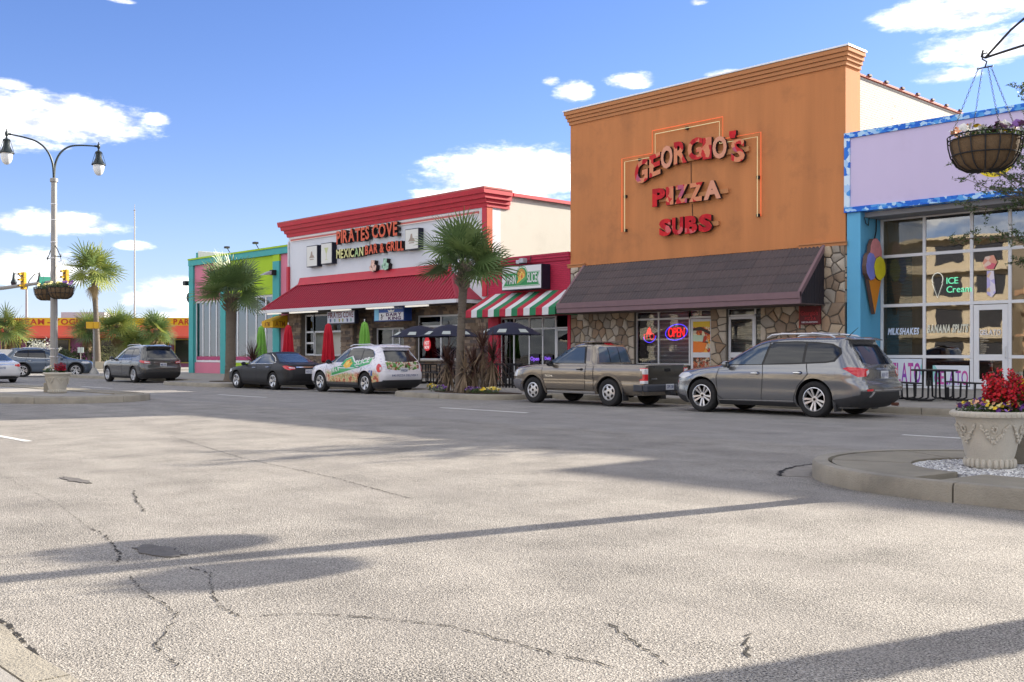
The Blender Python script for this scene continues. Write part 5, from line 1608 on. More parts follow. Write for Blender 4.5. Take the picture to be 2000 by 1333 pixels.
class Car:
    def __init__(s, name, label, cat, spec, group=None):
        s.t = thing(name, label, cat, (0, 0, 0), group)
        s.sp = spec
        mb = spec['loft']
        cut = MB()
        wr = spec['wr']
        for x in spec['axles']:
            for sg_ in (1, -1):
                cut.lathe([(wr + .055, sg_ * (spec['w'] + .2)), (wr + .055, sg_ * (spec['w'] - .34))], (x, 0, wr + .01), 40, axis='y')
        for f in spec.get('cuts', []): f(cut)
        me, s.tree = body_mesh(mb, cut, [spec['paint'], spec.get('cutmat', WELL)])
        me.name = 'body'
        me.shade_smooth(); me.set_sharp_from_angle(angle=R(34))
        s.body = bpy.data.objects.new('body', me); COL.objects.link(s.body)
        s.body.parent = s.t

    def hit(s, a, b_, view):
        if view == 'L': o, d = Vector((a, 3, b_)), Vector((0, -1, 0))
        elif view == 'R': o, d = Vector((a, -3, b_)), Vector((0, 1, 0))
        elif view == 'B': o, d = Vector((-6, a, b_)), Vector((1, 0, 0))
        elif view == 'F': o, d = Vector((6, a, b_)), Vector((-1, 0, 0))
        elif view == 'T': o, d = Vector((a, b_, 4)), Vector((0, 0, -1))
        elif view == 'LB':
            # measured round the corner: >0 along the flank, <0 along the tail
            a = a * (.4 if a > 0 else .62)
            o, d = Vector((s.sp['xr'] + .25 + a * .75 - 2.2, s.sp['w'] - .25 + a * .66 + 2.2, b_)), Vector((.7071, -.7071, 0))
        elif view == 'RB':
            a = a * (.4 if a > 0 else .62)
            o, d = Vector((s.sp['xr'] + .25 + a * .75 - 2.2, -(s.sp['w'] - .25 + a * .66 + 2.2), b_)), Vector((.7071, .7071, 0))
        p, n, i, dist = s.tree.ray_cast(o, d)
        if p is None:
            return None
        if n.dot(d) > 0: n = -n
        return p, n

    def patch(s, name, poly, view, mat, parent=None, off=.004, grid=.09, label=None, mb0=None):
        """a piece of skin, glass, lens or trim that follows the bodywork"""
        bm = bmesh.new()
        f = bm.faces.new([bm.verts.new((p[0], p[1], 0)) for p in poly])
        x0, x1 = min(p[0] for p in poly), max(p[0] for p in poly); y0, y1 = min(p[1] for p in poly), max(p[1] for p in poly)
        nx_ = int((x1 - x0) / grid); ny_ = int((y1 - y0) / grid)
        for i in range(1, nx_ + 1):
            bmesh.ops.bisect_plane(bm, geom=bm.verts[:] + bm.edges[:] + bm.faces[:], plane_co=(x0 + (x1 - x0) * i / (nx_ + 1), 0, 0), plane_no=(1, 0, 0))
        for i in range(1, ny_ + 1):
            bmesh.ops.bisect_plane(bm, geom=bm.verts[:] + bm.edges[:] + bm.faces[:], plane_co=(0, y0 + (y1 - y0) * i / (ny_ + 1), 0), plane_no=(0, 1, 0))
        bm.verts.index_update()
        mb = MB(); ok = []
        last = None
        for v in bm.verts:
            h = s.hit(v.co.x, v.co.y, view)
            if h is None:
                ok.append(None); mb.v.append((0, 0, 0)); continue
            ok.append(h)
            mb.v.append(tuple(h[0] + h[1] * off))
        nv = len(mb.v)
        edge = {}
        for fc in bm.faces:
            ids = [v.index for v in fc.verts]
            if any(ok[i] is None for i in ids): continue
            mb.f.append(ids); mb.m.append(0)
            for i in range(len(ids)):
                e = (ids[i], ids[(i + 1) % len(ids)])
                if (e[1], e[0]) in edge: del edge[(e[1], e[0])]
                else: edge[e] = 1
        low = {}
        for (a, b_) in edge:
            for q in (a, b_):
                if q not in low:
                    low[q] = len(mb.v); mb.v.append(tuple(ok[q][0] - ok[q][1] * .006))
            mb.f.append([b_, a, low[a], low[b_]]); mb.m.append(0)
        bm.free()
        if not mb.f:
            return None
        o = mb.build(name, mat, None, smooth=True, sharp=40, label=label)
        o.parent = parent or s.t
        return o

    def line(s, pts, view, wdt=.007, mat=SEAM, name='panel_gap', parent=None, off=.0055, closed=False):
        P = []
        pts = list(pts) + ([pts[0]] if closed else [])
        for (ax, ay), (bx, by) in zip(pts[:-1], pts[1:]):
            n = max(1, int(math.hypot(bx - ax, by - ay) / .06))
            for i in range(n): P.append((ax + (bx - ax) * i / n, ay + (by - ay) * i / n))
        P.append(pts[-1])
        mb = MB()
        H_ = [s.hit(a, b_, view) for a, b_ in P]
        for (q0, q1) in zip(H_[:-1], H_[1:]):
            if q0 is None or q1 is None or (q1[0] - q0[0]).length > .3: continue
            d = (q1[0] - q0[0])
            if d.length < 1e-6: continue
            c = d.normalized().cross(q0[1]).normalized() * wdt
            a, b_ = q0[0] + q0[1] * off, q1[0] + q1[1] * off
            mb.add([a - c, a + c, b_ + c, b_ - c], [(0, 1, 2, 3)])
        if not mb.f: return None
        o = mb.build(name, mat, None, fix=False)
        o.parent = parent or s.body
        return o

    def wheels(s, rim, y, width=.24, both=True):
        wr = s.sp['wr']; rr_ = s.sp.get('rr', .24)
        for x in s.sp['axles']:
            for sg_ in (1, -1):
                mb = MB().lathe([(rr_, -width / 2 * .8), (wr * .93, -width / 2), (wr * .985, -width / 2 * .8), (wr, -width * .3), (wr * .992, 0), (wr, width * .3), (wr * .985, width / 2 * .8), (wr * .93, width / 2), (wr * .86, width / 2 + .008), (rr_ + .03, width / 2), (rr_, width / 2 * .85), (rr_ - .005, -width / 2 * .8)], (0, 0, 0), 40, axis='y')
                wh = mb.build('wheel', TYRE, None, smooth=True, sharp=30)
                r2 = MB()
                rim(r2, rr_, width / 2)
                ro = r2.build('rim', [SILVER, TRIM, CLAD], wh, smooth=True, sharp=25)
                wh.location = (x, sg_ * (y - width / 2), wr)
                if sg_ < 0: wh.rotation_euler = (0, 0, PI)
                wh.rotation_euler[1] = rnd(0, 2)
                wh.parent = s.t

    def plate(s, z, txt, y=0, x=None, w_=.32, h_=.16, mat=PLATE, tx=PLTX):
        p, n = s.hit(y, z, 'B')
        x = p.x - .02
        mb = MB().box(x - .008, x, y - w_ / 2, y + w_ / 2, z - h_ / 2, z + h_ / 2)
        o = mb.build('number_plate', mat, None); o.parent = s.t
        k = MB().text(txt, -(y) , z - h_ * .25, h_ * .5, x - .012, 0, 0, width=w_ * .82, bold=.02, center=True, face='-x').build('lettering', tx, o, fix=False)
        k.parent = o

    def place(s, x, y, rz=PI):
        s.t.location = (x, y, 0); s.t.rotation_euler = (0, 0, rz)
        bpy.context.view_layer.update()


def spokes(n, r_out, wid, hub=.07, twin=0., depth=.03, dish=.05):
    def f(mb, r, hw):
        y0 = hw - .035
        mb.lathe([(r, hw * .75), (r + .004, hw - .004), (r - .012, hw + .002), (r - .022, hw - .02), (r - .026, hw - .10)], (0, 0, 0), 40, 0, 'y', None, False)
        mb.lathe([(r - .024, hw - .10), (.001, hw - .10)], (0, 0, 0), 30, 2, 'y')
        mb.lathe([(hub, y0 - .03), (hub, y0 - .008), (hub * .8, y0 + .002), (.001, y0 + .004)], (0, 0, 0), 20, 0, 'y')
        mb.lathe([(.03, y0 + .003), (.03, y0 + .010), (.001, y0 + .011)], (0, 0, 0), 14, 1, 'y')
        for i in range(n):
            for tw in ((-twin, twin) if twin else (0,)):
                a = 2 * PI * i / n
                ca, sa = math.cos(a), math.sin(a)

                def q(rad, t, y):
                    return (rad * ca - t * sa, y, rad * sa + t * ca)
                w0, w1 = wid * .55, wid
                t0, t1 = tw * .35, tw
                R1 = r - .02
                vs = [q(hub * .8, t0 - w0, y0), q(hub * .8, t0 + w0, y0), q(R1, t1 + w1, hw - .012), q(R1, t1 - w1, hw - .012)]
                vs += [(v[0], v[1] - depth, v[2]) for v in vs]
                mb.add(vs, [(0, 1, 2, 3), (0, 3, 7, 4), (1, 5, 6, 2), (3, 2, 6, 7), (0, 4, 5, 1)], 0)
    return f


def steelies(n):
    def f(mb, r, hw):
        y0 = hw - .03
        mb.lathe([(r, hw * .7), (r + .004, hw - .004), (r - .014, hw + .001), (r - .03, hw - .03), (r * .45, y0 + .012), (r * .42, y0 + .022), (.001, y0 + .024)], (0, 0, 0), 40, 0, 'y', None, False)
        mb.lathe([(.035, y0 + .023), (.035, y0 + .034), (.001, y0 + .036)], (0, 0, 0), 14, 1, 'y')
        for i in range(n):
            a = 2 * PI * (i + .5) / n
            c = ((r * .68) * math.cos(a), y0 + .012, (r * .68) * math.sin(a))
            vs = []
            for k in range(10):
                th = 2 * PI * k / 10
                e1, e2 = .050 * math.cos(th) * 1.0, .034 * math.sin(th)
                vs.append((c[0] - e1 * math.sin(a) + e2 * math.cos(a), c[1] + .004, c[2] + e1 * math.cos(a) + e2 * math.sin(a)))
            mb.add(vs, [tuple(range(10))], 1)
            mb.add([(v[0], v[1] - .01, v[2]) for v in vs] + vs, [(k, (k + 1) % 10, 10 + (k + 1) % 10, 10 + k) for k in range(10)], 0)
    return f


def mirror(car, x, z, y, mat, sc=1.):
    for sg_ in (1, -1):
        mb = MB().ball((x, sg_ * (y + .12), z), .11 * sc, 12, 8, sq=(.62, 1.05, .72))
        o = mb.build('wing_mirror', mat, None, smooth=True); o.parent = car.t
        g = MB().box(x - .06 * sc, x - .052 * sc, sg_ * (y + .06) if sg_ > 0 else sg_ * (y + .19), sg_ * (y + .19) if sg_ > 0 else sg_ * (y + .06), z - .06 * sc, z + .055 * sc).build('mirror_glass', TGLASS, None); g.parent = o
        st = MB().box(x - .01, x + .06, min(sg_ * (y - .06), sg_ * (y + .05)), max(sg_ * (y - .06), sg_ * (y + .05)), z - .06, z - .01).build('stalk', TRIM, None); st.parent = o


def handle(car, x, z, view, mat, parent):
    p, n = car.hit(x, z, view)
    sg_ = 1 if view == 'L' else -1
    mb = MB().tube([(x - .10, p.y - sg_ * .0, z), (x - .085, p.y + sg_ * .035, z), (x + .07, p.y + sg_ * .035, z), (x + .095, p.y, z)], [.012, .015, .015, .012], 8)
    o = mb.build('handle', mat, None, smooth=True); o.parent = parent
    pc = car.patch('handle_cup', [(x - .07 + .06 * math.cos(a), z + .035 * math.sin(a)) for a in [i * PI / 6 for i in range(12)]], view, TRIM, parent, .0065, .2)


def rot_poly(p, dx_=0, dz_=0):
    return [(a + dx_, b_ + dz_) for a, b_ in p]


def arch_trim(car, mat, t=.055, out=.012, a0=-8, a1=188):
    wr = car.sp['wr']
    for x in car.sp['axles']:
        for view in ('L', 'R'):
            pts = [(x + (wr + .055) * math.cos(R(a)), wr + .01 + (wr + .055) * math.sin(R(a))) for a in range(a0, a1 + 1, 7)]
            pts2 = [(x + (wr + .055 + t) * math.cos(R(a)), wr + .01 + (wr + .055 + t) * math.sin(R(a))) for a in range(a1, a0 - 1, -7)]
            car.patch('arch_trim', [(p[0], p[1]) for p in rot_poly([(x + (p[0] - x) * 1.012, p[1]) for p in pts]) if True] + pts2, view, mat, None, out, .3)


ZS = [.20, .23, .27, .32, .38, .45, .52, .58, .64, .70, .76, .81, .86, .90, .94, .98, 1.01, 1.04, 1.07, 1.10, 1.13, 1.17, 1.22, 1.28, 1.34, 1.40, 1.46, 1.52, 1.57, 1.61, 1.645, 1.675, 1.70, 1.72, 1.735, 1.745]


def zscale(lo, hi, n=34):
    """slice heights, closer together near bonnet, boot and roof"""
    return lo, hi, n


# ---- grey SUV in front of the ice cream shop
GREY = paint('grey metallic paint', (.215, .22, .23), .66, .19)
sp = dict(paint=GREY, wr=.385, rr=.255, w=.965, axles=(1.45, -1.45), xr=-2.58,
          loft=loft([(.2, 2.20), (.34, 2.36), (.5, 2.42), (.7, 2.43), (.84, 2.38), (.94, 2.24), (1.0, 1.98), (1.06, 1.55), (1.10, 1.22), (1.16, 1.02), (1.4, .55), (1.58, .18), (1.66, -.06), (1.71, -.38), (1.745, -.85)],
                    [(.2, -2.25), (.34, -2.46), (.48, -2.57), (.62, -2.60), (.74, -2.57), (.8, -2.50), (1.0, -2.50), (1.08, -2.47), (1.2, -2.39), (1.4, -2.24), (1.58, -2.10), (1.645, -2.08), (1.675, -2.16), (1.71, -2.12), (1.745, -1.55)],
                    [(.2, .84), (.3, .92), (.45, .955), (.62, .955), (.78, .972), (.92, .968), (1.02, .945), (1.1, .915), (1.18, .885), (1.4, .80), (1.58, .715), (1.66, .655), (1.71, .56), (1.745, .30)],
                    [(.2, .7), (.6, .85), (.9, .95), (1.1, .9), (1.745, .5)], [(.2, .35), (.6, .42), (.9, .48), (1.1, .35), (1.4, .25), (1.745, .12)],
                    [(.2, .3), (.6, .38), (1.0, .42), (1.4, .34), (1.745, .2)], [(.2, .2), (.6, .26), (1.0, .30), (1.4, .26), (1.745, .1)], ZS))
car = Car('parked_suv', 'grey SUV with silver roof rails parked in front of the ice cream shop', 'car', sp, 'cars parked along the far kerb')
car.wheels(spokes(5, 0, .026, .075, .052), .955, .25)
SIDE_WIN = [[(.86, 1.115), (.60, 1.23), (.30, 1.40), (.02, 1.53), (-.18, 1.585), (-.24, 1.585), (-.14, 1.125)], [(-.20, 1.13), (-.30, 1.592), (-.85, 1.60), (-1.13, 1.59), (-1.14, 1.165)], [(-1.20, 1.17), (-1.19, 1.59), (-1.75, 1.545), (-1.93, 1.46), (-1.98, 1.36), (-1.86, 1.22), (-1.70, 1.19)]]
for v in 'LR':
    car.patch('window_surround', [(1.02, 1.09), (.62, 1.28), (.28, 1.45), (0, 1.57), (-.25, 1.62), (-.9, 1.632), (-1.4, 1.61), (-1.78, 1.57), (-1.98, 1.475), (-2.03, 1.36), (-1.9, 1.19), (-1.7, 1.16), (-.9, 1.125)], v, TRIM, None, .003)
    dF = car.patch('door', [(.93, 1.085), (1.02, .82), (1.0, .42), (.82, .30), (-.14, .30), (-.20, .9), (-.17, 1.10)], v, GREY, None, .0035)
    dB = car.patch('door', [(-.185, 1.10), (-.215, .9), (-.155, .30), (-.95, .30), (-.975, .46), (-1.055, .66), (-1.2, .81), (-1.30, .92), (-1.24, 1.135)], v, GREY, None, .0035)
    car.line([(.94, 1.09), (1.03, .82), (1.01, .42), (.83, .29), (-.95, .29), (-.985, .46), (-1.065, .66), (-1.21, .81), (-1.31, .92), (-1.25, 1.14)], v)
    car.line([(-.17, 1.12), (-.207, .9), (-.147, .29)], v)
    for i, wpoly in enumerate(SIDE_WIN): car.patch('side_window', wpoly, v, LGLASS if i == 0 else TGLASS, dF if i == 0 else (dB if i == 1 else car.t), .0055)
    handle(car, .0, .925, v, CHROME, dF); handle(car, -1.06, .945, v, CHROME, dB)
    car.patch('sill_trim', [(.98, .21), (.98, .30), (-.98, .30), (-.98, .21)], v, CLAD, None, .012)
    car.line([(.96, .315), (-.96, .335)], v, .009, CHROME, 'chrome_strip', car.t, .012)
    car.patch('front_lip', [(1.95, .21), (1.93, .36), (2.2, .42), (2.3, .42), (2.3, .21)], v, CLAD, None, .006)
    car.patch('headlamp', [(1.72, .86), (1.86, .92), (2.16, .90), (2.28, .82), (2.0, .78)], v, CLENS, None, .006)
for v in ('L', 'R'): car.patch('fuel_flap', [(-1.76, .82), (-1.76, 1.0), (-1.95, 1.0), (-1.95, .82)], v, GREY, None, .0045) if v == 'L' else None
for v in ('LB', 'RB'):
    car.patch('bumper_corner', [(1.25, .25), (1.25, .38), (.7, .44), (-.55, .57), (-.55, .25)], v, CLAD, None, .008, .08)
    car.patch('tail_lamp', [(.78, 1.045), (.55, 1.075), (.0, 1.06), (-.32, 1.03), (-.35, .96), (-.22, .885), (.12, .87), (.38, .93)], v, RLENS, None, .012, .05)
    car.patch('reverse_lamp', [(-.22, .99), (-.33, 1.02), (-.34, .96), (-.24, .90)], v, CLENS, None, .016, .05)
car.patch('tailgate', [(.78, .72), (.80, 1.0), (.73, 1.20), (.62, 1.42), (.57, 1.56), (-.57, 1.56), (-.62, 1.42), (-.73, 1.20), (-.80, 1.0), (-.78, .72)], 'B', GREY, None, .006)
car.patch('rear_window', [(.67, 1.17), (.60, 1.38), (.55, 1.55), (-.55, 1.55), (-.60, 1.38), (-.67, 1.17), (-.4, 1.13), (.4, 1.13)], 'B', TGLASS, None, .011)
car.patch('bumper', [(.88, .26), (.88, .58), (.5, .56), (-.5, .56), (-.88, .58), (-.88, .26), (-.5, .22), (.5, .22)], 'B', CLAD, None, .012)
car.line([(.55, .60), (-.55, .60)], 'B', .012, CHROME, 'chrome_strip', car.t, .014)
car.patch('bumper_reflector', [(.78, .58), (.60, .585), (.60, .625), (.78, .62)], 'B', RLENS, None, .014)
for s_ in (1, -1):
    car.patch('chrome_fin', [(s_ * .62, .46), (s_ * .70, .46), (s_ * .60, .57), (s_ * .52, .57)], 'B', CHROME, None, .018)
car.plate(.915, 'NKW 472', 0)
car.line([(.30, 1.035), (-.30, 1.035)], 'B', .018, CHROME, 'chrome_strip', car.t, .013)
pl, pn = car.hit(0, 1.0, 'B')
o = MB().text('PATHFINDER', -.02, .84, .035, pl.x - .03, 0, 0, width=.30, face='-x').build('badge', CHROME, None, fix=False); o.parent = car.t
o.location.y = .30
o = MB().lathe([(.045, 0), (.05, .01), (.032, .012), (.03, 0)], (0, 0, 0), 18, axis='y').build('emblem', CHROME, None, smooth=True); o.rotation_euler = (0, 0, PI / 2); o.location = (pl.x - .025, 0, 1.09); o.parent = car.t
MBs = MB()
for s_ in (1, -1):
    MBs = MB().tube([(-.10, s_ * .60, 1.715), (-.22, s_ * .60, 1.775), (-.5, s_ * .60, 1.795), (-1.3, s_ * .59, 1.79), (-1.62, s_ * .585, 1.755), (-1.75, s_ * .58, 1.70)], [.016, .022, .022, .022, .022, .016], 8)
    o = MBs.build('roof_rail', SILVER, None, smooth=True); o.parent = car.t
for x in (-.45, -1.2):
    o = MB().box(x - .025, x + .025, -.58, .58, 1.80, 1.825).build('roof_bar', SILVER, None, bevel=.01); o.parent = car.t
o = MB().tube([(-1.78, .1, 1.72), (-2.02, .1, 1.92)], [.012, .004], 6).build('aerial', TRIM, None); o.parent = car.t
o = MB().prism([(-1.95, 1.66), (-2.22, 1.645), (-2.23, 1.665), (-2.0, 1.72)], -.60, .60, 'y').build('spoiler', GREY, None, bevel=.012); o.parent = car.t
o = MB().lathe([(.035, 0), (.04, .14), (.033, .14), (.03, 0)], (0, 0, 0), 14, axis='y').build('exhaust', M('rusty exhaust', (.42, .20, .15), .4, .6), None, smooth=True); o.rotation_euler = (0, 0, PI / 2); o.location = (-2.42, -.62, .27); o.parent = car.t
o = MB().box(-1.95, -1.92, .68, .94, .14, .42).box(-1.95, -1.92, -.94, -.68, .14, .42).build('mud_flap', CLAD, None); o.parent = car.t
o = MB().box(1.95, -2.05, -.6, .6, .2, .28).build('underbody', WELL, None); o.parent = car.t
mirror(car, .72, 1.12, .93, GREY)
car.place(-12.83, 20.62)

# ---- brown pickup
BROWN = paint('bronze metallic paint', (.225, .195, .16), .62, .24)


def bedcut(c):
    c.box(-2.48, -.86, -.72, .72, .55, 1.6)


lo = loft([(.3, 2.1), (.42, 2.32), (.55, 2.40), (.7, 2.42), (.85, 2.38), (.96, 2.28), (1.02, 2.0), (1.06, 1.5), (1.085, 1.0)],
          [(.3, -2.45), (.42, -2.50), (.55, -2.53), (.7, -2.54), (.85, -2.54), (.96, -2.54), (1.02, -2.54), (1.06, -2.535), (1.085, -2.52)],
          [(.3, .78), (.42, .86), (.55, .885), (.66, .875), (.78, .895), (.92, .89), (1.0, .875), (1.05, .855), (1.085, .82)],
          [(.3, .5), (.7, .7), (1.0, .8), (1.085, .7)], [(.3, .25), (.7, .32), (1.0, .36), (1.085, .3)],
          [(.3, .06), (.7, .08), (1.085, .08)], [(.3, .05), (.7, .08), (1.085, .07)], [.30, .33, .37, .42, .48, .54, .60, .64, .67, .71, .76, .82, .88, .92, .95, .98, 1.0, 1.02, 1.04, 1.06, 1.075, 1.085])
sp = dict(paint=BROWN, wr=.36, rr=.205, w=.88, axles=(1.40, -1.37), xr=-2.53, loft=lo, cuts=[bedcut])
car = Car('pickup_truck', 'bronze brown single cab pickup truck parked before the pizza restaurant', 'pickup truck', sp, 'cars parked along the far kerb')
car.wheels(steelies(6), .885, .25)
cabl = loft([(1.05, 1.12), (1.10, 1.02), (1.3, .66), (1.5, .28), (1.58, .08), (1.63, -.08), (1.66, -.25)], [(1.05, -.84), (1.10, -.83), (1.3, -.78), (1.5, -.71), (1.58, -.66), (1.63, -.58), (1.66, -.45)],
            [(1.05, .83), (1.10, .82), (1.3, .755), (1.5, .685), (1.58, .64), (1.63, .56), (1.66, .3)], [(1.05, .5), (1.66, .3)], [(1.05, .25), (1.66, .12)], [(1.05, .16), (1.66, .12)], [(1.05, .16), (1.66, .1)],
            [1.05, 1.08, 1.12, 1.17, 1.23, 1.3, 1.37, 1.43, 1.49, 1.54, 1.575, 1.60, 1.625, 1.645, 1.66])
base_tree = car.tree
cabo = cabl.build('cab', BROWN, None, smooth=True, sharp=34); cabo.parent = car.t
bm = bmesh.new(); bm.from_mesh(cabo.data); cab_tree = BVHTree.FromBMesh(bm); bm.free()
for v in 'LR':
    car.tree = base_tree
    d = car.patch('door', [(1.0, 1.06), (1.03, .9), (.98, .60), (.92, .42), (-.52, .42), (-.56, 1.06)], v, BROWN, None, .004)
    car.line([(1.01, 1.07), (1.04, .9), (.99, .6), (.93, .41), (-.53, .41), (-.57, 1.07)], v, .007)
    car.line([(-.84, 1.07), (-.84, .42)], v, .010)
    car.line([(.98, .665), (-.83, .665)], v, .016, BROWN, 'side_moulding', car.t, .014)
    car.line([(.98, .69), (-.5, .69)], v, .005)
    handle(car, -.36, .945, v, TRIM, d)
    p_, n_ = car.hit(.6, .74, v)
    sg_ = 1 if v == 'L' else -1
    if v == 'L':
        o = MB().text('TACOMA', -.92, .735, .055, p_.y + .012, 0, 0, width=.3, face='+y').build('badge', CHROME, None, fix=False); o.parent = d
    car.patch('front_bumper_side', [(1.82, .32), (1.80, .60), (2.0, .66), (2.3, .64), (2.3, .32)], v, M('grey plastic', (.12, .12, .135), .6, var=.1, vs=8), None, .014)
    car.patch('headlamp', [(2.06, .74), (2.02, .92), (2.22, .98), (2.33, .9), (2.33, .74)], v, CLENS, None, .006)
    car.patch('step_bar', [(.9, .32), (.9, .36), (-.85, .36), (-.85, .32)], v, SILVER, None, .02)
    car.patch('fuel_flap', [(-.98, .90), (-.98, 1.03), (-1.12, 1.03), (-1.12, .90)], v, BROWN, None, .004) if v == 'L' else None
    car.tree = cab_tree
    car.patch('window_surround', [(.94, 1.10), (.66, 1.27), (.30, 1.475), (.1, 1.545), (-.42, 1.555), (-.53, 1.10)], v, TRIM, None, .004)
    car.patch('side_window', [(.86, 1.115), (.62, 1.27), (.28, 1.455), (.08, 1.52), (-.38, 1.53), (-.47, 1.115)], v, LGLASS, d, .007)
    car.line([(-.53, 1.08), (-.43, 1.58)], v, .006)
car.tree = cab_tree
car.patch('rear_window', [(.62, 1.13), (.54, 1.50), (.48, 1.54), (-.48, 1.54), (-.54, 1.50), (-.62, 1.13)], 'B', LGLASS, None, .006)
for y in (.2, -.2): car.line([(y, 1.14), (y, 1.53)], 'B', .012, TRIM, 'window_bar', car.t, .009)
car.patch('brake_lamp', [(.14, 1.60), (.14, 1.635), (-.14, 1.635), (-.14, 1.60)], 'B', RLENS, None, .012)
car.patch('windscreen', [(.66, 1.13), (.58, 1.5), (-.58, 1.5), (-.66, 1.13)], 'F', TGLASS, None, .006)
o = MB().box(-.62, -.2, -.60, .60, 1.665, 1.69).build('roof_panel', BROWN, None, bevel=.02); o.parent = car.t
car.tree = base_tree
TG = M('dark tailgate paint', (.060, .055, .046), .3, .5, var=.08, vs=2, bump=0, coat=.8)
car.patch('tailgate', [(.70, .60), (.70, 1.065), (-.70, 1.065), (-.70, .60)], 'B', TG, None, .010)
car.patch('tailgate_handle', [(.12, .91), (.12, .98), (-.12, .98), (-.12, .91)], 'B', TRIM, None, .018)
pl, pn = car.hit(0, .8, 'B')
o = MB().text('TACOMA', -.66, .70, .05, pl.x - .013, 0, 0, width=.24, face='-x').build('badge', CHROME, None, fix=False); o.parent = car.t
for s_ in (1, -1):
    lamp = MB().box(-2.56, -2.40, min(s_ * .735, s_ * .885), max(s_ * .735, s_ * .885), .60, 1.0).build('tail_lamp', RLENS, None, bevel=.015); lamp.parent = car.t
    c2 = MB().box(-2.566, -2.41, min(s_ * .74, s_ * .889), max(s_ * .74, s_ * .889), .60, .68).box(-2.566, -2.41, min(s_ * .74, s_ * .889), max(s_ * .74, s_ * .889), .84, .98).build('clear_lens', CLENS, None, bevel=.01); c2.parent = lamp
RB = M('dark blue grey bumper', (.048, .052, .066), .5, var=.1, vs=6)
o = MB().box(-2.66, -2.50, -.90, .90, .40, .585).build('bumper', RB, None, bevel=.04); o.parent = car.t
bl = MB().box(-2.50, -2.2, .84, .905, .41, .58).box(-2.50, -2.2, -.905, -.84, .41, .58).build('bumper_end', RB, None, bevel=.025); bl.parent = car.t
o = MB().box(-2.675, -2.665, -.16, .16, .44, .59).build('number_plate', PLATE, None); o.parent = car.t
k = MB().text('GPR 318', 0, .48, .08, -2.679, 0, 0, width=.27, center=True, bold=.02, face='-x').build('lettering', PLTX, o, fix=False); k.parent = o
o = MB().tube([(-2.1, -.45, .32), (-2.75, -.45, .30)], .035, 8).box(-2.78, -2.6, -.1, .1, .32, .40).build('tow_hitch', CLAD, None); o.parent = car.t
o = MB().box(-2.2, 2.0, -.5, .5, .28, .40).build('underbody', WELL, None); o.parent = car.t
o = MB().tube([(-1.37, -.7, .36), (-1.37, .7, .36)], .06, 8).ball((-1.37, 0, .36), .16, 10, 8).build('axle', WELL, None, smooth=True); o.parent = car.t
o = MB().box(-1.86, -1.83, .66, .88, .16, .5).box(-1.86, -1.83, -.88, -.66, .16, .5).build('mud_flap', CLAD, None); o.parent = car.t
arch_trim(car, BROWN, .07, .022)
mirror(car, .66, 1.10, .86, TRIM, 1.05)
o = MB().box(-.35, -.1, -.35, .1, 1.15, 1.32).build('seat_back', CLAD, None); o.parent = car.t
car.place(-18.79, 20.86)


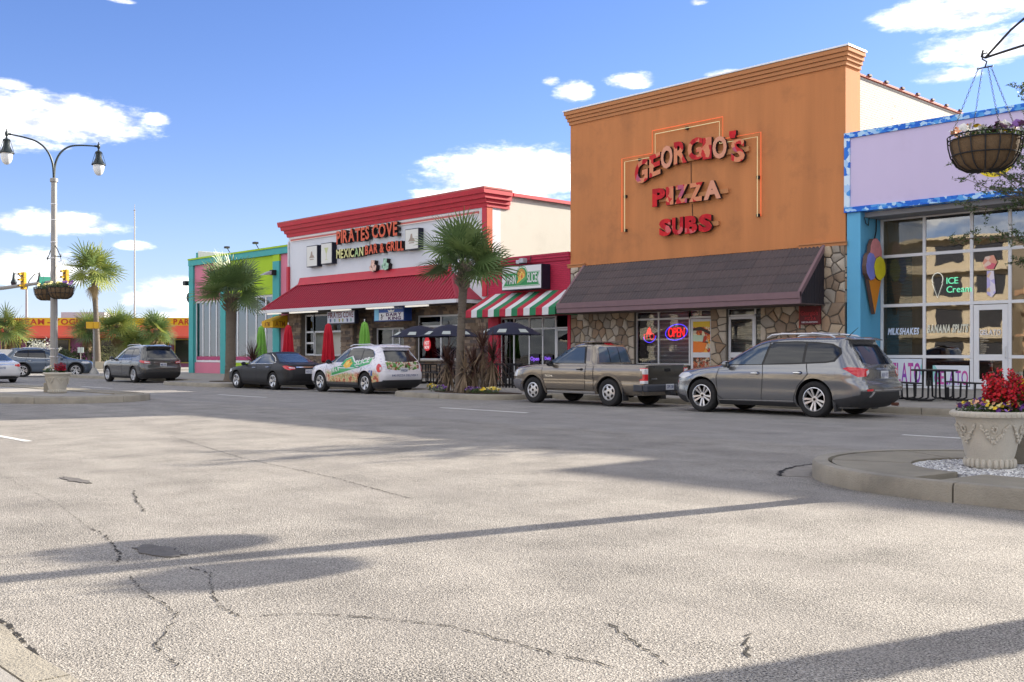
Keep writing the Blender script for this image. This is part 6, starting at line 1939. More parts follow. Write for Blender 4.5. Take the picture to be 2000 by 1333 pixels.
def suv(name, label, pm, sx, sy, sz, wr, rr, rim, wrap=None, group='cars parked along the far kerb', plate=None, rear=True, roofc=None, tail=None, glass2=TGLASS, cladd=True):
    """the other upright cars: same kind of body, each with its own proportions, glass and lamps"""
    def X(t): return [(a, b_ * sx) for a, b_ in t]
    def ZX(t): return [(a * sz, b_ * sx) for a, b_ in t]
    def ZY(t): return [(a * sz, b_ * sy) for a, b_ in t]
    lo = loft(ZX([(.2, 2.20), (.34, 2.34), (.5, 2.40), (.74, 2.40), (.88, 2.33), (.98, 2.12), (1.03, 1.8), (1.08, 1.42), (1.12, 1.18), (1.17, 1.0), (1.4, .52), (1.58, .15), (1.66, -.1), (1.71, -.42), (1.745, -.85)]),
              ZX([(.2, -2.18), (.34, -2.36), (.48, -2.45), (.62, -2.48), (.74, -2.46), (.8, -2.42), (1.0, -2.41), (1.08, -2.39), (1.2, -2.31), (1.4, -2.14), (1.56, -2.0), (1.64, -1.98), (1.675, -2.06), (1.71, -2.02), (1.745, -1.5)]),
              ZY([(.2, .84), (.3, .92), (.45, .95), (.62, .955), (.78, .970), (.92, .968), (1.02, .945), (1.1, .915), (1.18, .885), (1.4, .80), (1.58, .715), (1.66, .655), (1.71, .56), (1.745, .30)]),
              ZX([(.2, .7), (.6, .8), (.9, .85), (1.1, .8), (1.745, .5)]), ZY([(.2, .35), (.6, .40), (.9, .44), (1.1, .35), (1.4, .25), (1.745, .12)]),
              ZX([(.2, .3), (.6, .36), (1.0, .38), (1.4, .34), (1.745, .2)]), ZY([(.2, .2), (.6, .25), (1.0, .28), (1.4, .26), (1.745, .1)]), [z * sz for z in ZS])
    sp = dict(paint=pm, wr=wr, rr=rr, w=.96 * sy, axles=(1.45 * sx, -1.42 * sx), xr=-2.46 * sx, loft=lo)
    car = Car(name, label, 'car', sp, group)
    car.wheels(rim, .95 * sy, .24)
    P = lambda poly: [(a * sx, b_ * sz) for a, b_ in poly]
    Q = lambda poly: [(a * sy, b_ * sz) for a, b_ in poly]
    for v in 'LR':
        car.patch('window_surround', P([(.98, 1.10), (.6, 1.28), (.26, 1.45), (0, 1.57), (-.25, 1.62), (-.9, 1.632), (-1.4, 1.605), (-1.68, 1.55), (-1.86, 1.40), (-1.9, 1.25), (-1.6, 1.17), (-.9, 1.13)]), v, TRIM, None, .003)
        dF = car.patch('door', P([(.93, 1.09), (1.0, .82), (.98, .42), (.82, .30), (-.14, .30), (-.20, .9), (-.17, 1.11)]), v, pm, None, .0035)
        dB = car.patch('door', P([(-.185, 1.11), (-.215, .9), (-.155, .30), (-.92, .30), (-.94, .46), (-1.02, .66), (-1.17, .81), (-1.25, .92), (-1.2, 1.14)]), v, pm, None, .0035)
        car.line(P([(.94, 1.09), (1.01, .82), (.99, .42), (.83, .29), (-.92, .29), (-.95, .46), (-1.03, .66), (-1.18, .81), (-1.26, .92), (-1.2, 1.14)]), v)
        car.line(P([(-.17, 1.12), (-.207, .9), (-.147, .29)]), v)
        car.patch('side_window', P([(.84, 1.12), (.58, 1.24), (.27, 1.41), (.0, 1.535), (-.18, 1.585), (-.24, 1.585), (-.14, 1.13)]), v, LGLASS, dF, .0055)
        car.patch('side_window', P([(-.20, 1.135), (-.30, 1.592), (-.85, 1.60), (-1.08, 1.59), (-1.10, 1.17)]), v, glass2, dB, .0055)
        car.patch('side_window', P([(-1.16, 1.175), (-1.15, 1.585), (-1.62, 1.53), (-1.80, 1.39), (-1.83, 1.26), (-1.6, 1.20)]), v, glass2, car.t, .0055)
        car.line(P([(.98, 1.085), (.4, 1.105), (-.5, 1.125), (-1.3, 1.15), (-1.62, 1.175), (-1.88, 1.24), (-1.83, 1.42), (-1.66, 1.565)]), v, .008, CHROME, 'chrome_strip', car.t, .007)
        handle(car, .0, .95, v, CHROME, dF); handle(car, -1.02 * sx, .965 * sz, v, CHROME, dB)
        if cladd:
            car.patch('sill_trim', P([(1.0, .21), (1.0, .32), (-.97, .32), (-.97, .21)]), v, CLAD, None, .012)
        car.patch('headlamp', P([(1.75, .86), (1.86, .93), (2.14, .91), (2.24, .82), (2.0, .78)]), v, CLENS, None, .006)
    car.patch('tailgate', Q([(.80, .70), (.82, 1.0), (.75, 1.20), (.64, 1.42), (.58, 1.56), (-.58, 1.56), (-.64, 1.42), (-.75, 1.20), (-.82, 1.0), (-.80, .70)]), 'B', pm, None, .006)
    car.patch('rear_window', Q([(.70, 1.17), (.62, 1.38), (.57, 1.54), (-.57, 1.54), (-.62, 1.38), (-.70, 1.17), (-.4, 1.13), (.4, 1.13)]), 'B', TGLASS, None, .011)
    car.patch('windscreen', Q([(.72, 1.17), (.60, 1.55), (-.60, 1.55), (-.72, 1.17)]), 'F', TGLASS, None, .006)
    car.patch('bumper', Q([(.86, .26), (.86, .50), (-.86, .50), (-.86, .26), (-.5, .22), (.5, .22)]), 'B', CLAD, None, .012)
    car.line(Q([(.4, .56), (-.4, .56)]), 'B', .012, pm, 'bumper_step', car.t, .014)
    for v in ('LB', 'RB'):
        if cladd: car.patch('bumper_corner', [(a, b_ * sz) for a, b_ in [(1.15, .25), (1.15, .38), (.7, .43), (-.5, .49), (-.5, .25)]], v, CLAD, None, .008, .08)
        for poly, mt, of in (tail or [([(.55, 1.04), (.2, 1.05), (-.30, 1.02), (-.33, .92), (.1, .90), (.42, .95)], RLENS, .012)]):
            car.patch('tail_lamp', [(a, b_ * sz) for a, b_ in poly], v, mt, None, of, .05)
    if plate: car.plate(.84 * sz, plate)
    for s_ in (1, -1):
        o = MB().tube([(-.05 * sx, s_ * .60 * sy, 1.70 * sz), (-.25 * sx, s_ * .60 * sy, 1.755 * sz), (-1.3 * sx, s_ * .59 * sy, 1.77 * sz), (-1.6 * sx, s_ * .58 * sy, 1.70 * sz)], .018, 6).build('roof_rail', roofc or SILVER, None, smooth=True); o.parent = car.t
    o = MB().prism([(-1.85 * sx, 1.66 * sz), (-2.10 * sx, 1.64 * sz), (-2.11 * sx, 1.66 * sz), (-1.9 * sx, 1.72 * sz)], -.60 * sy, .60 * sy, 'y').build('spoiler', pm, None, bevel=.012); o.parent = car.t
    o = MB().box(1.9 * sx, -1.95 * sx, -.6, .6, .2, .28).build('underbody', WELL, None); o.parent = car.t
    o = MB().tube([(-2.16 * sx, 0, 1.16 * sz), (-2.17 * sx, .35, 1.2 * sz)], .012, 5).build('wiper', TRIM, None); o.parent = car.t
    mirror(car, .70 * sx, 1.13 * sz, .93 * sy, pm if wrap is None else TRIM)
    return car


# ---- the wrapped delivery SUV
def wrapmat():
    m = bpy.data.materials.new('printed wrap')
    m.use_nodes = True
    t = NT(m.node_tree)
    P = t.new('ShaderNodeTexCoord').outputs['Object']
    x, y, z = t.sep(P)
    f = t.noise(P, 7, 5, .7)
    food = t.ramp(t.math('MULTIPLY', t.math('SUBTRACT', f, .25), 2.0, clamp=True), [(0, (.06, .03, .02)), (.25, (.36, .04, .02)), (.42, (.58, .20, .08)), (.55, (.74, .58, .34)), (.68, (.14, .36, .06)), (.8, (.55, .07, .03)), (1, (.78, .66, .5))])
    word = t.sep(t.voro(t.vmath('MULTIPLY', P, (1, 1, 2)), 16))[0]
    pale = t.mix(t.math('MULTIPLY', t.math('GREATER_THAN', word, .80), .5), (.72, .72, .78), (.40, .34, .50))
    w1 = t.smooth(t.math('ADD', z, t.math('MULTIPLY', t.noise(P, 3, 4), .34)), .98, .78)
    side = t.smooth(t.math('ADD', x, t.math('MULTIPLY', t.noise(P, 4, 3), .5)), 1.5, 1.0)
    c = t.mix(t.math('MULTIPLY', w1, side), pale, food)
    low = t.smooth(z, .42, .36)
    c = t.mix(low, c, (.06, .06, .06))
    tailp = t.math('MULTIPLY', t.smooth(x, -2.1, -2.2), t.smooth(z, .80, .76))
    c = t.mix(tailp, c, (.60, .60, .64))
    b = t.new('ShaderNodeBsdfPrincipled')
    t.put(b, 'Base Color', c); t.put(b, 'Roughness', .34); t.put(b, 'Coat Weight', .7); t.put(b, 'Coat Roughness', .08)
    o = t.new('ShaderNodeOutputMaterial'); t.t.links.new(b.outputs[0], o.inputs[0])
    return m


WRAP = wrapmat()
ROUND = [([(.30 + .23 * math.cos(a), .92 + .15 * math.sin(a)) for a in [i * PI / 8 for i in range(16)]], RLENS, .014), ([(.16 + .07 * math.cos(a), .90 + .06 * math.sin(a)) for a in [i * PI / 6 for i in range(12)]], CLENS, .020)]
car = suv('delivery_suv', 'white SUV wrapped in food pictures and a green banner, parked behind the black sedan', WRAP, .955, .955, .955, .365, .225, spokes(5, 0, .034, .07, .026), wrap=1, tail=ROUND, plate='WHB 264')
GW = M('wrap green', (.02, .33, .085), .35, var=.06, bump=0, coat=.6); WW = M('wrap white', (.64, .66, .66), .35, var=.04, bump=0, coat=.6)
for v in 'L':
    bn = [(.62, .60), (.58, .86), (.10, .93), (-.12, 1.16), (-.48, 1.26), (-.72, 1.06), (-1.72, 1.22), (-1.62, 1.02), (-1.05, .90), (-.2, .74)]
    car.patch('banner_outline', [(a * 1.0 + (.03 if a > 0 else -.05), b_ + (.03 if b_ > .95 else -.03)) for a, b_ in bn], v, WW, None, .0075, .12)
    bnr = car.patch('banner', bn, v, GW, None, .0095, .12)
    car.patch('banner_picture', [(-.10, .94), (-.24, 1.12), (-.46, 1.18), (-.62, 1.04), (-.52, .90), (-.28, .86)], v, M_cells('pizza print', [(0, (.75, .42, .06))], 9), None, .011, .1)
    # lettering follows the flank
    for txt, x0, z0, h_, wd, sh in (('MAIN', .56, .70, .20, .42, .16), ('SLICE', -.78, .95, .17, .78, .17)):
        mb = MB().text(txt, 0, 0, h_, 0, 0, 0, width=wd, bold=.025)
        vs = []
        for (a, y, c) in mb.v:
            p_, n_ = car.hit(x0 - a, z0 + c + a * sh, v)
            vs.append(tuple(p_ + n_ * .013))
        mb.v = vs
        o = mb.build('banner_lettering', WW, None, fix=False); o.parent = bnr
    p_, n_ = car.hit(-1.72, .70, v)
    fb = car.patch('blue_square', [(-1.63, .62), (-1.63, .80), (-1.81, .80), (-1.81, .62)], v, M('logo blue', (.04, .10, .36), .35, bump=0), None, .012, .1)
    o = MB().text('f', 1.69, .64, .15, p_.y + .02, 0, 0, face='+y', bold=.03).build('lettering', WW, None, fix=False); o.parent = fb
pl, pn = car.hit(0, .62, 'B')
o = MB().text('843 PIZZA DELIVERY', 0, .60, .07, pl.x - .03, 0, 0, width=1.1, center=True, face='-x').build('wrap_lettering', PLTX, None, fix=False); o.parent = car.t
car.patch('food_picture', [(.66, .86), (.70, 1.06), (.5, 1.14), (-.5, 1.14), (-.70, 1.06), (-.66, .86), (-.3, .78), (.3, .78)], 'B', M_cells('tail print', [(0, (.10, .28, .06)), (.3, (.55, .42, .30)), (.5, (.30, .06, .04)), (.7, (.62, .58, .48)), (.85, (.08, .05, .03))], 12, .35, detail=.2, obj=True), None, .0095)
car.place(-29.95, 21.18)

# ---- dark SUV farthest along the kerb
DGREY = paint('dark grey metallic paint', (.085, .087, .088), .5, .26)
TRV = [([(.72, 1.02), (.40, 1.04), (-.36, .99), (-.38, .90), (.05, .91), (.5, .95)], RLENS, .012), ([(-.02, .98), (-.34, .965), (-.35, .92), (-.02, .935)], CLENS, .016)]
car = suv('parked_suv', 'dark grey SUV with full chrome window line parked near the corner, farthest along the kerb', DGREY, 1.045, 1.03, 1.02, .375, .25, spokes(5, 0, .030, .075, .045), tail=TRV, plate='MBE 905')
car.line([(.45, .965), (-.45, .965)], 'B', .02, CHROME, 'chrome_strip', car.t, .014)
car.place(-48.5, 21.15)

# ---- blue grey SUV turning in the crossing
NAVY = paint('blue grey paint', (.095, .125, .17), .4, .28)
car = suv('turning_suv', 'blue grey SUV seen from its right side, turning at the crossing behind the lamp post', NAVY, 1.0, 1.0, .985, .385, .26, spokes(5, 0, .024, .07, .05), group=None, plate='KTR 551', tail=[([(.62, 1.0), (.2, 1.02), (-.33, 1.0), (-.34, .92), (.2, .92)], RLENS, .012)])
arch_trim(car, CLAD, .06, .014)
car.place(-63.6, 22.2, R(68))

# ---- black sedan
BLK = M('black paint', (.005, .005, .006), .06, 0, var=.05, bump=0, spec=.2, coat=.55)


def sedan(name, label, pm, group, plate, rim, sx=1., lamps=None):
    lo = loft([(.18, 2.15), (.3, 2.34), (.45, 2.42), (.6, 2.43), (.72, 2.36), (.80, 2.18), (.86, 1.80), (.91, 1.35), (.95, 1.0), (1.0, .84), (1.15, .48), (1.28, .18), (1.36, -.06), (1.41, -.34), (1.44, -.7)],
              [(.18, -2.15), (.3, -2.36), (.45, -2.44), (.6, -2.45), (.75, -2.43), (.88, -2.40), (.95, -2.38), (.985, -2.22), (1.02, -1.92), (1.07, -1.75), (1.2, -1.42), (1.32, -1.12), (1.39, -.95), (1.42, -.86), (1.44, -.78)],
              [(.18, .80), (.28, .87), (.42, .90), (.6, .905), (.75, .915), (.86, .90), (.93, .875), (.99, .84), (1.06, .80), (1.2, .715), (1.32, .635), (1.39, .57), (1.42, .48), (1.44, .28)],
              [(.18, .7), (.6, .9), (.9, .9), (1.44, .4)], [(.18, .32), (.6, .42), (.9, .4), (1.1, .3), (1.44, .12)], [(.18, .3), (.6, .42), (.98, .45), (1.1, .5), (1.44, .2)], [(.18, .2), (.6, .30), (.98, .30), (1.1, .28), (1.44, .1)],
              [.18, .21, .25, .3, .36, .42, .48, .54, .6, .66, .71, .75, .79, .82, .85, .88, .905, .93, .95, .965, .985, 1.0, 1.02, 1.05, 1.09, 1.14, 1.19, 1.24, 1.29, 1.33, 1.365, 1.39, 1.41, 1.425, 1.44])
    sp = dict(paint=pm, wr=.335, rr=.225, w=.905, axles=(1.40, -1.38), xr=-2.43, loft=lo)
    car = Car(name, label, 'car', sp, group)
    car.wheels(rim, .90, .22)
    for v in 'LR':
        car.patch('window_surround', [(.86, .965), (.5, 1.15), (.2, 1.285), (-.05, 1.355), (-.4, 1.375), (-.85, 1.34), (-1.22, 1.19), (-1.45, 1.04), (-1.3, .985)], v, TRIM, None, .003)
        dF = car.patch('door', [(.80, .955), (.95, .75), (.95, .36), (.80, .28), (-.14, .28), (-.20, .8), (-.17, .97)], v, pm, None, .0035)
        dB = car.patch('door', [(-.185, .97), (-.215, .8), (-.155, .28), (-.92, .28), (-.94, .42), (-1.02, .60), (-1.15, .73), (-1.25, .84), (-1.28, .96)], v, pm, None, .0035)
        car.line([(.81, .96), (.96, .75), (.96, .36), (.81, .27), (-.92, .27), (-.95, .42), (-1.03, .60), (-1.16, .73), (-1.26, .84), (-1.29, .96)], v)
        car.line([(-.17, .98), (-.207, .8), (-.147, .27)], v)
        car.patch('side_window', [(.72, .985), (.48, 1.12), (.2, 1.25), (-.04, 1.32), (-.20, 1.335), (-.12, .99)], v, LGLASS, dF, .0055)
        car.patch('side_window', [(-.18, .99), (-.26, 1.34), (-.45, 1.345), (-.82, 1.31), (-1.12, 1.19), (-1.36, 1.05), (-1.28, 1.01)], v, LGLASS, dB, .0055)
        car.line([(.86, .955), (.0, .975), (-1.3, .99), (-1.47, 1.045), (-1.2, 1.21), (-.85, 1.355)], v, .008, CHROME, 'chrome_strip', car.t, .008)
        handle(car, -.02, .84, v, CHROME, dF); handle(car, -1.02, .86, v, CHROME, dB)
        car.patch('headlamp', [(1.72, .70), (1.80, .77), (2.1, .75), (2.24, .66), (2.0, .62)], v, CLENS, None, .006)
    car.patch('rear_window', [(1.0 * .72, 1.06), (.60, 1.24), (.52, 1.36), (-.52, 1.36), (-.60, 1.24), (-.72, 1.06), (-.4, 1.035), (.4, 1.035)], 'B', LGLASS, None, .006)
    car.patch('windscreen', [(.70, 1.0), (.52, 1.36), (-.52, 1.36), (-.70, 1.0)], 'F', TGLASS, None, .006)
    car.patch('boot_lid', [(.62, .60), (.66, .93), (-.66, .93), (-.62, .60)], 'B', pm, None, .006)
    car.line([(.52, .86), (-.52, .86)], 'B', .018, CHROME, 'chrome_strip', car.t, .010)
    for v in ('LB', 'RB'):
        car.patch('tail_lamp', [(.62, .90), (.2, .92), (-.36, .86), (-.40, .79), (-.1, .75), (.3, .80)], v, RLENS, None, .010, .05)
        car.patch('clear_lens', [(-.05, .86), (-.36, .84), (-.38, .81), (-.05, .82)], v, CLENS, None, .014, .05) if lamps else None
    car.patch('bumper_lower', [(.75, .20), (.78, .34), (-.78, .34), (-.75, .20)], 'B', CLAD, None, .008)
    car.plate(.70, plate)
    o = MB().box(1.9, -1.9, -.6, .6, .18, .26).build('underbody', WELL, None); o.parent = car.t
    mirror(car, .66, .98, .86, pm, .9)
    return car


car = sedan('parked_sedan', 'black sedan parked between the wrapped SUV and the second kerbside palm', BLK, 'cars parked along the far kerb', 'HXD 227', spokes(5, 0, .03, .06, .03), lamps=True)
car.place(-35.55, 20.92)
WHT = paint('white paint', (.66, .67, .68), .0, .25)
car = sedan('white_sedan', 'white sedan driving away at the far left, cut by the photo edge', WHT, None, 'JCB 718', spokes(5, 0, .03, .06, .03))
car.place(-53.1, 15.55)

# ---------------------------------------------------------------- palms, shrubs, flowers
BARK = M('palm bark', (.15, .125, .10), .9, var=.3, vs=6, bump=.3, bs=22, stretch=(1, 1, 4))
BOOT = M('palm boots', (.20, .15, .10), .9, var=.4, vs=9, bump=.25, bs=20)
PG = [M_leaf('palm frond dark', (.08, .14, .05), (.165, .245, .085), 2.5, .36, .2), M_leaf('palm frond mid', (.125, .195, .065), (.235, .31, .11), 2.5, .42, .25)]
PY2 = M_leaf('palm frond sunny', (.22, .28, .06), (.40, .42, .11), 2.0, .5, .3)
DEAD = M_leaf('dead frond', (.22, .15, .075), (.36, .26, .14), 3, .7, .1)


def frond(o, az_, pitch, pet, rad, droop, seed, nl=30, spread=230):
    """one fan leaf: a curved stalk carrying a folded, drooping fan of narrow blades"""
    rg = random.Random(seed)
    mb = MB()
    d0 = Vector((math.cos(az_) * math.cos(pitch), math.sin(az_) * math.cos(pitch), math.sin(pitch)))
    P = [Vector(o)]
    d = d0.copy()
    n = 6
    for i in range(n):
        P.append(P[-1] + d * pet / n)
        d = (d + Vector((0, 0, -1)) * droop / n).normalized()
    mb.tube(P, [.022 - .012 * i / n for i in range(n + 1)], 5, 0)
    # costa runs on and bends down
    side = d.cross(Vector((0, 0, 1)))
    if side.length < .1: side = Vector((-math.sin(az_), math.cos(az_), 0))
    side.normalize()
    roll = rg.uniform(-1.0, 1.0)
    up = side.cross(d).normalized()
    side = (side * math.cos(roll) + up * math.sin(roll)).normalized()
    up = side.cross(d).normalized()
    base = P[-1]
    for k in range(nl):
        f = k / (nl - 1) * 2 - 1
        ang = R(spread / 2) * f
        along = (1 - abs(f)) * rad * .35
        st = base + d * along * .6 - up * (along * .12)
        dirv = (d * math.cos(ang) + side * math.sin(ang) - up * .10 + up * .28 * abs(math.sin(ang * .5))).normalized()
        L = rad * (1.05 - .32 * abs(f) ** 2) * rg.uniform(.86, 1.08)
        wv = dirv.cross(up)
        if wv.length < .01: wv = side.copy()
        wv = wv.normalized()
        w0 = .027 * rad / .8
        q0, q1 = st, st + dirv * L * .55
        dr = Vector((0, 0, -1)) * rg.uniform(.02, .17) * (1 + droop)
        q2 = q1 + (dirv + dr).normalized() * L * .30
        q3 = q2 + (dirv + dr * 3).normalized() * L * .2
        mb.add([q0 - wv * w0 * .6, q0 + wv * w0 * .6, q1 - wv * w0, q1 + wv * w0, q2 - wv * w0 * .6, q2 + wv * w0 * .6, q3], [(0, 1, 3, 2), (2, 3, 5, 4), (4, 5, 6)])
    return mb


def palm(label, loc, h, r0, seed, nf=36, pet=.75, rad=.85, lean=(0, 0), mats=PG, dead=4, nl=30, group='cabbage palms', boots=True, pitch_lo=-12, boot_mat=BOOT):
    t = thing('palm_tree', label, 'palm tree', loc, group)
    rg = random.Random(seed)
    top = Vector((lean[0], lean[1], h))
    pts = [Vector((lean[0] * (i / 14) ** 1.6, lean[1] * (i / 14) ** 1.6, h * i / 14 - .05)) for i in range(15)]
    rs = [r0 * (1.25 if i == 0 else 1.0 - .18 * math.sin(PI * i / 14)) * rg.uniform(.96, 1.05) for i in range(15)]
    mb = MB().tube(pts, rs, 14)
    # leaf scars: shallow rings
    tr = mb.build('trunk', BARK, None, smooth=True, sharp=60); tr.parent = t
    rb = MB()
    k = 0
    z = .3
    while z < h - .3:
        p = Vector((lean[0] * (z / h) ** 1.6, lean[1] * (z / h) ** 1.6, z))
        rr = r0 * (1.0 - .16 * math.sin(PI * z / h)) * 1.02
        a0 = rg.uniform(0, 6.28)
        rb.tube([p + Vector((rr * math.cos(a0 + a), rr * math.sin(a0 + a), .02 * math.sin(3 * a + k))) for a in [i * PI / 7 for i in range(10)]], .012, 4)
        z += rg.uniform(.07, .13); k += 1
    o = rb.build('bark_rings', BARK, None, fix=False, kind='stuff'); o.parent = tr
    if boots:
        bb = MB()
        nb = 54
        for i in range(nb):
            a = i * 2.399; zz = h - .85 + .8 * i / nb
            p = Vector((lean[0] * (zz / h) ** 1.6, lean[1] * (zz / h) ** 1.6, zz)); o_ = Vector((math.cos(a), math.sin(a), 0))
            L = rg.uniform(.10, .36)
            bb.tube([p + o_ * r0 * .85, p + o_ * (r0 + L * .45) + Vector((0, 0, L * .45)), p + o_ * (r0 + L * .75) + Vector((0, 0, L * rg.uniform(.3, 1.0)))], [.036, .024, .008], 5)
        o = bb.build('leaf_bases', boot_mat, None, fix=False, kind='stuff'); o.parent = t
    for i in range(nf):
        f = (i + .5) / nf
        pt = R(pitch_lo + (84 - pitch_lo) * f) + R(rg.uniform(-12, 12))
        az_ = i * 2.399 + rg.uniform(-.25, .25)
        oo = top + Vector((math.cos(az_) * r0 * .6, math.sin(az_) * r0 * .6, -.25 + .25 * f))
        mt = rg.choice(mats)
        mb = frond(oo, az_, pt, pet * rg.uniform(.40, 1.1), rad * rg.uniform(.85, 1.12), .15 + .30 * (1 - f) + rg.uniform(-.08, .16), seed * 100 + i, nl)
        o = mb.build('frond', mt, None, fix=False); o.parent = t
    for i in range(dead):
        az_ = rg.uniform(0, 6.28)
        mb = frond(top + Vector((0, 0, -.5)), az_, R(-55), pet * .7, rad * .8, 1.2, seed * 100 + 77 + i, 20, 120)
        o = mb.build('frond', DEAD, None, fix=False, label='dead brown hanging frond'); o.parent = t
    return t


palm('big kerbside palm with pale lichened trunk between the wrapped SUV and the pickup', (-24.5, 21.0, .14), 4.1, .15, 1, 32, .66, .80, (.15, .08), dead=0, nl=24, pitch_lo=4, boot_mat=M('grey boots', (.24, .20, .16), .9, var=.4, vs=9, bump=.25, bs=20))
palm('dark kerbside palm before the lime window wall, trunk beside the black sedan', (-41.1, 22.0, .14), 3.9, .26, 2, 30, .95, .95, (.1, 0), dead=0, nl=24, pitch_lo=4)
palm('tall slim palm beyond the crossing, left of the gift shop', (-83.2, 32.8, .05), 8.1, .24, 3, 40, 1.15, 1.35, (-.5, -.2), mats=[PG[1], PY2], dead=2, nl=18, pitch_lo=-15)
MIX = [PG[1], PG[0], PY2]
for i, (lb, loc, h, rad, nf, md) in enumerate([('short bushy palm beyond the crossing, left of the tall slim palm', (-91.4, 35.3, 0), 3.6, 1.15, 34, MIX), ('short bushy palm directly behind the tall slim palm', (-89.3, 37.0, 0), 3.9, 1.2, 36, [PY2, PG[1]]),
                                                   ('low wide palm right of the tall slim palm', (-88.0, 38.0, 0), 2.3, 1.1, 34, [PY2, PG[1]]), ('palm with brown dead skirt before the parlour awning near the gift shop', (-86.2, 39.1, 0), 3.5, 1.05, 34, MIX),
                                                   ('palm with mottled white trunk beyond the crossing at the far left', (-85.3, 26.6, 0), 3.4, 1.1, 36, [PY2, PG[1]]), ('palm at the left photo edge of which a few frond tips show', (-66.0, 17.2, 0), 6.3, 1.1, 34, PG)]):
    palm(lb, loc, h, .22, 10 + i, nf, .75, rad, (0, 0), mats=md, dead=14 if 'skirt' in lb else 4, nl=17, pitch_lo=-20)
# the palm on the near median whose trunk shadow crosses the street
palm('palm on the near median outside the photo, its trunk shadow crossing the lower right road', (-.35, 10.6, .14), 8.2, .22, 21, 26, .9, .95, (-1.6, 0), dead=2, nl=20)

# cordylines in the kerbside bed
COR = M_leaf('cordyline leaf', (.060, .028, .026), (.15, .075, .05), 5, .45, .1)
COR2 = M_leaf('cordyline dead leaf', (.20, .14, .085), (.32, .235, .15), 5, .7, .1)


def spiky(name, label, loc, heads, seed, group=None, L=.75, n=80, dead=34, red=None):
    t = thing(name, label, 'plant', loc, group)
    rg = random.Random(seed)
    for (hx, hy, hz) in heads:
        mb = MB().tube([(hx * .3, hy * .3, -.02), (hx * .7, hy * .7, hz * .5), (hx, hy, hz)], [.05, .045, .035], 7)
        o = mb.build('stem', BARK, None, smooth=True); o.parent = t
        for mt, cnt, lo, hi, nm in ((red or COR, n, -25, 85, 'leaves'), (COR2, dead, -85, -35, 'dead_leaves')):
            lm = MB()
            for i in range(cnt):
                az_ = rg.uniform(0, 6.28); pt = R(rg.uniform(lo, hi)); l_ = L * rg.uniform(.7, 1.15)
                d = Vector((math.cos(az_) * math.cos(pt), math.sin(az_) * math.cos(pt), math.sin(pt)))
                s_ = Vector((-math.sin(az_), math.cos(az_), 0)) * .019
                p = Vector((hx, hy, hz + rg.uniform(-.25, .05) - (.15 if nm == 'dead_leaves' else 0)))
                q = [p]
                for k in range(3):
                    q.append(q[-1] + d * l_ / 3)
                    d = (d + Vector((0, 0, -rg.uniform(.08, .30)))).normalized()
                lm.add([q[0] - s_ * .7, q[0] + s_ * .7, q[1] - s_, q[1] + s_, q[2] - s_ * .7, q[2] + s_ * .7, q[3]], [(0, 1, 3, 2), (2, 3, 5, 4), (4, 5, 6)])
            o = lm.build(nm, mt, None, fix=False, kind='stuff'); o.parent = t
    return t


spiky('cordyline', 'brown spiky cordyline left of the big palm trunk', (-25.45, 21.25, .15), [(0, 0, 1.05), (.12, .1, .75)], 1, 'cordylines round the big palm')
spiky('cordyline', 'tall shaggy red brown cordyline right of the big palm trunk', (-23.75, 21.25, .15), [(.0, .05, 1.45), (-.25, -.1, .9), (.3, .2, 1.15)], 2, 'cordylines round the big palm', .85, 95, 60)
spiky('cordyline', 'pale half dead cordyline low at the foot of the big palm', (-23.95, 20.75, .15), [(0, 0, .75)], 3, 'cordylines round the big palm', .75, 40, 90, COR2)
spiky('cordyline', 'dark purple spiky plant behind the bonnet of the black sedan', (-41.55, 23.35, .15), [(0, 0, .95)], 4, None, .95, 120, 20)


# flowers and leafy fillings
def leaf_cloud(mb, c, rx, ry, rz, n, size, rg, mi=0):
    for _ in range(n):
        a, b_, r = rg.uniform(0, 6.28), math.acos(rg.uniform(-1, 1)), rg.random() ** .4
        p = Vector((c[0] + rx * r * math.sin(b_) * math.cos(a), c[1] + ry * r * math.sin(b_) * math.sin(a), c[2] + rz * r * math.cos(b_)))
        u = Vector((rg.uniform(-1, 1), rg.uniform(-1, 1), rg.uniform(-.6, 1))).normalized()
        v = u.orthogonal().normalized()
        v = (v * math.cos(a) + u.cross(v) * math.sin(a))
        s_ = size * rg.uniform(.6, 1.3)
        mb.add([p - v * s_ * .35, p + u * s_ * .5, p + v * s_ * .35 + u * s_ * .2, p + u * s_ * 1.1], [(0, 2, 3, 1)], mi)


def bloom(mb, p, r, rg, mi, n=5):
    nrm = Vector((rg.uniform(-.8, .8), rg.uniform(-1, .4), rg.uniform(.1, 1))).normalized()
    u = nrm.orthogonal().normalized(); v = nrm.cross(u)
    a0 = rg.uniform(0, 6.28)
    o = len(mb.v)
    mb.v.append(tuple(p + nrm * r * .15))
    for k in range(n * 2):
        a = a0 + PI * k / n
        rr = r * (1.0 if k % 2 == 0 else .72)
        q = p + (u * math.cos(a) + v * math.sin(a)) * rr + nrm * r * rg.uniform(-.15, .2)
        mb.v.append(tuple(q))
    for k in range(n * 2):
        mb.f.append([o, o + 1 + k, o + 1 + (k + 1) % (n * 2)]); mb.m.append(mi)


GREENL = M_leaf('bedding leaf', (.035, .085, .018), (.10, .17, .04), 12, .5, .25)
PET = {n: M('petal ' + n, c, .55, var=.25, vs=30, bump=0) for n, c in (('red', (.50, .012, .02)), ('crimson', (.36, .01, .03)), ('yellow', (.68, .48, .03)), ('pale yellow', (.68, .60, .25)), ('purple', (.085, .02, .17)), ('violet', (.22, .10, .35)), ('pink', (.62, .20, .30)), ('white', (.72, .72, .70)), ('orange', (.72, .20, .02)), ('peach', (.70, .36, .20)), ('plum', (.06, .01, .05)))}


